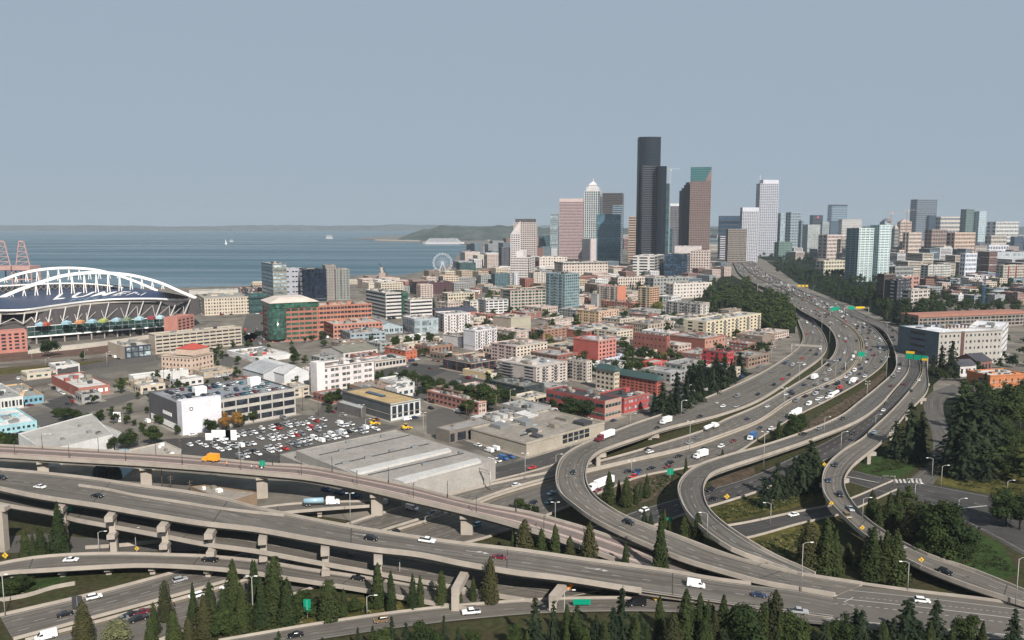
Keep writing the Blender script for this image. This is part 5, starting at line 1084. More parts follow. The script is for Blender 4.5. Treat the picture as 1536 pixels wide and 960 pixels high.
# ---------------- harbour: gantry cranes, ferris wheel, ships ----------------
PK = wallmat((196,150,140))
def gantry(px, label):
    B0 = P(px,432); root = empty('gantry_crane', B0); tag(root, label, 'crane'); H = height_at(B0, 380); T = height_at(B0, 362)
    w = 15
    for sx_ in (-1,1):
        for sy in (0,1):
            b = MB(); b.beam((sx_*w,sy*28,0),(sx_*w,sy*28,H*.52),2.2,2.2,PK); b.build('leg', root)
        b = MB(); b.beam((sx_*w,0,H*.5),(sx_*4.5,0,T),1.6,1.6,PK); b.build('mast', root)
        for sy in (0,1):
            b = MB(); b.beam((-w,sy*28,H*.25 if sx_<0 else H*.52),(w,sy*28,H*.25 if sx_<0 else H*.52),1.6,2.4,PK); b.build('portal_beam', root)
    b = MB(); b.box((0,10,H*.58),(34,34,8),PK); b.build('machinery_house', root)
    for k_ in range(6):
        z = H*.62+(T-H*.62)*k_/5; ww = 15-10.5*(z-H*.5)/(T-H*.5); b = MB(); b.beam((-ww,0,z),(ww,0,z),1.0,1.0,PK); b.build('rung', root)
        if k_ < 5:
            z2 = H*.62+(T-H*.62)*(k_+1)/5; b = MB(); b.beam((-ww,0,z),(ww*.9,0,z2),.8,.8,PK); b.build('brace', root)
    b = MB(); b.box((0,0,T),(9,3,2.5),PK); b.build('top_beam', root)
    return root
gantry(8,'left of the two pale orange container cranes rising behind the stadium'); gantry(37,'right of the two pale orange container cranes rising behind the stadium')
B0 = P(664,409); H = height_at(B0,379.5); R0 = H/2*.96; root = empty('ferris_wheel', B0); tag(root, 'white ferris wheel on the waterfront pier', 'ferris wheel')
WM = mat('wheel_white', (0.5,0.5,0.52), .5, 0, 1)
b = MB(); K = 40
for rr in (R0, R0*.88):
    for i in range(K):
        t0, t1 = 2*pi*i/K, 2*pi*(i+1)/K; b.beam((cos(t0)*rr,0,R0+1+sin(t0)*rr),(cos(t1)*rr,0,R0+1+sin(t1)*rr),.7,.7,WM)
b.build('rim', root)
for i in range(20):
    t = 2*pi*i/20; b = MB(); b.beam((0,0,R0+1),(cos(t)*R0,0,R0+1+sin(t)*R0),.4,.4,WM); b.build('spoke', root)
    b = MB(); b.box((cos(t)*R0*1.03,0,R0+1+sin(t)*R0*1.03),(1.8,1.8,2.0),WM); b.build('gondola', root)
for s_ in (-1,1):
    b = MB(); b.beam((s_*R0*.45,-2,0),(0,-1,R0+1),1.3,1.3,WM); b.build('support_leg', root)
def ship(reg, x0, x1, y, h, label, name, cat, decks=4):
    WHITE = wallmat((196,192,192))
    A_, B_ = P(*U(reg,x0,y),-2), P(*U(reg,x1,y),-2); L = (B_-A_).length; root = empty(name, A_.lerp(B_,.5)); tag(root, label, cat); w = L*.12
    b = MB(); hl = [(-L/2,0),(-L*.42,-w/2),(L*.46,-w/2),(L/2,-w*.3),(L/2,w*.3),(L*.46,w/2),(-L*.42,w/2)]; b.prism(hl, 0, h*.32, WHITE); b.build('hull', root)
    for k_ in range(decks):
        z = h*.32+h*.55*k_/decks; l = L*(.84-.035*k_); b = MB(); b.box((0,0,z+h*.55/decks/2),(l,w*.8,h*.55/decks),WHITE); d_ = b.build('deck', root)
        link('window_row', unit(WIN_B), d_, (0,-w*.4-.05,z+h*.55/decks/2), 0, (l*.95,.2,h*.55/decks*.35))
    b = MB(); b.box((L*.2,0,h*.95),(L*.06,w*.4,h*.2),wallmat((70,90,140))); b.build('funnel', root)
ship('B',975,1215,178,44,'large white cruise ship moored at the far pier','cruise_ship','ship',6)
ship('B',418,458,146,38,'white ferry crossing the bay','ferry','ferry',2)
ship('A',1322,1345,165,20,'small white motor yacht far out on the water','yacht','boat',2)
def sail(px,py,label):
    B0 = P(px,py,-2); root = empty('sailing_boat', B0); tag(root, label, 'boat'); b = MB(); b.prism([(-8,0),(-5,-2.5),(8,-1.5),(8,1.5),(-5,2.5)],0,3,WHITE); b.build('hull', root)
    b = MB(); b.mesh([(-1,0,3),(8,0,3),(0,0,34),(-1,.4,3),(8,.4,3),(0,.4,34)],[(0,1,2),(5,4,3),(0,3,4,1),(1,4,5,2),(2,5,3,0)],WHITE); b.build('sail', root)
sail(U('A',1300,0)[0], U('A',0,178)[1],'white sailing boat with a tall sail on the bay')
# pier structures and long jetty
b = MB(); j = [P(*U('B',x,y),-2) for x,y in ((700,158),(960,163),(960,170),(700,163))]; b.prism([(p.x,p.y) for p in j], -2, 8, CONC); tag(b.build('jetty'), 'long pale jetty reaching out left of the cruise ship', 'jetty')
b = MB(); B0 = P(600,420); root = empty('derrick_crane', B0); tag(root,'grey derrick crane with a slanted jib by the water','crane'); Ht = height_at(B0,396)
p0 = P(574,420)-B0; b = MB(); b.prism([(p0.x-7,p0.y-7),(p0.x+7,p0.y-7),(p0.x+7,p0.y+7),(p0.x-7,p0.y+7)],0,16,wallmat((176,150,136))); b.build('base', root)
b = MB(); b.beam((p0.x,p0.y,14),(p0.x-2,p0.y,Ht*.8),5,5,wallmat((190,172,160))); b.build('mast', root)
b = MB(); b.beam((p0.x+12,p0.y,12),(p0.x-8,p0.y,Ht*1.05),1.6,1.6,DSTEEL); b.build('jib', root)
# tower cranes
def tcrane(px, yb, yt, col, label, jl=.35, jib=50):
    B0 = P(px,yb); H = height_at(B0,yt); root = empty('tower_crane', B0); tag(root,label,'crane'); b = MB(); s = 1.1
    for sx_, sy in ((-1,-1),(1,-1),(1,1),(-1,1)): b.beam((sx_*s,sy*s,0),(sx_*s,sy*s,H),.4,.4,col)
    n = max(6,int(H/4))
    for i in range(n):
        z = H*i/n; z2 = H*(i+1)/n; b.beam((-s,-s,z),(s,-s,z2),.3,.3,col); b.beam((s,-s,z),(s,s,z2),.3,.3,col)
    b.build('mast', root)
    b = MB(); b.beam((-jib*jl,0,H+1),(jib,0,H+1),.5,.5,col); b.beam((-jib*.2,0,H+4),(jib*.9,0,H+3),.4,.4,col)
    for i in range(12): x = -jib*.2+jib*1.1*i/12; b.beam((x,0,H+1),(x+jib*.045,0,H+3.4),.25,.25,col)
    b.build('jib', root)
    b = MB(); b.box((-jib*jl+3,0,H-.5),(5,2,3),CONC); b.build('counterweight', root)
    b = MB(); b.box((2.2,0,H-1.5),(2.4,2,2.6),WHITE); b.build('cab', root)
BLUE = wallmat((60,96,140))
tcrane(U('F',1298,0)[0], U('F',0,318)[1], U('F',0,132)[1], BLUE, 'blue tower crane over the terracotta building site', .3, 22)
tcrane(U('C',1008,0)[0], 398, U('C',0,285)[1], wallmat((190,196,200)), 'pale tower crane beside the tallest black tower', .3, 30)
tcrane(U('D',930,0)[0], 400, U('D',0,290)[1], wallmat((176,150,140)), 'thin tower crane beside the arched beige tower', .4, 26)
tcrane(U('D',850,0)[0], 400, U('D',0,300)[1], wallmat((190,150,140)), 'thin pinkish tower crane left of the grey dome', .4, 24)
b = MB(); B0 = P(*U('D',1128,575)); Ht = height_at(B0,U('D',0,462)[1]); b.tube((0,0,0),(0,0,Ht),2.2,1.6,wallmat((206,176,156)),14); o = b.build('chimney',None,B0); tag(o,'tall slender tan chimney among the hospital buildings','chimney')
# houses on the far headland (past counting)
random.seed(11); b = MB(); hc = [wallmat(c) for c in ((210,206,200),(190,180,170),(170,150,140),(150,156,160),(220,220,222))]
for i in range(700):
    px = random.uniform(640,1150); y = random.uniform(343.5,361); p = P(px,361.5); t = (361-y)/18; Y = p.y+150+1000*t; z = CZ-(y-HY)/F*Y
    X = (px-CX)/F*Y; s = random.uniform(10,30); b.box((X,Y,z-2),(s,s,random.uniform(10,26)),random.choice(hc),random.random())
tag(b.build('hillside_houses'), kind='stuff')
# ---------------- ground patches, streets ----------------
def patch(name, pts, m, z=0.02, reg='_'): return sheet(name, [P(*U(reg,x,y),z) for x,y in pts], z, m)
patch('verge', [(-60,742),(150,735),(400,762),(600,792),(700,790),(790,735),(850,700),(880,660),(1000,628),(1140,565),(1205,530),(1190,470),(1290,470),(1400,520),(1400,600),(1430,640),(1560,690),(1640,980),(-80,990)], mat('dry_verge', srgb(104,92,70,.55), .95, .4, .09, .1, c2=srgb(74,82,48,.55), scale2=.5), .012)
patch('grass', [(1098,800),(1136,789),(1215,777),(1235,790),(1250,860),(1262,882),(1185,855),(1120,822)], GRASS, .02)
patch('grass', [(1290,712),(1292,690),(1325,668),(1352,680),(1375,700),(1352,716)], GREEN, .02)
patch('grass', [(1405,800),(1450,790),(1500,815),(1530,860),(1500,872),(1448,850),(1400,835)], GREEN, .025)
patch('grass', [(1400,690),(1640,640),(1640,760),(1536,750),(1440,733),(1405,725)], GRASS, .02)
patch('grass', [(395,905),(560,895),(720,900),(600,917),(480,935),(380,950),(300,958),(330,930)], GRASS, .02)
patch('grass', [(-60,880),(60,868),(110,862),(80,880),(20,900),(-60,910)], GREEN, .02)
patch('dirt_bank', [(1180,654),(1246,612),(1296,582),(1326,557),(1340,560),(1318,580),(1285,603),(1225,645),(1140,672),(1150,666)], DIRT, .1)
patch('dirt_bank', [(890,708),(960,690),(1030,676),(1010,705),(1000,740),(950,760),(905,752)], DIRT, .02)
patch('dirt_bank', [(1066,722),(1100,708),(1130,700),(1140,730),(1100,742),(1068,740)], DIRT, .02)
patch('grass', [(1068,762),(1140,742),(1215,724),(1235,745),(1190,762),(1085,784)], GRASS, .02)
patch('yard', [(300,640),(440,622),(520,625),(600,640),(480,668),(440,690),(330,700),(290,672)], ASPH, .02)
patch('yard', [(640,620),(700,600),(760,612),(850,640),(760,700),(735,680),(640,650)], ASPH, .02)
patch('street', [(30,628),(230,582),(262,574),(300,600),(225,592),(60,640)], ASPH, .03)
patch('street', [(308,575),(345,520),(372,500),(392,498),(372,520),(352,540),(335,580),(318,590)], ASPH, .03)
patch('street', [(440,660),(480,612),(520,560),(560,530),(585,528),(556,560),(520,600),(500,640)], ASPH, .025)
patch('street', [(575,600),(660,560),(760,520),(800,505),(812,510),(760,532),(690,566),(610,612)], ASPH, .028)
patch('street', [(230,660),(300,655),(440,690),(440,700),(300,700),(200,680)], ASPH_D, .024)
patch('rail_yard', [(-60,560),(60,545),(170,535),(240,530),(230,545),(100,572),(-60,600)], mat('ballast', srgb(128,120,110,.6), .95, .25, .1, .1, c2=srgb(108,96,84,.6), scale2=.6), .02)
patch('rail_yard', [(-60,528),(40,527),(165,517),(225,512),(160,530),(-60,548)], mat('ballast_brown', srgb(120,96,84,.6), .95, .3, .1, .1, scale2=.5), .03)
patch('street', [(-60,585),(60,562),(150,551),(235,540),(238,548),(150,562),(60,576),(-60,602)], ROADC, .04)
patch('square', [(370,470),(395,455),(400,520),(372,520),(362,500)], ASPH, .03)
RW = MB(); line = [P(x,y) for x,y in ((78,566),(150,552),(235,541))]; line = smooth(line,20); wall_line(RW, line, [Vector((0,1,0))]*20, .6, 0, 5.0, wallmat((92,88,86)))
tag(RW.build('retaining_wall'), 'long dark concrete retaining wall beside the rail yard', 'wall')
for i_, (a_, c_) in enumerate((((-60,553),(235,531)),((-60,560),(235,534)),((-60,540),(160,522)),((-60,546),(180,526)))):
    RM = MB(); p, q = P(*a_), P(*c_); RM.beam((p.x,p.y,.2),(q.x,q.y,.2),1.4,.2,mat('rusty_rail',srgb(110,88,76,.6),.8,.2,.3)); tag(RM.build('railway_track'), kind='structure')
for pts, lab in (([(128,824),(175,821),(240,815)],'low pale retaining wall under the viaducts beside the ramp'),([(-30,908),(40,896),(80,884),(112,878)],'low pale kerb wall beneath the curved ramp')):
    b = MB(); ln = smooth([P(x,y) for x,y in pts],14); wall_line(b, ln, [Vector((0,1,0))]*14, .5, 0, 1.3, CONC); tag(b.build('low_wall'), lab, 'wall')
patch('service_road', [(-60,812),(60,800),(120,806),(250,812),(330,818),(300,826),(150,828),(-60,830)], ASPH, .03)
# crosswalk and stop lines at the right-hand junction
for i_ in range(7):
    CWM = MB(); x0 = 1342+i_*6; pts = [(x0,718.5-.1*i_),(x0+3.4,718.9-.1*i_),(x0+5.6,724.5),(x0+2.2,724.1)]; CWM.face([P(x,y,.09) for x,y in pts][::-1], PAINT); tag(CWM.build('crosswalk_bar'), kind='structure')
for pts in ([(1270,714),(1320,724),(1320,724.7),(1270,714.7)],[(1440,762),(1480,758),(1481,758.8),(1441,763)]):
    b = MB(); b.face([P(x,y,.1) for x,y in pts][::-1], PAINT); tag(b.build('stop_line'), kind='structure')
# painted arrows and gore on the viaducts
def arrow(key, px, py, L=6.5, rev=1, both=False):
    c, h, fr = on_road(key, px, py); d = h.normalized()*rev; n = Vector((-d.y,d.x,0)).normalized(); u = Vector((0,0,.05)); b = MB()
    def q(*pp): 
        v = [c+d*a+n*e+u for a, e in pp]; v = v if (v[1]-v[0]).cross(v[2]-v[0]).z > 0 else v[::-1]; b.face(v, PAINT)
    q((-L/2,-.14),(L/4,-.14),(L/4,.14),(-L/2,.14)); q((L/4,-.7),(L/2,0),(L/4,.7))
    if both: q((-L*.1,.14),(L*.1,1.0),(L*.22,1.0),(L*.05,.14))
    b.build('arrow_marking', ROADS[key].root, loc=-Vector(ROADS[key].root.location))
for x_, y_ in ((545,803),(713,828),(893,854)): arrow('R2', x_, y_, 8, 1, True)
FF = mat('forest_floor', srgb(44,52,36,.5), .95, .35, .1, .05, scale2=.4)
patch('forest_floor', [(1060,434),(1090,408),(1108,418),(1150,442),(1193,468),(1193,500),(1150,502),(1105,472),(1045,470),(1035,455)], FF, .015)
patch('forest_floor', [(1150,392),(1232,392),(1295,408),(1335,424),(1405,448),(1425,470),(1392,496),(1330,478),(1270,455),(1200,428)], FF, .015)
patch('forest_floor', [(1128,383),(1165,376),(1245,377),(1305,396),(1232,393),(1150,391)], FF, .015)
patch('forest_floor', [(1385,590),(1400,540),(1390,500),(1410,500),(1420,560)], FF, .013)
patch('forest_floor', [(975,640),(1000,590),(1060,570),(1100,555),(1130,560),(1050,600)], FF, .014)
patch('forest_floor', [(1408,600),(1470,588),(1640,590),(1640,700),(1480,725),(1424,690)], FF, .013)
patch('parking_lot', [(60,605),(100,592),(140,604),(96,622)], ASPH_D, .022); patch('parking_lot', [(55,640),(110,622),(150,628),(90,650)], ASPH_D, .022)
patch('parking_lot', [(925,618),(990,585),(1062,585),(1115,600),(1085,615),(1000,625)], ASPH, .022); patch('parking_lot', [(560,562),(600,543),(700,553),(745,570),(690,588),(600,592)], ASPH_D, .022)
patch('grass', [(90,632),(125,618),(160,624),(135,642)], GREEN, .026); patch('grass', [(170,570),(235,558),(240,566),(180,580)], GRASS, .026); patch('grass', [(-60,556),(60,548),(150,540),(165,544),(60,556),(-60,568)], GRASS, .045)
# ---------------- occupancy ----------------
OCC = set(); CELL = 4.0
def mark(x, y): OCC.add((floor(x/CELL), floor(y/CELL)))
for R in ROADS.values():
    for i in range(R.n):
        w = (R.A[i]-R.B[i]).length; k = max(2,int(w/3))
        for j in range(-1,k+2):
            p = R.A[i].lerp(R.B[i], j/k); mark(p.x,p.y); 
            if i < R.n-1: p = (R.A[i].lerp(R.A[i+1],.5)).lerp(R.B[i].lerp(R.B[i+1],.5), j/k); mark(p.x,p.y)
def inpoly(x, y, pts):
    c = False; n = len(pts); j = n-1
    for i in range(n):
        xi, yi, xj, yj = pts[i][0], pts[i][1], pts[j][0], pts[j][1]
        if (yi > y) != (yj > y) and x < (xj-xi)*(y-yi)/(yj-yi)+xi: c = not c
        j = i
    return c
def mark_foot(pts, grow=1.0):
    xs = [p[0] for p in pts]; ys = [p[1] for p in pts]; cx, cy = sum(xs)/len(xs), sum(ys)/len(ys)
    q = [(cx+(x-cx)*1.04, cy+(y-cy)*1.04) for x, y in pts]
    X = floor(min(xs)/CELL)-1
    while X*CELL <= max(xs)+CELL:
        Y = floor(min(ys)/CELL)-1
        while Y*CELL <= max(ys)+CELL:
            if inpoly((X+.5)*CELL,(Y+.5)*CELL,q): OCC.add((X,Y))
            Y += 1
        X += 1
for f in FOOT: mark_foot(f)
for q in ([(55,640),(110,622),(150,628),(90,650)],[(300,640),(440,622),(600,640),(440,690),(330,700)],[(560,562),(600,543),(700,553),(745,570),(690,588)],[(925,618),(990,585),(1115,600),(1000,625)]): mark_foot([tuple(P(*v)[:2]) for v in q])
def free(x, y, r=3):
    k = int(r/CELL+.99); a, b_ = floor(x/CELL), floor(y/CELL)
    for i in range(-k,k+1):
        for j in range(-k,k+1):
            if (a+i,b_+j) in OCC: return False
    return True
# ---------------- lesser city buildings between the named ones ----------------
def fillb(zone, n, smin, smax, hmin, hmax, az, label, group, pal, seed, fls=3.6, name='city_building', stuff=None):
    sb = MB()
    random.seed(seed); wp = [P(x,y) for x,y in zone]; xs = [p.x for p in wp]; ys = [p.y for p in wp]; k = 0; tries = 0
    dR, dL = dirv(az), dirv(az-90)
    while k < n and tries < n*60:
        tries += 1
        t = random.random(); px = random.uniform(min(z[0] for z in zone), max(z[0] for z in zone)); py = random.uniform(min(z[1] for z in zone), max(z[1] for z in zone))
        if not inpoly(px,py,zone): continue
        N = P(px,py); a = random.uniform(smin,smax); e = random.uniform(smin,smax)
        ok = True; na, ne = max(2,int(a/CELL)), max(2,int(e/CELL))
        for i in range(na+1):
            for j in range(ne+1):
                p = N+dR*(a*i/na)+dL*(e*j/ne)
                if (floor(p.x/CELL),floor(p.y/CELL)) in OCC: ok = False; break
            if not ok: break
        if not ok: continue
        H = random.uniform(hmin,hmax)**1.0; nm, rgb, rf = random.choice(pal); fl = max(1,int(H/fls)); small = py < 455
        if stuff:
            sb.prism([tuple((N+v)[:2]) for v in (Vector(),dR*a,dR*a+dL*e,dL*e)], 0, H, wallmat(rgb), wallmat(rf))
            for r in range(fl):
                for d, L, nr in ((dR,a,-dL),(dL,e,-dR)):
                    cc = N+d*(L/2)+nr*.2; sb.box((cc.x,cc.y,H*(r+.5)/fl),(L*.9,.3,H/fl*.5),WIN if (k+r)%5 else WIN_L,atan2(d.y,d.x))
        else: box_building(N, dR, dL, a, e, H, near_label(label % nm, N.x, N.y), rgb, None, fl, max(2,int(e/4.5)), max(2,int(a/4.5)), 'row' if small else 'punch', random.choice([WIN,WIN,WIN_L,WIN_T]), rf, 'building', name, random.randint(0,2) if small else random.randint(1,5), 0, 1 if small else 0, .55, .45, .9, group+', '+nm)
        mark_foot([(N+v)[:2] for v in (Vector()-dR*1-dL*1, dR*(a+1)-dL, dR*(a+1)+dL*(e+1), dL*(e+1)-dR)]); k += 1
    if stuff: tag(sb.build(stuff), kind='stuff')
PAL = [('brick red',(160,98,84),(172,168,162)),('brown',(150,122,104),(150,146,140)),('cream',(206,192,168),(190,184,176)),('white',(214,210,206),(206,204,200)),('grey',(160,158,154),(168,166,164)),('pale pink',(204,178,164),(200,192,186)),('tan',(190,168,142),(168,160,150))]
PAL2 = [('cream',(208,192,172),(196,190,182)),('white',(216,212,210),(212,210,208)),('grey',(158,160,162),(170,170,170)),('brown brick',(150,106,92),(160,154,148)),('pale pink',(206,182,170),(200,192,186)),('blue-grey glass',(112,130,140),(150,152,154))]
CZN = [(655,448),(760,430),(900,440),(1010,450),(1100,470),(1185,490),(1190,520),(1130,560),(1000,590),(960,560),(820,560),(760,540),(690,520)]
fillb(CZN, 80, 16, 36, 6, 13, 46, 'low %s flat-roofed building', 'lesser mid-city buildings', PAL, 21)
fillb([(470,530),(600,510),(700,520),(790,560),(870,590),(820,640),(720,630),(640,600),(560,620),(430,600)], 26, 12, 28, 4.5, 8, 46, 'single storey %s workshop', 'workshops in the light industrial blocks', PAL, 22)
fillb([(530,432),(700,415),(790,410),(900,425),(900,440),(760,440),(660,450),(560,446)], 52, 18, 40, 10, 24, 62, 'distant %s block', 'distant waterfront district blocks', PAL, 23)
fillb([(690,384),(760,372),(800,372),(840,390),(800,405),(720,405),(680,404)], 40, 24, 55, 18, 60, 66, 'far %s block', 'far blocks north of the ferris wheel', PAL2, 24)
fillb([(820,402),(1090,398),(1100,420),(1000,440),(900,430),(840,415)], 44, 18, 40, 12, 28, 62, 'mid-rise %s block', 'blocks at the foot of the skyline', PAL2, 25)
fillb([(1170,378),(1560,372),(1560,412),(1300,418),(1200,396)], 110, 24, 50, 20, 60, 70, 'distant %s hill block', 'distant hill blocks', PAL2, 26, stuff='far_hill_city')
fillb([(1330,412),(1560,410),(1560,455),(1480,460),(1400,452)], 44, 16, 34, 8, 18, 74, 'small %s apartment house', 'hill apartment houses', PAL2, 27)
fillb([(740,366),(1080,362),(1560,362),(1560,376),(1080,380),(760,374)], 90, 40, 90, 20, 75, 60, 'hazy far-off %s block', 'hazy far-off blocks', PAL2, 28, stuff='far_city')
fillb([(300,432),(395,428),(560,418),(560,425),(400,440),(390,470),(300,450)], 9, 22, 50, 6, 10, 66, 'low %s pier building', 'port sheds', PAL, 29)
fillb([(0,575),(90,560),(230,545),(330,560),(440,560),(440,590),(230,590),(100,610),(-10,600)], 8, 12, 26, 4, 7, 46, 'small %s rail yard workshop', 'rail yard workshops', PAL, 30)

# kerbside parked cars are placed later; remember the clear strips along the streets
STREETSIDE = []
for f in FOOT[:]:
    if len(f) != 4: continue
    a, c = Vector((*f[0],0)), Vector((*f[1],0)); e = Vector((*f[3],0))
    for q in (c, e):
        d = q-a; L = d.length
        if L < 12: continue
        d.normalize(); n = Vector((d.y,-d.x,0)); n = n if n.y < 0 else -n; s = 3
        while s < L-3:
            p = a+d*s+n*4.6
            if 350 < p.y < 1100: STREETSIDE.append((p, d))
            s += 6.0
# ---------------- trees ----------------
def foliage(name, c, c2, scale=.35):
    m = mat(name, c, .9, .0, 1, .12); n = m.node_tree; b = n.nodes['Principled BSDF']
    g = n.nodes.new('ShaderNodeNewGeometry'); no = n.nodes.new('ShaderNodeTexNoise'); no.inputs['Scale'].default_value = scale; no.inputs['Detail'].default_value = 4
    n.links.new(g.outputs['Position'], no.inputs['Vector']); oi = n.nodes.new('ShaderNodeObjectInfo')
    ad = n.nodes.new('ShaderNodeMath'); ad.operation = 'MULTIPLY_ADD'; ad.inputs[1].default_value = .45; n.links.new(oi.outputs['Random'], ad.inputs[0]); n.links.new(no.outputs[0], ad.inputs[2])
    mr = n.nodes.new('ShaderNodeMapRange'); mr.inputs[1].default_value = .45; mr.inputs[2].default_value = 1.0; n.links.new(ad.outputs[0], mr.inputs[0])
    mx = n.nodes.new('ShaderNodeMix'); mx.data_type = 'RGBA'; mx.inputs[6].default_value = (*c,1); mx.inputs[7].default_value = (*c2,1); n.links.new(mr.outputs[0], mx.inputs[0]); n.links.new(mx.outputs[2], b.inputs['Base Color'])
    return m
F_CY = foliage('cypress_foliage', (.016,.026,.009), (.038,.048,.015))
F_CY2 = foliage('brownish_cypress_foliage', (.022,.026,.012), (.046,.044,.018))
F_FIR = foliage('fir_foliage', (.012,.020,.011), (.026,.037,.018))
F_DEC = foliage('leaf_foliage', (.014,.024,.008), (.036,.050,.014))
F_YEL = foliage('yellow_leaf_foliage', (.09,.10,.022), (.17,.14,.03))
F_RED = foliage('autumn_foliage', (.16,.06,.02), (.20,.12,.03))
F_OLV = foliage('olive_foliage', (.10,.105,.05), (.16,.15,.085))
BARK = mat('bark', (.06,.045,.035), .95, .25, 2)
def leaf(b, p, s, m, nrm, rnd=.8):
    n = (nrm+Vector((random.uniform(-rnd,rnd),random.uniform(-rnd,rnd),random.uniform(-rnd,rnd)))).normalized()
    u = n.orthogonal().normalized(); w = n.cross(u); a = random.uniform(0,pi); u, w = u*cos(a)+w*sin(a), w*cos(a)-u*sin(a)
    s1, s2 = s*random.uniform(.6,1.2), s*random.uniform(.5,1.0)
    b.face([p+u*s1, p+w*s2, p-u*s1*.8, p-w*s2], m)
def tree_cypress(m, seed, n=1500, w=.15, fat=.6):
    random.seed(seed); b = MB(); K = 9
    lobes = [(random.uniform(0,6.28), random.uniform(.1,.9), random.uniform(.03,.10)) for _ in range(16)]
    prof = lambda h: w*((1-h)**fat)*min(1,(h+.06)/.14)
    vs = [(cos(2*pi*i/K)*prof(h)*.72, sin(2*pi*i/K)*prof(h)*.72, h) for h in (.03,.12,.3,.5,.7,.88,.97) for i in range(K)]
    b.mesh(vs, [(r*K+i,r*K+(i+1)%K,(r+1)*K+(i+1)%K,(r+1)*K+i) for r in range(6) for i in range(K)], m)
    for i in range(n):
        h = 1-random.random()**.62; h = min(.985,max(.02,h)); t = random.uniform(0,2*pi); r = prof(h)
        for a, hh, k in lobes:
            d = abs((t-a+pi)%(2*pi)-pi)
            if d < .7 and abs(h-hh) < .12: r += k*(1-d/.7)*(1-abs(h-hh)/.12)*.6
        r *= random.uniform(.78,1.08); p = Vector((cos(t)*r, sin(t)*r, h+random.uniform(-.01,.02)))
        leaf(b, p, .016+.012*random.random(), m, Vector((cos(t),sin(t),.5)), .7)
    for i in range(10):
        h = .9+.1*i/10; leaf(b, Vector((0,0,h)), .014, m, Vector((1,0,0)), 1)
    return b
def tree_fir(m, seed, n=1900, w=.26):
    random.seed(seed); b = MB(); wh = 15
    b.mesh([(cos(2*pi*i/7)*w*.42*(1-h), sin(2*pi*i/7)*w*.42*(1-h), .06+h*.9) for h in (0,.5,1) for i in range(7)], [(r*7+i,r*7+(i+1)%7,(r+1)*7+(i+1)%7,(r+1)*7+i) for r in range(2) for i in range(7)], m)
    br = []
    for k in range(wh):
        h = .07+.9*(k/wh); nb = 8 if h < .6 else 6
        for j in range(nb): br.append((h+random.uniform(-.02,.02), random.uniform(0,2*pi), w*(1-h)**.8*random.uniform(.65,1.15)))
    per = max(4,n//len(br))
    for h, t, L in br:
        d = Vector((cos(t),sin(t),0)); s = Vector((-sin(t),cos(t),0))
        for q in range(per):
            f = random.random()**.7; p = d*(L*f)+s*random.uniform(-.22,.22)*L*(1.1-f)+Vector((0,0,h-.10*L/w*f*f+.02*random.random()))
            leaf(b, p, .017+.012*random.random(), m, Vector((0,0,1))+d*.3, .5)
    for i in range(8): leaf(b, Vector((0,0,.93+.07*i/8)), .010, m, Vector((1,0,0)), 1)
    return b
def tree_decid(m, seed, n=3400, w=.42, blobs=19, ls=.019):
    random.seed(seed); b = MB(); bl = []
    for i in range(blobs):
        t = random.uniform(0,2*pi); h = random.uniform(.36,.86); r = w*random.uniform(.1,.68)*(1.15-abs(h-.55)*1.5); bl.append((Vector((cos(t)*r,sin(t)*r,h)), random.uniform(.10,.19)))
    bl.append((Vector((0,0,.6)),.25))
    per = n//len(bl)
    for c, r in bl:
        b.mesh([c+Vector((cos(2*pi*i/6)*r*.6*k, sin(2*pi*i/6)*r*.6*k, z*r*.6)) for k, z in ((.5,-.9),(1,0),(.5,.9)) for i in range(6)], [(q*6+i,q*6+(i+1)%6,(q+1)*6+(i+1)%6,(q+1)*6+i) for q in range(2) for i in range(6)]+[tuple(range(12,18))], m)
        for i in range(per):
            d = Vector((random.gauss(0,1),random.gauss(0,1),random.gauss(0,.8))); d.normalize(); leaf(b, c+d*(r*random.uniform(.7,1.15)), ls*(1+.7*random.random()), m, d+Vector((0,0,.4)), .8)
    return b
def trunk(h=.35, r=.018, limbs=True, seed=1):
    random.seed(seed); b = MB(); b.tube((0,0,-.02),(0,0,h),r,r*.6,BARK,7)
    if limbs:
        for i in range(5):
            t = i*1.3; b.tube((0,0,h*.75),(cos(t)*.2,sin(t)*.2,h+.22),r*.5,r*.15,BARK,5)
    return b
TM = {}
def treemesh(kind):
    if kind in TM: return TM[kind]
    k, v = kind.rsplit('_',1); v = int(v)
    b = {'cypress': lambda: tree_cypress(F_CY2 if v == 4 else F_CY, 50+v, 1700, (.13,.17,.19,.15,.21)[v%5], (.6,.5,.75,.9,.55)[v%5]), 'fir': lambda: tree_fir(F_FIR, 60+v, 2100, (.25,.30,.21,.27,.34)[v%5]),
         'slimfir': lambda: tree_fir(F_FIR, 64+v, 900, .17), 'leafy': lambda: tree_decid(F_DEC, 70+v), 'yellow': lambda: tree_decid(F_YEL, 80+v), 'autumn': lambda: tree_decid(F_RED, 84+v), 'olive': lambda: tree_decid(F_OLV, 88+v),
         'farfir': lambda: tree_fir(F_FIR, 90+v, 330, .27), 'farleaf': lambda: tree_decid(F_DEC, 94+v, 300, .46, 8, .036)}[k]()
    if k == 'farfir' or k == 'farleaf':
        pass
    tr = trunk(.4,.02,'leaf' in k or k in ('yellow','autumn','olive'),v) if k not in ('cypress','fir','slimfir','farfir') else trunk(.85,.016,False,v)
    TM[kind] = (b.data('crown_'+kind), tr.data('trunk_'+kind)); return TM[kind]
NM = {'cypress':'cypress_tree','fir':'fir_tree','slimfir':'fir_tree','leafy':'leafy_tree','yellow':'yellowing_tree','autumn':'autumn_tree','olive':'olive_green_tree','farfir':'conifer_tree','farleaf':'leafy_tree'}
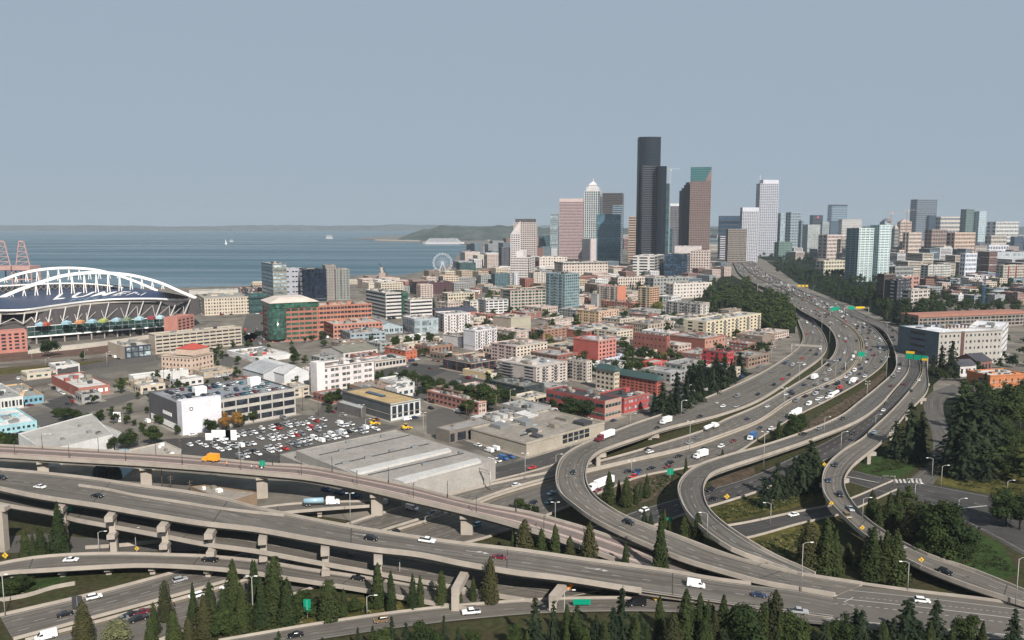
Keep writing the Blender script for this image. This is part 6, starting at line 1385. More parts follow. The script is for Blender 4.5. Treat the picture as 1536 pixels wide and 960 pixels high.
def tree(kind, x, y, h, label, group=None, wide=1.0):
    cr, tr = treemesh(kind); root = empty(NM[kind.rsplit('_',1)[0]], (x,y,0)); wide *= random.uniform(.88,1.14); root.scale = (h*wide,h*wide*random.uniform(.9,1.1),h); root.rotation_euler = (0,0,random.uniform(0,6.28)); tag(root,label,'tree',group)
    link('crown', cr, root); link('trunk', tr, root); mark(x,y); return root
def trees_at(reg, kind, lst, what, where, nvar=5):
    """each entry: (x, y of the foot, y of the tip[, width factor]) in zoom units; labels count from the left"""
    lst = sorted(lst); n = len(lst)
    for i, t in enumerate(lst):
        px, py = U(reg,t[0],t[1]); p = P(px,py); h = height_at(p, U(reg,0,t[2])[1]); random.seed(int(px*31+py*7))
        lab = ' '.join(('%s %s from the left %s' % (ORD[i] if i < 40 else 'far', what, where) if n > 1 else '%s %s' % (what, where)).split()[:16])
        tree('%s_%d' % (kind, random.randrange(nvar)), p.x, p.y, h, lab, ('%ss %s' % (what, where)) if n > 1 else None, t[3] if len(t) > 3 else 1.0)
trees_at('L','cypress',[(720,775,515),(795,800,560),(918,790,575),(962,775,588),(1085,770,560),(1185,755,645),(1268,745,595),(1365,750,480)],'slim cypress','in the row in front of the upper viaduct')
trees_at('L','cypress',[(435,850,610,1.5),(522,820,665,1.2),(200,860,600,1.1),(125,820,475,1.0),(15,700,500,1.0)],'dense cypress','in the row left of the green sign')
trees_at('K','cypress',[(345,492,165,1.1),(240,482,300),(150,492,325,1.2),(195,497,350,1.2),(395,497,410,1.2)],'cypress','under the left end of the viaducts')
trees_at('K','cypress',[(485,985,735,1.1),(955,850,615),(1118,880,630),(1215,890,620),(1350,830,495),(1465,800,500),(890,930,740),(1290,910,660),(1180,940,700,1.2),(1000,985,790,1.4),(1090,985,830,1.4),(870,985,830,1.5),(1400,910,640,1.2),(1510,890,600,1.1)],'dark cypress','in the thicket by the freeway')
trees_at('K','olive',[(670,1010,850,1.5)],'round olive-green bushy tree','at the bottom edge of the thicket')
trees_at('M','cypress',[(180,545,265),(112,530,330),(275,556,310),(355,566,295),(440,566,360),(550,580,280,1.1),(760,590,395),(960,612,230,.9)],'dark cypress','in the row along the rail viaduct')
trees_at('M','leafy',[(150,215,135),(195,230,170),(240,245,180),(30,420,390)],'small leafy tree','behind the rail viaduct parapet')
trees_at('I','cypress',[(665,755,565,1.3),(722,740,612),(765,765,595,1.3),(822,755,640,1.2),(882,715,580,1.3),(845,735,625)],'dark conifer','on the islet inside the flyover hairpin')
trees_at('I','cypress',[(1108,600,478,.9),(1320,480,436,1.0)],'small cypress','against the inner wall of the freeway')
trees_at('M','cypress',[(868,310,205),(905,328,222),(985,360,205),(1010,350,250),(1095,420,240,1.3),(1175,425,225)],'cypress','in the gap between flyover and loop ramp')
trees_at('M','fir',[(240,1010,700,.9),(345,1010,720,.7),(740,1010,645,1.0),(685,1030,760,1.1),(590,1020,800,1.0)],'feathery fir','at the bottom edge, middle')
trees_at('M','cypress',[(955,965,705),(1105,1000,668,1.2),(1185,990,690),(1230,1010,730),(1320,1000,700,1.1),(1370,1010,765,1.1),(1270,1020,790)],'dense cypress','in the hedge below the white van')
trees_at('M','leafy',[(1470,1030,745,1.1),(500,1030,860),(130,1030,870)],'bushy dark tree','in the bottom foreground hedge')
trees_at('L','fir',[(605,1030,880),(690,1040,870),(800,1030,815),(880,1040,850),(1100,1030,805,.7),(1180,1040,880),(150,1030,900),(400,1060,940)],'small fir','along the bottom edge left of centre')
trees_at('L','leafy',[(970,1050,855,1.1),(740,1050,880),(1040,1060,900),(1260,1060,900)],'round leafy tree','along the bottom edge left of centre')
trees_at('N','cypress',[(95,1010,675,1.1),(35,1010,740,1.2)],'dark cypress','at the bottom edge beside the white pickup')
trees_at('N','leafy',[(200,1030,800,1.1),(480,1030,805,.9),(1205,1030,810,.9)],'dark bushy tree','in the bottom right foreground hedge')
trees_at('N','cypress',[(120,1040,790,1.2),(270,1050,850,1.2),(400,1040,850,1.1),(1290,1050,850,1.3)],'dark cypress','in the bottom right foreground hedge')
trees_at('M','cypress',[(420,1040,860,1.2),(640,1040,850,1.2),(820,1040,830,1.3),(880,1040,860,1.2),(1030,1040,800,1.3)],'low cypress','in the hedge at the bottom edge, middle')
trees_at('N','fir',[(595,1020,780,1.2),(850,1030,712,1.25),(1020,1030,715,1.25),(1470,1030,765,1.2),(1120,1040,830),(700,1050,870),(930,1050,840)],'broad fir','in the bottom right foreground hedge')
trees_at('N','cypress',[(282,560,270,1.1),(395,575,250,1.3),(445,585,320,1.2),(655,615,310,1.25),(735,630,330,1.3),(790,635,320,1.25),(580,560,400,1.2),(520,520,400,1.3),(700,600,360)],'dark brown-green cypress','beside the near end of the exit ramp')
trees_at('N','cypress',[(650,360,95,1.1),(755,380,112,1.2),(800,350,88,1.1),(690,390,170,1.2),(880,440,190,1.3),(930,455,215,1.3),(850,410,220),(720,300,180)],'dark cypress','in the clump right of the exit ramp')
trees_at('N','leafy',[(1000,470,135,1.0),(1075,470,145,1.0),(1125,530,240,1.0),(1185,550,330,1.1),(1060,540,300,1.1),(970,520,330)],'light green leafy tree','in the clump right of the exit ramp')
trees_at('J','fir',[(870,500,148,1.15),(940,490,200,1.0),(790,490,260,1.1),(900,500,260,1.1)],'big dark cedar','in the clump above the exit ramp')
trees_at('J','fir',[(300,665,370,1.2),(205,690,470,1.2),(110,720,500,1.3),(40,770,590,1.2),(250,690,440,1.3),(340,680,480,1.1),(160,720,540,1.2)],'dark spruce','in the clump inside the loop ramp')
trees_at('J','fir',[(1150,570,65,1.1),(1205,575,105,1.3),(1290,575,130,1.1),(1100,580,300,1.2),(1240,560,250,1.3),(1170,600,350,1.3),(1350,480,160,1.1)],'tall dark fir','in the wood right of the shaded street')
trees_at('J','leafy',[(1430,880,680,1.4),(1510,900,700,1.4),(1380,860,740,1.1),(1420,310,50,1.1),(1510,330,105,1.1),(1300,330,130),(1370,300,150),(1450,450,330),(1520,430,330)],'dark leafy tree','at the right edge by the junction')
trees_at('F','fir',[(1055,690,520,1.2),(1112,710,490,1.1),(1010,700,580),(850,470,330,1.2),(800,410,260,1.3),(740,390,270,1.2),(890,450,360)],'dark conifer','below the black apartments')
trees_at('E','fir',[(1125,945,730,1.3),(1205,935,670,1.2),(1262,905,690,1.2),(1340,865,660,1.3),(1420,815,620,1.3),(1480,780,585,1.3),(1380,830,700,1.2),(1170,950,790,1.3),(1300,880,740,1.2),(1440,760,640,1.2)],'dark pine','between the school and the freeway')
trees_at('E','leafy',[(600,955,825,1.6),(690,960,845,1.5),(545,930,860,1.2),(495,905,835)],'spreading leafy tree','in front of the red school building')
trees_at('E','leafy',[(30,860,750,1.3),(120,905,750,1.4),(235,865,775,1.4),(165,880,800),(385,870,820),(440,850,810)],'leafy street tree','below the dark green market building')
trees_at('E','leafy',[(1010,620,530,1.2),(1060,625,545),(930,600,525,1.1),(990,690,605,1.2),(905,530,480),(1300,600,550),(215,680,605,1.4),(180,500,460),(1150,690,655),(620,440,390,1.4),(540,400,360)],'leafy tree','among the brick warehouses')
trees_at('E','yellow',[(570,590,515,1.2),(470,520,458,1.2),(1100,360,270,1.2),(720,420,395),(1130,610,565),(1060,600,555)],'yellow-green tree','among the mid-city blocks')
trees_at('H','leafy',[(440,305,212),(490,285,198),(870,175,88,1.3),(930,190,100,1.3),(1010,215,120,1.4),(1080,235,140,1.4),(1140,255,150,1.3),(1200,270,175,1.2),(1340,290,165,1.3),(1480,275,210,1.3),(1240,360,260,1.2),(1200,350,290),(800,215,175),(880,240,185,1.3),(700,215,165),(950,250,200)],'green street tree','behind the charcoal clad building')
trees_at('G','leafy',[(580,395,322),(25,545,445,1.1),(75,545,460,1.2),(640,565,480,1.2),(740,550,435,1.3),(880,530,412,1.3),(820,455,395),(730,410,350),(905,410,350),(935,415,360),(1022,470,410),(775,420,380),(845,350,305),(1025,205,145),(1190,195,150)],'green tree','around the garage and white angular warehouse')
trees_at('G','leafy',[(330,372,312,1.6),(385,385,308,1.8),(430,380,318,1.6)],'wide low shrub','on the triangle of grass left of the white angular warehouse')
trees_at('G','yellow',[(185,550,468,1.3),(450,575,510,1.3),(555,570,495,1.3)],'yellowing tree','beside the rail viaduct parapet')
trees_at('G','leafy',[(1215,470,375,1.3),(1460,400,330,1.4),(1520,380,325,1.4),(1400,420,350)],'green street tree','along the foot of the parking garage')
trees_at('G','autumn',[(1300,445,340,1.1),(1365,430,335,1.0)],'reddish autumn tree','in front of the parking garage')
trees_at('A','leafy',[(280,828,722,1.25)],'big round dark tree','in front of the stadium')
trees_at('A','leafy',[(480,850,790,.8),(1240,820,775),(1275,840,790),(1190,890,850),(1240,860,820)],'small tree','near the cream station building')
trees_at('B','leafy',[(820,775,700,1.2),(890,765,702,1.2),(948,745,692,1.2),(1015,748,682,1.3)],'round clipped tree','in the row in front of the market hall')
trees_at('B','leafy',[(1130,865,800,1.1),(400,725,680,1.2),(230,830,765,1.2),(330,740,700),(300,745,712),(240,870,800),(90,790,750)],'street tree','near the brick and green glass office')
trees_at('B','farfir',[(1040,545,480),(1065,545,470),(1090,545,478),(1115,545,472),(1140,545,480),(1165,545,485),(1190,540,488),(1215,540,490)],'slim tree','before the pale yellow long building',2)
def scatter(kinds, zone, n, hmin, hmax, label, group, seed, r=2, wide=1.15, stuff=None, nm=None):
    mass = []
    if stuff: r = 0
    random.seed(seed); k = 0; tries = 0; x0, x1 = min(z[0] for z in zone), max(z[0] for z in zone); y0, y1 = min(z[1] for z in zone), max(z[1] for z in zone)
    while k < n and tries < n*30:
        tries += 1; px, py = random.uniform(x0,x1), random.uniform(y0,y1)
        if not inpoly(px,py,zone): continue
        p = P(px,py)
        if not free(p.x,p.y,r): continue
        kd = random.choice(kinds); kk = '%s_%d' % (kd, random.randrange(2)); hh = random.uniform(hmin,hmax); ww = wide*random.uniform(.85,1.2); k += 1
        if stuff: mass.append((kk,p.x,p.y,hh,ww))
        else:
            o = tree(kk, p.x, p.y, hh, near_label(label, p.x, p.y), group, ww)
            if nm: o.name = nm
    if stuff:
        b = MB()
        for kk, x, y, h, w in mass:
            me = treemesh(kk)[0]; a = random.uniform(0,6.28); ca, sa = cos(a)*h*w, sin(a)*h*w; mm = me.materials[0]
            b.mesh([(x+v.co.x*ca-v.co.y*sa, y+v.co.x*sa+v.co.y*ca, v.co.z*h) for v in me.vertices], [tuple(q.vertices) for q in me.polygons], mm)
        tag(b.build(stuff), kind='stuff')
scatter(['farfir','farleaf','farleaf'], [(1062,432),(1100,420),(1160,444),(1195,470),(1190,500),(1150,500),(1110,470),(1070,462)], 190, 12, 22, '', '', 31, stuff='woodland')
scatter(['farleaf','farfir'], [(1040,452),(1070,432),(1130,440),(1150,470),(1060,470)], 70, 10, 18, '', '', 32, stuff='woodland')
scatter(['farleaf','farleaf'], [(1138,386),(1165,379),(1240,380),(1300,398),(1290,408),(1232,394),(1150,392)], 120, 10, 20, '', '', 48, stuff='embankment_wood')
scatter(['farleaf','farleaf','farfir'], [(1165,396),(1230,394),(1290,410),(1330,425),(1400,450),(1420,470),(1390,492),(1330,478),(1270,455),(1200,428),(1160,408)], 320, 12, 22, '', '', 33, stuff='embankment_wood')
scatter(['farleaf'], [(1400,418),(1560,420),(1560,470),(1420,470)], 150, 9, 17, '', '', 34, stuff='hillside_trees')
scatter(['farleaf','farfir'], [(840,412),(900,408),(960,412),(1000,425),(960,440),(900,435),(850,430)], 60, 11, 20, '','',35,stuff='park_trees')
scatter(['farleaf'], [(660,445),(760,430),(1000,445),(1190,500),(1120,560),(960,585),(800,560),(700,520)], 150, 8, 15, 'street tree', 'street trees in the mid-city blocks', 36, 1.2, nm='street_tree')
scatter(['farleaf'], [(1170,370),(1560,366),(1560,415),(1200,400)], 170, 10, 22, '', '', 37, stuff='far_hill_trees')
scatter(['leafy','fir','farleaf'], [(1410,600),(1470,590),(1560,600),(1560,730),(1480,725),(1420,700)], 38, 9, 17, '','', 38, 1.5, 1.2, stuff='thicket')
scatter(['farleaf','leafy'], [(1385,540),(1400,560),(1430,560),(1440,590),(1400,600),(1392,580)], 10, 6, 10, 'bush by the freeway wall', 'bushes by the right-hand wall', 39, 1)
scatter(['cypress','leafy'], [(1180,655),(1230,660),(1240,740),(1210,722),(1120,745),(1110,720)], 12, 8, 15, '','',40,1.5,stuff='loop_wood')
scatter(['leafy','farleaf'], [(400,905),(700,905),(600,916),(460,936),(340,955),(360,925)], 40, 2, 5, '','',41,0,1.5,stuff='bank_shrubs')
scatter(['leafy','farleaf'], [(260,960),(330,925),(400,905),(420,915),(350,955)], 12, 4, 8, '','',42,0,1.4,stuff='bank_shrubs')
scatter(['farleaf'], [(1340,730),(1440,745),(1440,800),(1400,815),(1370,790)], 14, 4, 9, '','',43,1,1.3,stuff='junction_bushes')
scatter(['leafy'], [(-20,865),(60,862),(110,866),(70,885),(0,900)], 12, 4, 8, '','',44,0,1.3,stuff='ramp_shrubs')
scatter(['farleaf'], [(380,500),(560,500),(650,530),(600,600),(480,640),(300,640),(60,640),(200,560)], 60, 5, 10, 'small street tree', 'street trees in the industrial district', 45, 1.5, nm='street_tree')
scatter(['cypress','fir','fir'], [(780,950),(1560,968),(1560,990),(780,985)], 40, 7, 12, '','',46,0,1.3,stuff='hedge')
scatter(['fir','farfir'], [(968,642),(985,600),(1040,580),(1085,560),(1120,556),(1105,572),(1060,592),(1010,618)], 34, 12, 20, '','',49,0,1.5,stuff='pine_belt')
scatter(['farleaf'], [(1480,505),(1560,505),(1560,572),(1500,575),(1440,590),(1430,575)], 30, 6, 12, '','',50,0,1.3,stuff='street_greenery')
scatter(['farleaf'], [(560,570),(700,560),(760,580),(800,610),(700,600),(600,595)], 26, 7, 12, 'street tree', 'trees in the park strip', 51, 1.2, nm='street_tree')
# undergrowth
random.seed(8); b = MB()
for zone, n in (([(300,958),(400,905),(560,895),(720,902),(600,917),(480,935),(380,950)],500),([(1098,800),(1215,777),(1250,860),(1185,855)],300),([(1180,652),(1246,610),(1296,580),(1335,560),(1285,603),(1225,645)],160),([(1290,712),(1292,690),(1352,680),(1375,700)],250),([(1405,800),(1450,790),(1530,860),(1448,850)],250),([(1068,762),(1215,724),(1235,745),(1085,784)],350),([(1400,690),(1560,660),(1560,745),(1440,730)],400),([(890,708),(1030,676),(1000,740),(905,752)],260),([(780,950),(1560,965),(1560,985),(780,980)],500),([(20,800),(120,800),(240,815),(230,830),(60,830)],300),([(-40,880),(60,868),(110,862),(80,880),(20,900),(-40,910)],260),([(90,850),(240,852),(250,856),(120,880)],160),([(0,800),(130,790),(420,845),(300,835),(60,835)],420)):
    x0, x1 = min(z[0] for z in zone), max(z[0] for z in zone); y0, y1 = min(z[1] for z in zone), max(z[1] for z in zone); k = 0
    for _ in range(n*6):
        if k >= n: break
        px, py = random.uniform(x0,x1), random.uniform(y0,y1)
        if not inpoly(px,py,zone): continue
        p = P(px,py); 
        if (floor(p.x/CELL),floor(p.y/CELL)) in OCC and py < 940: continue
        mm = random.choice([F_DEC,F_DEC,F_DEC,F_CY,F_CY,F_OLV if px < 1280 else F_CY2]); s = random.uniform(.3,.8)
        for q in range(6): leaf(b, p+Vector((random.uniform(-s,s),random.uniform(-s,s),random.uniform(.1,s))), .4, mm, Vector((0,0,1)), .7)
        k += 1
tag(b.build('undergrowth'), kind='stuff')
# ---------------- vehicles ----------------
def paint(name, c, r=.28, metal=.0): return mat('paint_'+name, c, r, .0, 1, .5, metal)
CP = {'white':paint('white',(.72,.72,.71)),'silver':paint('silver',(.42,.43,.44),.3,.3),'grey':paint('grey',(.16,.165,.17)),'black':paint('black',(.012,.012,.014),.22),'dark blue':paint('blue_dark',(.02,.035,.08)),'blue':paint('blue',(.04,.11,.27)),'red':paint('red',(.42,.03,.025)),'maroon':paint('maroon',(.13,.015,.025)),'teal':paint('teal',(.05,.16,.18)),'yellow':paint('yellow',(.65,.38,.03)),'orange':paint('orange',(.75,.30,.02)),'brown':paint('brown',(.16,.10,.05)),'pale blue':paint('pale_blue',(.25,.38,.45))}
TYRE = mat('tyre_rubber', (.015,.015,.015), .9, 0, 1); RIM = mat('wheel_rim', (.4,.4,.4), .4, 0, 1, .5, .5); CGL = mat('car_glass', (.015,.02,.025), .08, 0, 1, .6)
LAMPW = mat('headlamp', (.7,.7,.65), .2, 0, 1); LAMPR = mat('tail_lamp', (.4,.02,.02), .3, 0, 1); TARP = mat('truck_box_white', (.76,.76,.75), .5, .05, .6); CHAS = mat('chassis', (.04,.04,.04), .8, 0, 1)
# profiles: (L, W, body z0, hood z, [(x,z) roof outline])
def hull(b, prof, w0, w1, m, zs=None):
    """extrude a side outline (x,z) across the width; narrower (w1) above the waist"""
    n = len(prof); ws = [w0 if (zs is None or z <= zs) else w1 for x, z in prof]
    vs = [(x,-ws[i]/2,z) for i,(x,z) in enumerate(prof)]+[(x,ws[i]/2,z) for i,(x,z) in enumerate(prof)]
    b.mesh(vs, [tuple(range(n)), tuple(range(2*n-1,n-1,-1))], m)
    b.mesh(vs, [(i,n+i,n+(i+1)%n,(i+1)%n) for i in range(n)], m)
CT = {'sedan':(4.7,1.82,[(-2.35,.35),(2.35,.35),(2.35,.62),(2.15,.78),(1.1,.95),(-1.65,.98),(-2.25,.95),(-2.35,.7)],[(1.05,.93),(.35,1.42),(-.75,1.44),(-1.6,.96)]),
 'suv':(4.7,1.9,[(-2.3,.4),(2.35,.4),(2.35,.75),(2.2,.95),(1.2,1.08),(-2.2,1.1),(-2.35,.9)],[(1.15,1.06),(.55,1.66),(-1.75,1.7),(-2.2,1.08)]),
 'pickup':(5.7,1.98,[(-2.85,.5),(2.8,.5),(2.85,.95),(2.7,1.1),(1.3,1.18),(-2.85,1.14)],[(1.25,1.16),(.75,1.82),(-.75,1.84),(-.95,1.14)]),
 'van':(5.8,2.05,[(-2.9,.4),(2.9,.4),(2.9,.95),(2.6,1.2),(2.1,1.35),(-2.9,1.35)],[(2.1,1.33),(1.35,2.35),(-2.85,2.42),(-2.9,1.33)])}
def car_parts(kind, col):
    L, W, low, cab = CT[kind]; P_ = {}; m = CP[col]; b = MB(); hull(b, low, W, W, m)
    zt = max(z for x,z in cab); zb = min(z for x,z in cab)
    c2 = [(x,z) for x,z in cab]; n = len(c2); top = [(x*.97,z+.03) for x,z in c2 if z > zb+.3]
    if kind == 'van':
        hull(b, cab, W*.97, W*.9, m, 1.5)
    if kind != 'van': b.mesh([(x,s*W*.41,z+.015) for s in (-1,1) for x,z in c2[1:3]], [(0,1,3,2)] , m)
    if kind != 'van': b.mesh([(c2[1][0],-W*.41,zt-.06),(c2[2][0],-W*.41,zt-.06),(c2[2][0],W*.41,zt-.06),(c2[1][0],W*.41,zt-.06),(c2[1][0]-.08,-W*.38,zt+.03),(c2[2][0]+.08,-W*.38,zt+.03),(c2[2][0]+.08,W*.38,zt+.03),(c2[1][0]-.08,W*.38,zt+.03)], [(4,7,6,5),(0,4,5,1),(1,5,6,2),(2,6,7,3),(3,7,4,0)], m)
    if kind == 'pickup': b.mesh([(-2.75,-.85,.75),(-1.05,-.85,.75),(-1.05,.85,.75),(-2.75,.85,.75)],[(0,1,2,3)],CHAS); 
    P_['body'] = b; g = MB()
    if kind == 'van': g.mesh([(2.13,-.85,1.42),(2.13,.85,1.42),(1.42,.82,2.27),(1.42,-.82,2.27)],[(0,1,2,3)],CGL); g.mesh([(x,s*1.0,z) for s in (-1,1) for x,z in ((1.95,1.42),(1.4,2.05),(.7,2.05),(.7,1.42))],[(0,1,2,3),(7,6,5,4)],CGL)
    else: hull(g, [(x,z) for x,z in c2], W*.90, W*.80, CGL, zb+.2)
    P_['window'] = g
    if kind == 'pickup':
        bed = MB(); bed.box((-1.9,0,1.16),(1.75,W*.86,.02),CHAS); P_['cargo_bed'] = bed
    wx = L*.3; r = .33 if kind in ('sedan',) else .38
    P_['wheels'] = [(sx*wx, sy*(W/2-.09), r) for sx in (-1,1) for sy in (-1,1)]; P_['lamps'] = (L/2, W*.36, .68 if kind == 'sedan' else .85)
    return P_
CM = {}
def wheelmesh(r):
    k = 'w%.2f' % r
    if k not in CM:
        b = MB(); b.tube((0,-.12,0),(0,.12,0),r,r,TYRE,14); b.tube((0,-.13,0),(0,.13,0),r*.55,r*.55,RIM,10); CM[k] = b.data('wheel')
    return CM[k]
def lampmesh(m):
    if m.name not in CM:
        b = MB(); b.box((0,0,0),(.08,.34,.16),m); CM[m.name] = b.data('lamp')
    return CM[m.name]
def carmesh(kind, col):
    k = (kind, col)
    if k not in CM:
        P_ = car_parts(kind, col); CM[k] = {q: (P_[q].data(q) if isinstance(P_[q],MB) else P_[q]) for q in P_}
        b = MB(); 
        for q in ('body','window','cargo_bed'):
            if q in P_:
                s = P_[q]
                for f, mi in zip(s.f, s.m): b.face([s.v[i] for i in f], s.mats[mi])
        for x,y,r in P_['wheels']: b.tube((x,y-.12,r),(x,y+.12,r),r,r,TYRE,8)
        CM[k]['one'] = b.data('%s_%s' % (kind, col.replace(' ','_')))
    return CM[k]
NMC = {'sedan':'sedan_car','suv':'suv_car','pickup':'pickup_truck','van':'panel_van'}
CATC = {'sedan':'car','suv':'car','pickup':'pickup truck','van':'van'}
NCAR = [0]
def car(kind, col, p, h, label, group=None, full=False):
    d = h.normalized(); yaw = atan2(d.y,d.x); pitch = -math.asin(max(-.3,min(.3,d.z))); cm = carmesh(kind, col); NCAR[0] += 1
    rot = (0, pitch, yaw); loc = (p.x,p.y,p.z+.03)
    if not full:
        o = link(NMC[kind], cm['one'], None, loc); o.rotation_euler = rot; return tag(o, label, CATC[kind], group)
    root = empty(NMC[kind], loc); root.rotation_euler = rot; tag(root, label, CATC[kind], group)
    for q in ('body','window','cargo_bed'):
        if q in cm: link(q, cm[q], root)
    for x,y,r in cm['wheels']: link('wheel', wheelmesh(r), root, (x,y,r))
    x, y, z = cm['lamps']
    for s in (-1,1): link('headlight', lampmesh(LAMPW), root, (x-.02,s*y,z)); link('tail_light', lampmesh(LAMPR), root, (-x+.02,s*y,z+.05))
    return root
def semi(p, h, col, label, trailer=True, tank=False, L=13.0, boxcol=None, scale=1.0, name='articulated_lorry', pattern=None):
    d = h.normalized(); root = empty(name, (p.x,p.y,p.z+.03)); root.rotation_euler = (0,-math.asin(max(-.3,min(.3,d.z))),atan2(d.y,d.x)); root.scale = (scale,)*3; tag(root,label,'lorry'); m = CP[col]; bx = boxcol or TARP
    b = MB(); hull(b, [(0,.6),(5.6,.6),(5.6,1.5),(5.2,1.9),(3.9,2.1),(3.4,3.1),(.9,3.4),(0,3.2)] if trailer else [(0,.6),(2.6,.6),(2.6,1.3),(2.3,1.6),(1.7,2.4),(0,2.5)], 2.4, 2.3, m); b.build('cab', root)
    b = MB()
    if trailer: b.mesh([(3.93,-.95,2.15),(3.93,.95,2.15),(3.48,.95,2.98),(3.48,-.95,2.98)],[(0,1,2,3)],CGL); b.mesh([(x,s*1.18,z) for s in (-1,1) for x,z in ((3.6,2.1),(3.3,2.8),(2.5,2.8),(2.5,2.1))],[(0,1,2,3),(7,6,5,4)],CGL)
    else: b.mesh([(2.28,-.95,1.66),(2.28,.95,1.66),(1.78,.95,2.32),(1.78,-.95,2.32)],[(0,1,2,3)],CGL)
    b.build('windscreen', root); b = MB()
    if tank: b.tube((-1,0,2.1),(-L,0,2.1),1.15,1.15,bx,18)
    else: b.box((-L/2-.4,0,2.45),(L,2.5,2.9),bx)
    b.build('tank' if tank else 'box_body', root)
    if pattern:
        for k_ in range(3):
            b = MB(); b.box((-L*(.25+.22*k_),0,2.45),(L*.1,2.54,1.6),CP['yellow']); b.build('coloured_panel', root)
    b = MB(); b.box((-L/2+.5,0,.85),(L+2,1.0,.35),CHAS); b.build('chassis', root)
    for x in ([4.5,1.2,0,-L+1.2,-L+2.5] if trailer else [1.9,-L+1.6]):
        for s in (-1,1): 
            o = link('wheel', wheelmesh(.33), root, (x,s*1.05,.5)); o.scale = (1.5,1.6,1.5)
    return root
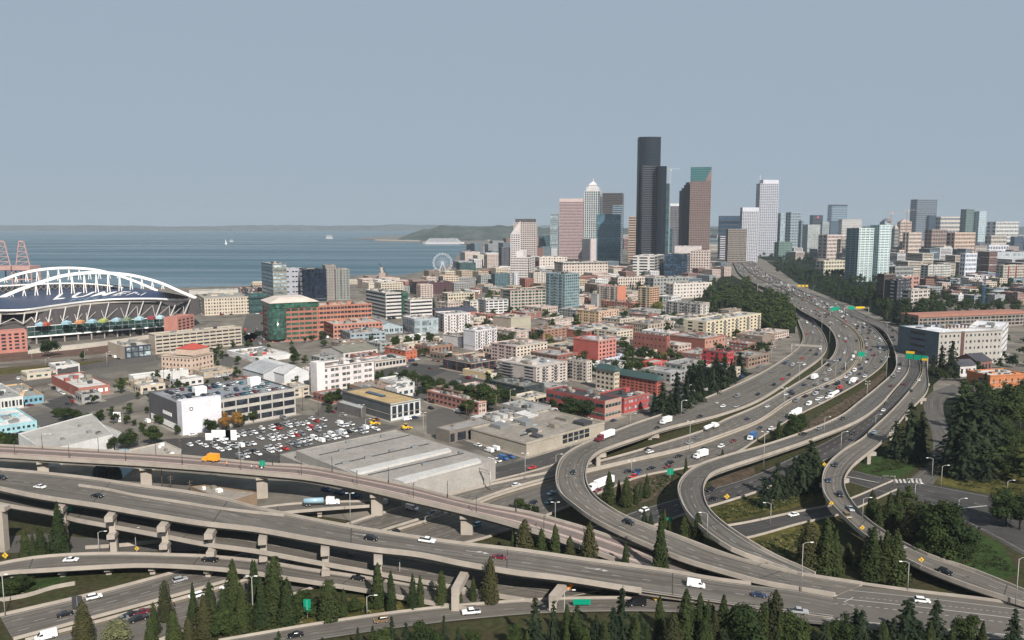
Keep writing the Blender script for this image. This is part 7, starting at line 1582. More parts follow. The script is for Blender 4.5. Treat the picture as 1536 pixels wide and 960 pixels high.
near = [('R2',4,720,'suv','black',1,'black car at the left end of the upper viaduct'),('R2',58,731,'sedan','white',-1,'white car near the left end of the upper viaduct'),('R2',145,745,'sedan','black',1,'black car following behind on the upper viaduct, left part'),
 ('R2',560,810,'suv','black',1,'black car in the middle of the upper viaduct'),('R2',639,813.5,'pickup','white',1,'white crew-cab pickup on the upper viaduct'),('R2',746,838,'sedan','maroon',1,'maroon car on the upper viaduct'),('R2',1046,880,'van','white',1,'white delivery van on the upper viaduct'),('R2',1134,895,'sedan','dark blue',1,'dark blue car ahead of the white delivery van'),
 ('R6',109,843,'sedan','white',1,'white car on the low curved ramp'),('R6',316,842,'pickup','black',1,'black pickup on the low curved ramp'),('R6',535,867,'sedan','black',1,'black car at the right end of the low curved ramp'),
 ('C2',270,872,'suv','silver',-1,'silver estate car on the freeway below the low ramp'),('C2',140,899,'suv','white',-1,'white car on the lower-left freeway'),('C2',97,924,'sedan','black',-1,'black sedan on the lower-left freeway beside the wall'),
 ('C3',51,947,'van','white',1,'white van in the bottom left corner'),('C3',187,916,'sedan','black',1,'black car on the freeway beside a maroon one'),('C3',213.5,917,'sedan','maroon',1,'maroon car on the freeway by the cypresses'),('C3',182,930,'sedan','grey',1,'dark grey car behind the olive bushy tree'),('C3',208,933,'pickup','black',1,'black pickup behind the olive bushy tree'),
 ('C3',338,875,'sedan','white',1,'white car half hidden by the thicket of cypresses'),('C3',291,895,'suv','white',1,'white suv between cypress tips'),
 ('R1',706,919.6,'pickup','white',-1,'white pickup with crew cab on the frontage road'),('R1',573,933,'suv','brown',-1,'brown and white off-roader on the frontage road'),('R1',442,954,'sedan','black',-1,'black car on the frontage road at the bottom edge'),('R1',815,913,'sedan','black',-1,'black car behind the feathery firs'),('R1',956,908,'van','black',-1,'black panel van on the frontage road'),
 ('C3',577,769,'sedan','white',1,'white car under the rail viaduct'),('C3',592,791.5,'suv','black',1,'black car on the freeway right of the tall rail pier'),('C2',648,770,'sedan','dark blue',1,'dark car in the shadow under the rail viaduct'),('C3',716,791,'suv','pale blue',1,'pale blue car in shade under the rail viaduct'),
 ('C2',775,730,'suv','white',-1,'white suv on the freeway left of the hairpin'),('S1',796,703,'sedan','red',1,'red car on the street beside the bus garage'),('C3',826,742,'sedan','pale blue',1,'pale blue car in the shadow of the hairpin'),('C3',825,754,'suv','teal',1,'teal suv in the shadow of the hairpin'),('C3',800,757,'suv','black',1,'black suv entering the shadow of the hairpin'),
 ('C1',860,711,'sedan','black',1,'black car on the hairpin of the flyover'),('C1',942,784,'suv','black',1,'black car on the flyover below the hairpin'),('C1',985,643,'sedan','black',1,'black car behind the yellow and white truck on the flyover'),('C1',1050,625.6,'sedan','black',1,'black car on the flyover before the hairpin'),('C1',1084,611,'suv','white',1,'white car at the top of the flyover'),('C1',1104,611,'sedan','silver',1,'silver car beside the white one on the flyover'),
 ('C2',1045,658,'sedan','grey',-1,'grey car on the freeway level with the white tanker'),('C2',1034,666,'sedan','silver',-1,'silver car close behind the grey one'),('C2',974,680,'suv','white',-1,'white suv on the freeway inside the hairpin'),('C2',973,675,'sedan','black',-1,'black car alongside the white suv inside the hairpin'),
 ('C3',1017,686,'sedan','black',1,'black car behind the white box truck'),('C3',978,704,'sedan','black',1,'black car in the middle of the wide carriageway'),('C3',1003,697,'suv','black',1,'black suv ahead of a maroon car'),('C3',1002,702,'sedan','maroon',1,'maroon car behind the black suv'),('C3',1056,674,'sedan','black',1,'black car left of the box truck'),('C3',1054,679,'suv','dark blue',1,'dark blue suv right by the loop ramp'),('C3',1082,671,'suv','white',1,'white suv left of the blue box truck'),('C3',1100,663,'sedan','maroon',1,'dark maroon car before the blue box truck'),('C2',1121,630,'sedan','dark blue',-1,'dark blue car on the freeway by the paved patch'),
 ('C3',943,709,'sedan','black',1,'black sedan behind the islet conifers'),('C3',955,709,'suv','dark blue',1,'dark blue car with a white hood behind the islet conifers'),('C3',953,714,'sedan','blue',1,'blue car behind the islet conifers'),('C3',951,720,'suv','red',1,'red suv behind the islet conifers'),('C3',897,741,'sedan','maroon',1,'maroon car by the parked white trailer'),
 ('R9',966,768,'suv','white',1,'white car on the slip road beneath the flyover'),('R9',1065,736,'suv','black',1,'black suv on the slip road inside the loop'),('R9',1069,750,'sedan','black',1,'black car on the slip road inside the loop'),('G1',1191,773,'sedan','white',-1,'white car on the underpass road beside the grass islet'),
 ('R10',1253,699,'suv','black',1,'black car at the top of the exit ramp curve'),('R10',1243,723,'sedan','dark blue',1,'dark blue car in the exit ramp curve'),('R10',1261,745,'suv','black',1,'black suv low in the exit ramp curve'),('R10',1276.6,766,'sedan','silver',1,'silver car on the exit ramp above a brown one'),('R10',1270,775,'suv','brown',1,'brown suv on the exit ramp'),('R10',1352,822,'sedan','grey',1,'grey car on the exit ramp behind the cypresses'),('R10',1413,857,'suv','black',1,'black suv near the lower end of the exit ramp'),
 ('R10',1310.5,650.6,'suv','pale blue',1,'pale blue car entering the exit ramp'),('R9',1279,651,'sedan','black',1,'black car beside the cedar clump'),('C4',1206,652.5,'sedan','black',1,'black car on the loop ramp approach'),('C4',1228,644.6,'sedan','grey',1,'grey car on the loop ramp approach'),('C4',1263.6,628.5,'sedan','black',1,'black sedan on the ramp beside the brown bank'),
 ('R9',1325,617,'sedan','white',1,'white car on the right-hand carriageway'),('R9',1328,607,'sedan','black',1,'black car just behind the white one on the right-hand carriageway'),('C4',1336.5,579.5,'sedan','maroon',1,'maroon car beside the brown bank top'),('R9',1356,577,'suv','maroon',1,'maroon suv on the right-hand carriageway'),('R10',1371.7,567,'sedan','white',1,'white car at the right-hand wall'),('R10',1366,587,'sedan','black',1,'black car at the right-hand wall'),
 ('C2',1151,611,'sedan','white',-1,'white car on the freeway above the paved patch'),('C2',1186,599,'sedan','black',-1,'black sedan, left of a pair on the freeway'),('C2',1189,592,'suv','black',-1,'black suv, upper of a pair on the freeway'),('C3',1157,644.6,'suv','white',1,'white suv in front of the white trailer'),('C3',1176,643,'sedan','black',1,'black sedan in front of the white trailer'),('C3',1140,643,'sedan','black',1,'black car leading the white suv'),('C3',1213,607,'van','white',1,'white van in the heavy traffic'),('C3',1232,597,'sedan','white',1,'white sedan in the heavy traffic'),('C3',1231,604,'sedan','silver',1,'silver sedan in the heavy traffic'),
 ('MRG',1383,903.5,'suv','white',1,'white estate car on the merged road at lower right'),('MRG',1198,920,'pickup','silver',1,'silver pickup on the merged road behind a dark tree')]
for key, x, y, kind, col, s, lab in near:
    if key == 'MRG': p = P(x,y,1.62); h = (P(x+30,y+3,1.62)-p)
    else: p, h, fr = on_road(key, x, y); h = h*s
    car(kind, col, p, h, lab, None, y > 600)
def lorry_at(key, x, y, *a, s=1, **k):
    p, h, fr = on_road(key, x, y); return semi(p, h*s, *a, **k)
lorry_at('C1',903,661,'maroon','dark red lorry with a long white trailer on the flyover')
lorry_at('C1',996,636,'white','white lorry with a yellow patterned box on the flyover',trailer=False,L=7,pattern=1,name='box_truck')
lorry_at('C2',1069,642,'white','white tanker lorry on the freeway',tank=True,L=10,s=-1)
lorry_at('C3',1046,688,'white','white box truck beside the loop ramp',trailer=False,L=6.5,name='box_truck')
lorry_at('C3',1127,660,'white','white truck with a blue rear box',trailer=False,L=5.5,boxcol=CP['blue'],name='box_truck')
lorry_at('C3',893,734,'white','lorry with a white trailer behind the hairpin conifers',s=1)
lorry_at('C3',1190,628,'white','big lorry with a white trailer in the heavy traffic',s=1)
lorry_at('C3',1250,600,'white','white tanker lorry in the heavy traffic',tank=True,L=11,s=1)
lorry_at('C3',1277,576,'white','white box truck in the heavy traffic',trailer=False,L=7,name='box_truck')
lorry_at('C2',1224,568,'white','white box truck on the middle carriageway',trailer=False,L=8,s=-1,name='box_truck')
lorry_at('R4',492,757,'white','pale blue tanker lorry on the short low ramp',tank=True,L=9,boxcol=CP['pale blue'])
p, h, fr = on_road('LR',310,692); semi(p, h*-1, 'orange', 'orange maintenance truck on the rail viaduct', trailer=False, L=5, boxcol=CP['orange'], name='maintenance_truck')
# traffic further along the freeway
def traffic(key, t0, t1, n, lanes, s, seed, where, kinds=('sedan','suv','sedan','suv','pickup','van'), stuffb=None):
    random.seed(seed); used = []; cnt = {}
    cols = ['white','white','white','black','black','black','grey','grey','silver','silver','silver','dark blue','dark blue','maroon','grey','white','black','silver','red']
    items = []
    for _ in range(n*12):
        if len(items) >= n: break
        t = t0+(t1-t0)*random.random(); ln = random.randrange(lanes); fr = .055+.89*(ln+.5)/lanes; c, h = on_road_t(key,t,fr)
        if any((c-u).length < 8.5 for u in used): continue
        used.append(c); items.append((proj(c)[1], c, h*s, random.choice(kinds), random.choice(cols)))
    items.sort(key=lambda q: -q[0])
    for y, c, h, kd, col in items:
        k = (kd,col); cnt[k] = cnt.get(k,0)+1; i = cnt[k]-1
        if stuffb is not None:
            me = carmesh(kd,col)['one']; a = atan2(h.y,h.x); ca, sa = cos(a), sin(a)
            fs = [(tuple(q.vertices), me.materials[q.material_index]) for q in me.polygons]; base = len(stuffb.v)
            stuffb.v += [(c.x+v.co.x*ca-v.co.y*sa, c.y+v.co.x*sa+v.co.y*ca, c.z+v.co.z) for v in me.vertices]
            for f, m in fs: stuffb.f.append(tuple(base+j for j in f)); stuffb.m.append(stuffb.mi(m)); stuffb.smooth.append(False)
            continue
        car(kd, col, c, h, '%s %s %s on the %s, from its near end' % (ORD[i] if i < 40 else 'distant', col, {'sedan':'car','suv':'suv','pickup':'pickup','van':'van'}[kd], where), '%s %ss on the %s' % (col, kd, where))
def tof(key, y):      # road parameter where the road's middle is at photo row y (first crossing from the far end)
    R = ROADS[key]
    for i in range(R.n):
        if proj(R.A[i].lerp(R.B[i],.5))[1] >= y: return i/(R.n-1)
    return 1
traffic('C3', tof('C3',505), tof('C3',600), 84, 5, 1, 101, 'crowded carriageway')
traffic('C2', tof('C2',495), tof('C2',600), 22, 4, -1, 102, 'middle carriageway')
traffic('C1', 0.03, tof('C1',600), 30, 3, 1, 103, 'left carriageway')
traffic('C4', tof('C4',480), tof('C4',570), 10, 2, 1, 104, 'right carriageway')
traffic('R10', 0.0, .1, 3, 2, 1, 105, 'outer right carriageway')
SB_ = MB()
traffic('C3', 0.01, tof('C3',503), 340, 5, 1, 106, '', ('sedan','suv','van','pickup'), SB_); traffic('C2', 0.01, tof('C2',493), 120, 4, -1, 107, '', ('sedan','suv'), SB_); traffic('C4', 0.0, tof('C4',478), 8, 2, 1, 108, '', ('sedan','suv'), SB_)
tag(SB_.build('distant_traffic'), kind='stuff')
# parked vehicles
def parked(zone, n, z, az, label, group, seed, kinds, cols, sx=3.0, sy=6.2, aisle=3, jitter=.4, grid=None, stuffb=None):
    random.seed(seed); dR, dL = dirv(az), dirv(az-90); wp = [P(*q, z) for q in zone]; c0 = wp[0]; cand = []
    R_ = [(w-c0).dot(dR) for w in wp]; L_ = [(w-c0).dot(dL) for w in wp]; pl = list(zip(R_,L_)); cnt = {}
    j = 0; e = min(L_)
    while e < max(L_):
        a = min(R_)
        while a < max(R_):
            if inpoly(a,e,pl) and j % aisle != aisle-1: cand.append((a,e))
            a += sx
        e += sy; j += 1
    random.shuffle(cand); cand = sorted(cand[:n], key=lambda q: proj(c0+dR*q[0]+dL*q[1])[0])
    for a, e in cand:
        kd, col = random.choice(kinds), random.choice(cols); p = c0+dR*(a+random.uniform(-jitter,jitter))+dL*(e+random.uniform(-jitter,jitter)); p.z = z
        k = (kd,col); cnt[k] = cnt.get(k,0)+1; i = cnt[k]-1; d = dL*random.choice((-1,1))+dR*random.uniform(-.05,.05)
        car(kd, col, p, d, ('%s %s %s from the left %s' % (ORD[i] if i < 40 else 'further', col, {'sedan':'car','suv':'suv','pickup':'pickup','van':'van'}[kd], label)), '%s %ss %s' % (col, kd, label))
WL = ['white','white','white','white','silver','white']
parked([(330,652),(395,640),(432,624),(500,632),(560,640),(588,645),(480,668),(432,692),(345,690),(320,672)], 96, .04, 46, 'in the crowded utility truck lot', '', 201, ('pickup','pickup','van','pickup','suv'), WL+['white','grey','black','silver','silver','white','white','white','grey','white','white','red'], 3.7, 7.0, 3, .7)
root, N, dR, dL, LR, LL, H = GAR
gz = [proj(N+dR*(LR*a)+dL*(LL*e)+Vector((0,0,H-.9))) for a, e in ((.04,.04),(.96,.04),(.96,.95),(.04,.95))]
parked(gz, 66, H-.95, 46, 'on the garage roof', '', 202, ('sedan','suv','sedan','suv'), ['black','grey','white','silver','black','dark blue','maroon','teal'], 3.0, 6.4, 3, .2)
parked([(930,615),(985,588),(1060,588),(1110,598),(1080,612),(1000,622)], 12, .04, 46, 'in the lot below the brick warehouses', '', 203, ('sedan','suv'), ['white','black','silver','blue','grey'], 3.2, 6.5, 3)
parked([(560,560),(600,545),(700,555),(740,570),(690,585),(600,590)], 12, .04, 46, 'around the orange brick building', '', 204, ('sedan','suv','van'), ['white','black','silver','maroon','grey'], 3.2, 7, 3)
parked([(700,680),(760,672),(775,690),(745,702),(700,695)], 8, .04, 46, 'in the yard of the bus garage', '', 205, ('pickup','van'), ['white','white','blue'], 4.5, 8, 3)
parked([(635,602),(700,590),(745,612),(700,622),(650,618)], 11, .04, 46, 'behind the pink brick building', '', 206, ('pickup','suv','sedan'), ['white','silver','black'], 4, 7, 3)
parked([(1436,582),(1480,566),(1500,570),(1452,588)], 6, .08, 30, 'on the street by the gabled houses', '', 207, ('sedan','suv'), ['black','white','grey'], 4, 5, 9)
parked([(345,500),(395,480),(400,515),(372,540),(350,520)], 16, .04, 60, 'in the square before the glass-cornered office', '', 208, ('sedan','suv','van'), ['white','black','silver','grey','red'], 3.4, 7, 3)
parked([(70,604),(120,596),(130,604),(80,612)], 5, .05, 46, 'by the brick warehouse', '', 209, ('sedan','suv'), ['red','black','white'], 5, 6, 5)
parked([(275,665),(330,655),(350,665),(290,680)], 6, .05, 46, 'at the corner below the garage', '', 210, ('pickup','suv'), ['white','silver','white'], 5, 8, 5)
parked([(440,730),(520,735),(640,770),(560,760)], 5, .05, 30, 'in the shade beneath the rail viaduct', '', 211, ('pickup','van'), ['white','blue'], 5, 8, 5)
parked([(580,500),(640,490),(700,500),(640,520)], 6, .05, 62, 'behind the clipped round trees', '', 212, ('sedan','suv'), ['black','white','grey','red'], 4, 7, 3)

random.seed(55); b = MB(); k_ = 0; random.shuffle(STREETSIDE)
for p, d in STREETSIDE:
    if k_ >= 330: break
    if (floor(p.x/CELL),floor(p.y/CELL)) in OCC or random.random() < .35: continue
    me = carmesh(random.choice(('sedan','suv','sedan','van')), random.choice(['white','black','grey','silver','black','dark blue','white','maroon']))['one']; ca, sa = d.x, d.y; base = len(b.v); k_ += 1
    b.v += [(p.x+v.co.x*ca-v.co.y*sa, p.y+v.co.x*sa+v.co.y*ca, .03+v.co.z) for v in me.vertices]
    for q in me.polygons: b.f.append(tuple(base+j for j in q.vertices)); b.m.append(b.mi(me.materials[q.material_index])); b.smooth.append(False)
tag(b.build('kerbside_cars'), kind='stuff')
# ---------------- lamps, masts, signs ----------------
GALV = mat('lamp_post_metal', srgb(178,176,170,.7), .5, 0, 1); GREENS = mat('sign_green', (0.0,.22,.13), .4, 0, 1); YELS = mat('sign_yellow', (.62,.38,.02), .4, 0, 1); ORS = mat('sign_orange', (.75,.24,.02), .4, 0, 1); WOOD = mat('pole_wood', (.10,.075,.055), .9, .2, 1)
def lamp(reg, x, yb, yt, z, label, kind='arm', side=-1, group='street lamps'):
    px, py = U(reg,x,yb); p = P(px,py,z); H = height_at(p, U(reg,0,yt)[1])-z; root = empty('street_lamp', p); tag(root,label,'street lamp',group)
    b = MB(); b.tube((0,0,0),(0,0,H),.16,.09,GALV,8); b.build('pole', root)
    for s in ((side,) if kind == 'arm' else (-1,1)):
        b = MB(); L = 2.4 if kind == 'arm' else .9; pts = [(0,0,H-.3),(s*L*.35,0,H+.35),(s*L,0,H+.5)]
        for a, c in zip(pts, pts[1:]): b.tube(a,c,.08,.07,GALV,6)
        b.build('arm', root); b = MB(); b.box((s*(L+.4),0,H+.48),(1.0,.36,.18),WHITE); b.build('lamp_head', root)
LP = [('K',30,825,590,0,'two',1),('K',1460,868,600,0,'two',1),('K',1150,480,360,0,'two',1),('K',572,470,340,0,'arm',1),('K',785,465,320,0,'two',1),('L',560,300,120,0,'two',1),('L',655,815,710,.2,'arm',1),('L',845,640,492,0,'arm',1),('L',990,300,250,0,'arm',1),('M',408,882,680,.5,'arm',1),('M',1232,350,232,9,'arm',-1),('M',356,300,172,0,'two',1),
 ('I',1130,450,280,0,'two',1),('I',183,610,465,0,'two',1),('I',360,560,470,0,'arm',1),('I',447,440,395,0,'arm',1),('I',1085,250,160,0,'arm',1),('I',1125,190,70,0,'two',1),('I',790,330,235,0,'arm',1),('I',795,575,510,0,'two',1),
 ('J',150,255,88,0,'two',1),('J',240,60,-60,0,'two',1),('J',480,465,340,4,'arm',1),('J',630,160,65,0,'two',1),('J',385,350,255,5,'arm',1),('J',1005,615,492,0,'arm',-1),('J',1058,655,535,0,'arm',1),('J',905,745,640,0,'arm',1),('J',605,842,722,7.5,'arm',1),('J',35,565,340,0,'two',1),('J',680,312,240,3,'arm',1),
 ('N',252,678,405,2,'arm',1),('N',865,672,515,2,'arm',-1),('N',1488,752,492,3,'arm',1),('N',75,300,175,0,'arm',-1),('N',1155,165+100,150,0,'arm',1),('N',1440,90,45,0,'arm',1),('F',740,760,600,1,'two',1),('F',448,752,620,1,'two',1),('F',150,930,780,0,'two',1),('F',630,845,740,2,'two',1),('F',368,500,345,2,'two',1),('F',512,400,310,6,'two',1),('F',318,260,190,6,'arm',1),('F',415,520,400,2,'two',1),('F',290,320,240,6,'two',1),('F',590,500,400,5,'two',1),('F',745,470,400,6,'two',1),('F',15,690,610,0,'arm',1),('F',80,640,545,0,'arm',1),('F',948,560,470,0,'arm',1),('F',1228,740,650,0,'arm',1),
 ('G',175,545,495,0,'arm',1),('G',280,560,470,0,'two',1),('G',1380,640,520,0,'two',1),('G',1225,560,460,0,'arm',1),('H',625,380,300,0,'two',1),('H',648,470,380,0,'arm',1),('H',980,480,345,0,'two',1),('H',1480,310,210,0,'arm',1),('E',1235,950,850,0,'arm',1),('E',1280,860,760,0,'arm',1),('A',185,850,790,0,'two',1),('A',265,880,835,0,'arm',1),('A',618,890,800,0,'arm',1),('A',490,860,790,0,'arm',1)]
seen = {}
AREA = {'K':'under the left end of the viaducts','L':'near the middle of the foreground viaducts','M':'near the upper viaduct, right of centre','I':'along the freeway inside the hairpin','J':'beside the loop and exit ramps','N':'in the lower right ramps','F':'along the freeway bend','G':'near the big parking garage','H':'around the grey warehouse','E':'by the pine belt above the flyover','A':'in the rail yard before the stadium'}
for reg in AREA:
    L_ = sorted([q for q in LP if q[0] == reg], key=lambda q: q[1])
    for i, q in enumerate(L_): lamp(q[0],q[1],q[2],q[3],q[4],'%s tall %s street lamp from the left %s' % (ORD[i],'double' if q[5]=='two' else 'single-arm',AREA[reg]),q[5],q[6])
# catenary masts on the rail viaduct
R = ROADS['LR']
k_ = 0
for i in range(3, R.n-14, max(1,int(R.n/24))):
    for s, (a, c) in ((0,(R.A,R.B)),(1,(R.B,R.A))):
        if (k_+s) % 2: continue
        p = a[i].lerp(c[i],.03); d = (c[i]-a[i]).normalized(); root = empty('catenary_mast', p); tag(root, '%s slim overhead line mast from the left along the %s parapet of the rail viaduct' % (ORD[min(19,k_//2)],'far' if s == 0 else 'near'), 'mast', 'overhead line masts on the rail viaduct')
        b = MB(); b.tube((0,0,0),(0,0,7),.14,.1,DSTEEL,7); b.build('pole', root); b = MB(); b.beam((0,0,6),(d.x*3,d.y*3,6.3),.1,.1,DSTEEL); b.beam((0,0,5),(d.x*3,d.y*3,6.2),.08,.08,DSTEEL); b.build('bracket', root)
    k_ += 1
# utility poles in the city
def upole(reg, x, yb, yt, label):
    p = P(*U(reg,x,yb)); H = height_at(p, U(reg,0,yt)[1]); root = empty('utility_pole', p); tag(root,label,'utility pole','wooden utility poles'); b = MB(); b.tube((0,0,0),(0,0,H),.2,.13,WOOD,7); b.build('pole', root); b = MB(); b.box((0,0,H-1),(2.6,.15,.18),WOOD,.8); b.box((0,0,H-2.2),(2.2,.15,.18),WOOD,.8); b.build('crossarm', root)
UPL = [('G',245,240,165),('G',412,300,195),('G',452,220,140),('G',774,230,140),('G',995,190,60),('G',1040,590,480),('G',935,780,640),('G',985,790,700),('G',1095,800,730),('H',285,330,200),('H',375,360,220),('H',940,250,140),('H',1400,350,240),('H',152,600,520),('H',300,640,540),('E',168,930,850),('E',1155,700,600),('E',1225,690,600),('E',1300,700,610),('E',1075,800,640),('A',945,980,880),('A',1155,930,860),('H',1230,380,290),('H',870,330,250)]
for i, (r_, x, yb, yt) in enumerate(UPL): p = P(*U(r_,x,yb)); upole(r_,x,yb,yt, near_label('wooden utility pole', p.x, p.y))
# signs
def panel(root, a, c, z0, z1, m, bars=3, name='sign_panel'):
    d = (c-a); L = d.length; d.normalize(); mid = (a+c)/2; n = Vector((d.y,-d.x,0)); n = n if n.y < 0 else -n
    o = link(name, unit(m), root, (mid.x,mid.y,(z0+z1)/2), atan2(d.y,d.x), (L,.2,z1-z0))
    return o
def gantry_sign(reg, x0, y0, x1, y1, z, h, panels, label, legs=(0,1)):
    A_, B_ = P(*U(reg,x0,y0),z), P(*U(reg,x1,y1),z); root = empty('sign_gantry', A_); tag(root,label,'sign gantry'); v = B_-A_
    for k in legs: b = MB(); q = v*k; b.tube((q.x,q.y,-z*.9),(q.x,q.y,h),.35,.3,GALV,8); b.build('post', root)
    b = MB()
    for zz in (h,h-1.4): b.beam((0,0,zz),(v.x,v.y,zz),.3,.3,GALV)
    K = max(4,int(v.length/3))
    for i in range(K): b.beam((v.x*i/K,v.y*i/K,h),(v.x*(i+1)/K,v.y*(i+1)/K,h-1.4),.15,.15,GALV)
    b.build('truss', root)
    for t0, t1, z0, z1, m in panels: panel(root, v*t0+Vector((0,-.5,0)), v*t1+Vector((0,-.5,0)), z0, z1, m)
    return root
gantry_sign('F',800,652,978,668,5,10,[(.28,.52,7.2,11.6,GREENS),(.54,.78,7.2,11,GREENS),(.80,.99,8.8,11,GREENS),(.28,.56,11.7,13.6,YELS),(.80,1.0,7.0,8.7,YELS)],'large sign gantry with green and yellow panels over the right carriageway')
gantry_sign('F',370,668,505,690,2,9,[(.1,.6,7.2,8.6,STEEL)],'grey bare sign gantry over the middle carriageway')
gantry_sign('F',196,580,368,590,1,9.5,[(.1,.9,8,9.2,CONC)],'white empty sign gantry over the left carriageway')
gantry_sign('F',500,352,640,350,6,9,[(.15,.42,6.5,10.6,GREENS),(.46,.82,7.5,10,YELS)],'distant green and yellow sign gantry over the far right lanes')
gantry_sign('F',0,215,290,222,6,12,[(.80,.86,8.5,12,YELS),(.88,.93,8.5,12,YELS),(.95,1.0,8.5,12,YELS)],'thin far overpass-like gantry with three yellow signs')
gantry_sign('F',420,360,470,352,6,9,[(.0,1,6,10.5,GREENS)],'small far green sign beside the crowded lanes')
gantry_sign('F',576,640,614,640,2,10,[(.0,1,7,11,GREENS)],'green sign standing between the crowded lanes',legs=(.5,))
gantry_sign('E',1302,862,1388,850,0,9,[(.05,.95,7.8,9.2,GALV)],'white blank sign gantry beside the pine belt',legs=(0,))
gantry_sign('H',1190,730,1365,790,0,9,[(.1,.4,7.6,9,GALV)],'grey lattice gantry over the lanes below the warehouse')
def sign(reg, x, yb, yt, z, w, m, label, chev=False, name='road_sign', h=None, pole=True, cat='road sign'):
    p = P(*U(reg,x,yb),z); H = height_at(p,U(reg,0,yt)[1])-z; root = empty(name, p); tag(root,label,cat)
    if pole: b = MB(); b.tube((0,0,0),(0,0,H-.3),.09,.09,GALV,6); b.build('post', root)
    hh = h or w*.8; b = MB()
    if chev:
        s = w/2; V = [(-s,0,H-s),(0,0,H-2*s),(s,0,H-s),(0,0,H),(-s,.1,H-s),(0,.1,H-2*s),(s,.1,H-s),(0,.1,H)]; b.mesh(V, [(0,1,2,3),(7,6,5,4),(0,4,5,1),(1,5,6,2),(2,6,7,3),(3,7,4,0)], m); b.build('panel', root)
        b = MB(); b.beam((-s*.35,-.05,H-s*.5),(s*.25,-.05,H-s),.16*w,.04,CHAS); b.beam((s*.25,-.05,H-s),(-s*.35,-.05,H-s*1.5),.16*w,.04,CHAS); b.build('arrow', root)
    else: b.box((0,0,H-hh/2),(w,.12,hh),m); b.build('panel', root)
sign('K',395,300,180,5,3.6,GREENS,'green sign board on the second pier of the viaducts',h=3.0)
sign('L',312,830,725,0,2.2,GREENS,'slanted green sign in the shrubs left of centre',h=4.0)
sign('M',510,760,725,1,5.5,GREENS,'flat green sign on the parapet of the frontage road',h=1.8,pole=False)
sign('M',430,680,615,2,3.6,ORS,'orange road work sign at the foot of the straddle beam',True)
sign('M',935,745,690,0,2.6,YELS,'yellow sign below the hairpin conifers',True)
sign('M',1345,160,118,0,2.4,YELS,'yellow sign beside the slip road guard rail',True)
sign('I',1018,605,548,0,3.0,GREENS,'green sign right of the islet conifers',h=3.0)
sign('M',1012,300,255,0,2.4,GREENS,'small green sign behind the tall foreground cypress',h=2.4)
for i, (r_,x,yb,yt,z) in enumerate((('J',385,545,512,8.5),('J',426,768,735,8),('J',603,908,875,7),('N',942,545,482,5.5))): sign(r_,x,yb,yt,z,1.9,YELS,'%s yellow chevron sign down the exit ramp curve' % ORD[i],True)
sign('L',1145,690,655,1,1.8,YELS,'yellow sign on the straddle beam column',True)
sign('K',30,490,455,0,2.4,YELS,'yellow sign at the left edge under the viaducts',True)
sign('K',790,468,420,0,1.8,YELS,'yellow warning sign at the ramp wall below the viaducts',True)
sign('K',447,790,705,0,3.2,DSTEEL,'dark back of a sign standing on the freeway divider',h=4.2)
sign('G',1512,660,618,13,2.4,GREENS,'round green sign on the rail viaduct',h=2.4)
sign('G',676,395,338,0,4.6,WHITE,'white rooftop advertising box by the angular warehouse',h=9,name='billboard',cat='billboard')
for i, x in enumerate((1216,1252,1298,1332)): sign('G',x,500+(-6 if i == 1 else 0),442+(18 if i == 0 else 0),0,6.2,WHITE,'%s white upright tank from the left beside the truck lot' % ORD[i],h=10 if i == 1 else 7,name='storage_tank',pole=False,cat='tank')
def signal(reg, x, yb, yt, label):
    p = P(*U(reg,x,yb),.05); H = height_at(p,U(reg,0,yt)[1]); root = empty('traffic_light', p); tag(root,label,'traffic light'); b = MB(); b.tube((0,0,0),(0,0,H),.13,.1,GALV,7); b.build('pole', root); b = MB(); b.tube((0,0,H-.3),(-6,0,H-.1),.09,.07,GALV,6); b.build('mast_arm', root)
    for k in (-2.5,-5.6): b = MB(); b.box((k,-.2,H-.8),(.5,.4,1.3),CHAS); b.build('signal_head', root)
signal('J',935,660,605,'traffic light right of the crossing at the junction'); signal('J',790,650,590,'traffic light left of the crossing at the junction')
# straddle beams of the upper viaduct
for (x0,y0,x1,y1,z,lab) in ((683,882,700,850,7.5,'left slanting concrete straddle beam under the upper viaduct'),(829,893,846,872,5.0,'right slanting concrete straddle beam under the upper viaduct')):
    A_, B_ = P(x0,y0,z), P(x1,y1,z); root = empty('straddle_bent', (A_.x,A_.y,0)); tag(root,lab,'bridge pier'); b = MB(); v = B_-A_; b.beam((0,0,z-1.2),(v.x,v.y,z-1.2),2.6,2.2,CONC); b.build('beam', root); b = MB(); b.box((0,0,(z-2.3)/2),(2.4,2.4,z-2.3),CONC); b.build('column', root)
# tall left column at the picture edge
A_ = P(3,826); root = empty('bridge_column', A_); tag(root,'massive concrete column at the left edge of the picture','bridge pier'); b = MB(); b.box((0,0,8),(4.2,3,16),CONC); b.build('shaft', root); b = MB(); b.box((0,0,16.4),(6.5,3.4,1.6),CONC); b.build('cap', root)
# fence along the flyover
R = ROADS['C1']; i0, i1 = int(R.n*.70), int(R.n*.80); root = empty('mesh_fence', R.A[i0]); tag(root,'see-through mesh fence on the outer parapet of the flyover','fence'); o_ = Vector(root.location)
b = MB()
for i in range(i0,i1):
    p, q = R.A[i]-o_, R.A[i+1]-o_
    for t in (0,.5): c = p.lerp(q,t); b2 = MB(); b2.beam((c.x,c.y,c.z+1),(c.x,c.y,c.z+3.1),.09,.09,DSTEEL); b2.build('post', root)
    for zz in (1.6,2.2,3.1): b.beam((p.x,p.y,p.z+zz),(q.x,q.y,q.z+zz),.05,.05,DSTEEL)
b.build('rails', root)
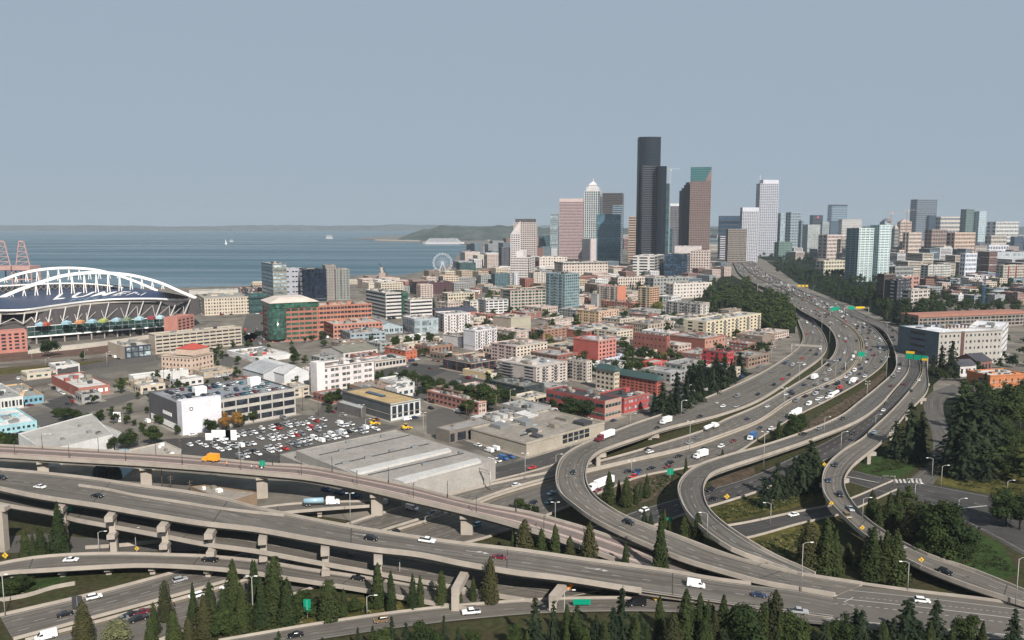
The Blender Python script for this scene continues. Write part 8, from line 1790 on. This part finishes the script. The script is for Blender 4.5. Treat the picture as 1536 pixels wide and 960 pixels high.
# people working on the rail viaduct
def person(key, x, y, label, vest, lean=0.0):
    p, h, fr = on_road(key, x, y); m2 = PERSONS.pop()
    m2.materials.clear(); m2.materials.append(mat('work_trousers',(.03,.035,.06),.9,0,1)); m2.materials.append(vest); m2.materials.append(mat('skin',(.4,.24,.17),.6,0,1))
    for q in m2.polygons:
        c = sum((m2.vertices[v].co for v in q.vertices), Vector())/len(q.vertices); q.material_index = 0 if c.z < .95 else (2 if c.z > 1.62 or (c.z < 1.1 and abs(c.y) > .2) else 1)
    o = link('person', m2, None, (p.x,p.y,p.z)); o.rotation_euler = (0,0,random.uniform(0,6)); tag(o,label,'person')
    b = MB(); b.tube((0,lean*.5,1.78),(0,lean*.5,1.90),.13,.07,mat('hard_hat',(.7,.7,.65),.5,0,1),10); b.build('hard_hat', o)
for x, y, lab, c in ((G_ if False else (338.5,698,'worker in an orange vest bending behind the orange truck',ORS)),(341.5,699.5,'worker in an orange vest standing behind the orange truck',ORS),(378,703.5,'worker in a white shirt left of a pair on the rail viaduct',WHITE),(384,704.5,'worker in an orange vest in the middle of the rail viaduct',ORS),(389,705,'worker in a white shirt right of a pair on the rail viaduct',WHITE)): person('LR',x,y,lab,c,.3)
# yellow excavator-like loader by the modern building
def loader(reg, x, y, label):
    p = P(*U(reg,x,y)); root = empty('wheel_loader', p); root.rotation_euler = (0,0,.6); tag(root,label,'digger'); Y = CP['yellow']
    b = MB(); b.box((0,0,1.5),(4,2,1.2),Y); b.box((-1.4,0,2.3),(1.6,1.8,.8),Y); b.build('body', root); b = MB(); b.box((.4,0,2.8),(1.3,1.5,1.4),CGL); b.box((.4,0,3.55),(1.5,1.7,.12),Y); b.build('cab', root)
    b = MB(); b.beam((1.6,-.6,1.6),(3.4,-.6,.8),.3,.3,Y); b.beam((1.6,.6,1.6),(3.4,.6,.8),.3,.3,Y); b.box((3.8,0,.7),(.9,2.3,.9),Y); b.build('bucket_arm', root)
    for sx in (-1.3,1.4):
        for s in (-1,1): o = link('wheel', wheelmesh(.38), root, (sx,s*1.1,.75)); o.scale = (1.9,2.2,1.9)
loader('H',690,415,'yellow wheel loader on the street by the charcoal clad building'); loader('H',875,440,'small yellow digger near the depot')

# edges and paint of the merged carriageway at lower right
MG = bpy.data.objects['road_merge']
for nm, pts in (('barrier',[(1290,877),(1340,884),(1386,890),(1470,900),(1570,914),(1640,925)]),):
    ln = smooth([P(x,y,1.62) for x,y in pts],40); b = MB(); wall_line(b, ln, [Vector((0,1 if nm=='barrier' else -1,0))]*40, .42, 0, .9, CONC); b.build(nm, MG)
def pline(pts, w, m, dash=False):
    ln = smooth([P(x,y,1.66) for x,y in pts],60); b = MB()
    for i in range(59):
        if dash and i%2: continue
        b.face([(ln[i].x,ln[i].y-w/2,1.66),(ln[i+1].x,ln[i+1].y-w/2,1.66),(ln[i+1].x,ln[i+1].y+w/2,1.66),(ln[i].x,ln[i].y+w/2,1.66)], m)
    b.build('lane_marking', MG)
pline([(1255,897),(1340,906),(1420,915),(1560,932)],.3,PAINT); pline([(1180,903),(1260,906),(1340,914),(1420,923),(1560,940)],.25,PAINT,True); pline([(1270,885),(1340,892),(1420,901),(1560,918)],.25,PAINT); pline([(1175,922),(1260,929),(1340,937),(1420,944),(1560,956)],.3,PAINT); pline([(1290,896),(1420,909),(1560,925)],.2,PAINT,True)
for pts in ([(1280,896),(1266,903)],[(1266,903),(1282,911)]): pline(pts,.35,PAINT)
# ---------------- air ----------------
hm = bpy.data.materials.new('haze'); hm.use_nodes = True; n_ = hm.node_tree; n_.nodes.clear()
o_ = n_.nodes.new('ShaderNodeOutputMaterial'); v_ = n_.nodes.new('ShaderNodeVolumePrincipled')
v_.inputs['Color'].default_value = (0.52,0.62,0.70,1); v_.inputs['Density'].default_value = HAZE_DENSITY; v_.inputs['Anisotropy'].default_value = 0.0
n_.links.new(v_.outputs[0], o_.inputs['Volume'])
b = MB(); b.box((500,9000,218),(34000,24000,446),hm); h = b.build('haze'); tag(h, kind='stuff')
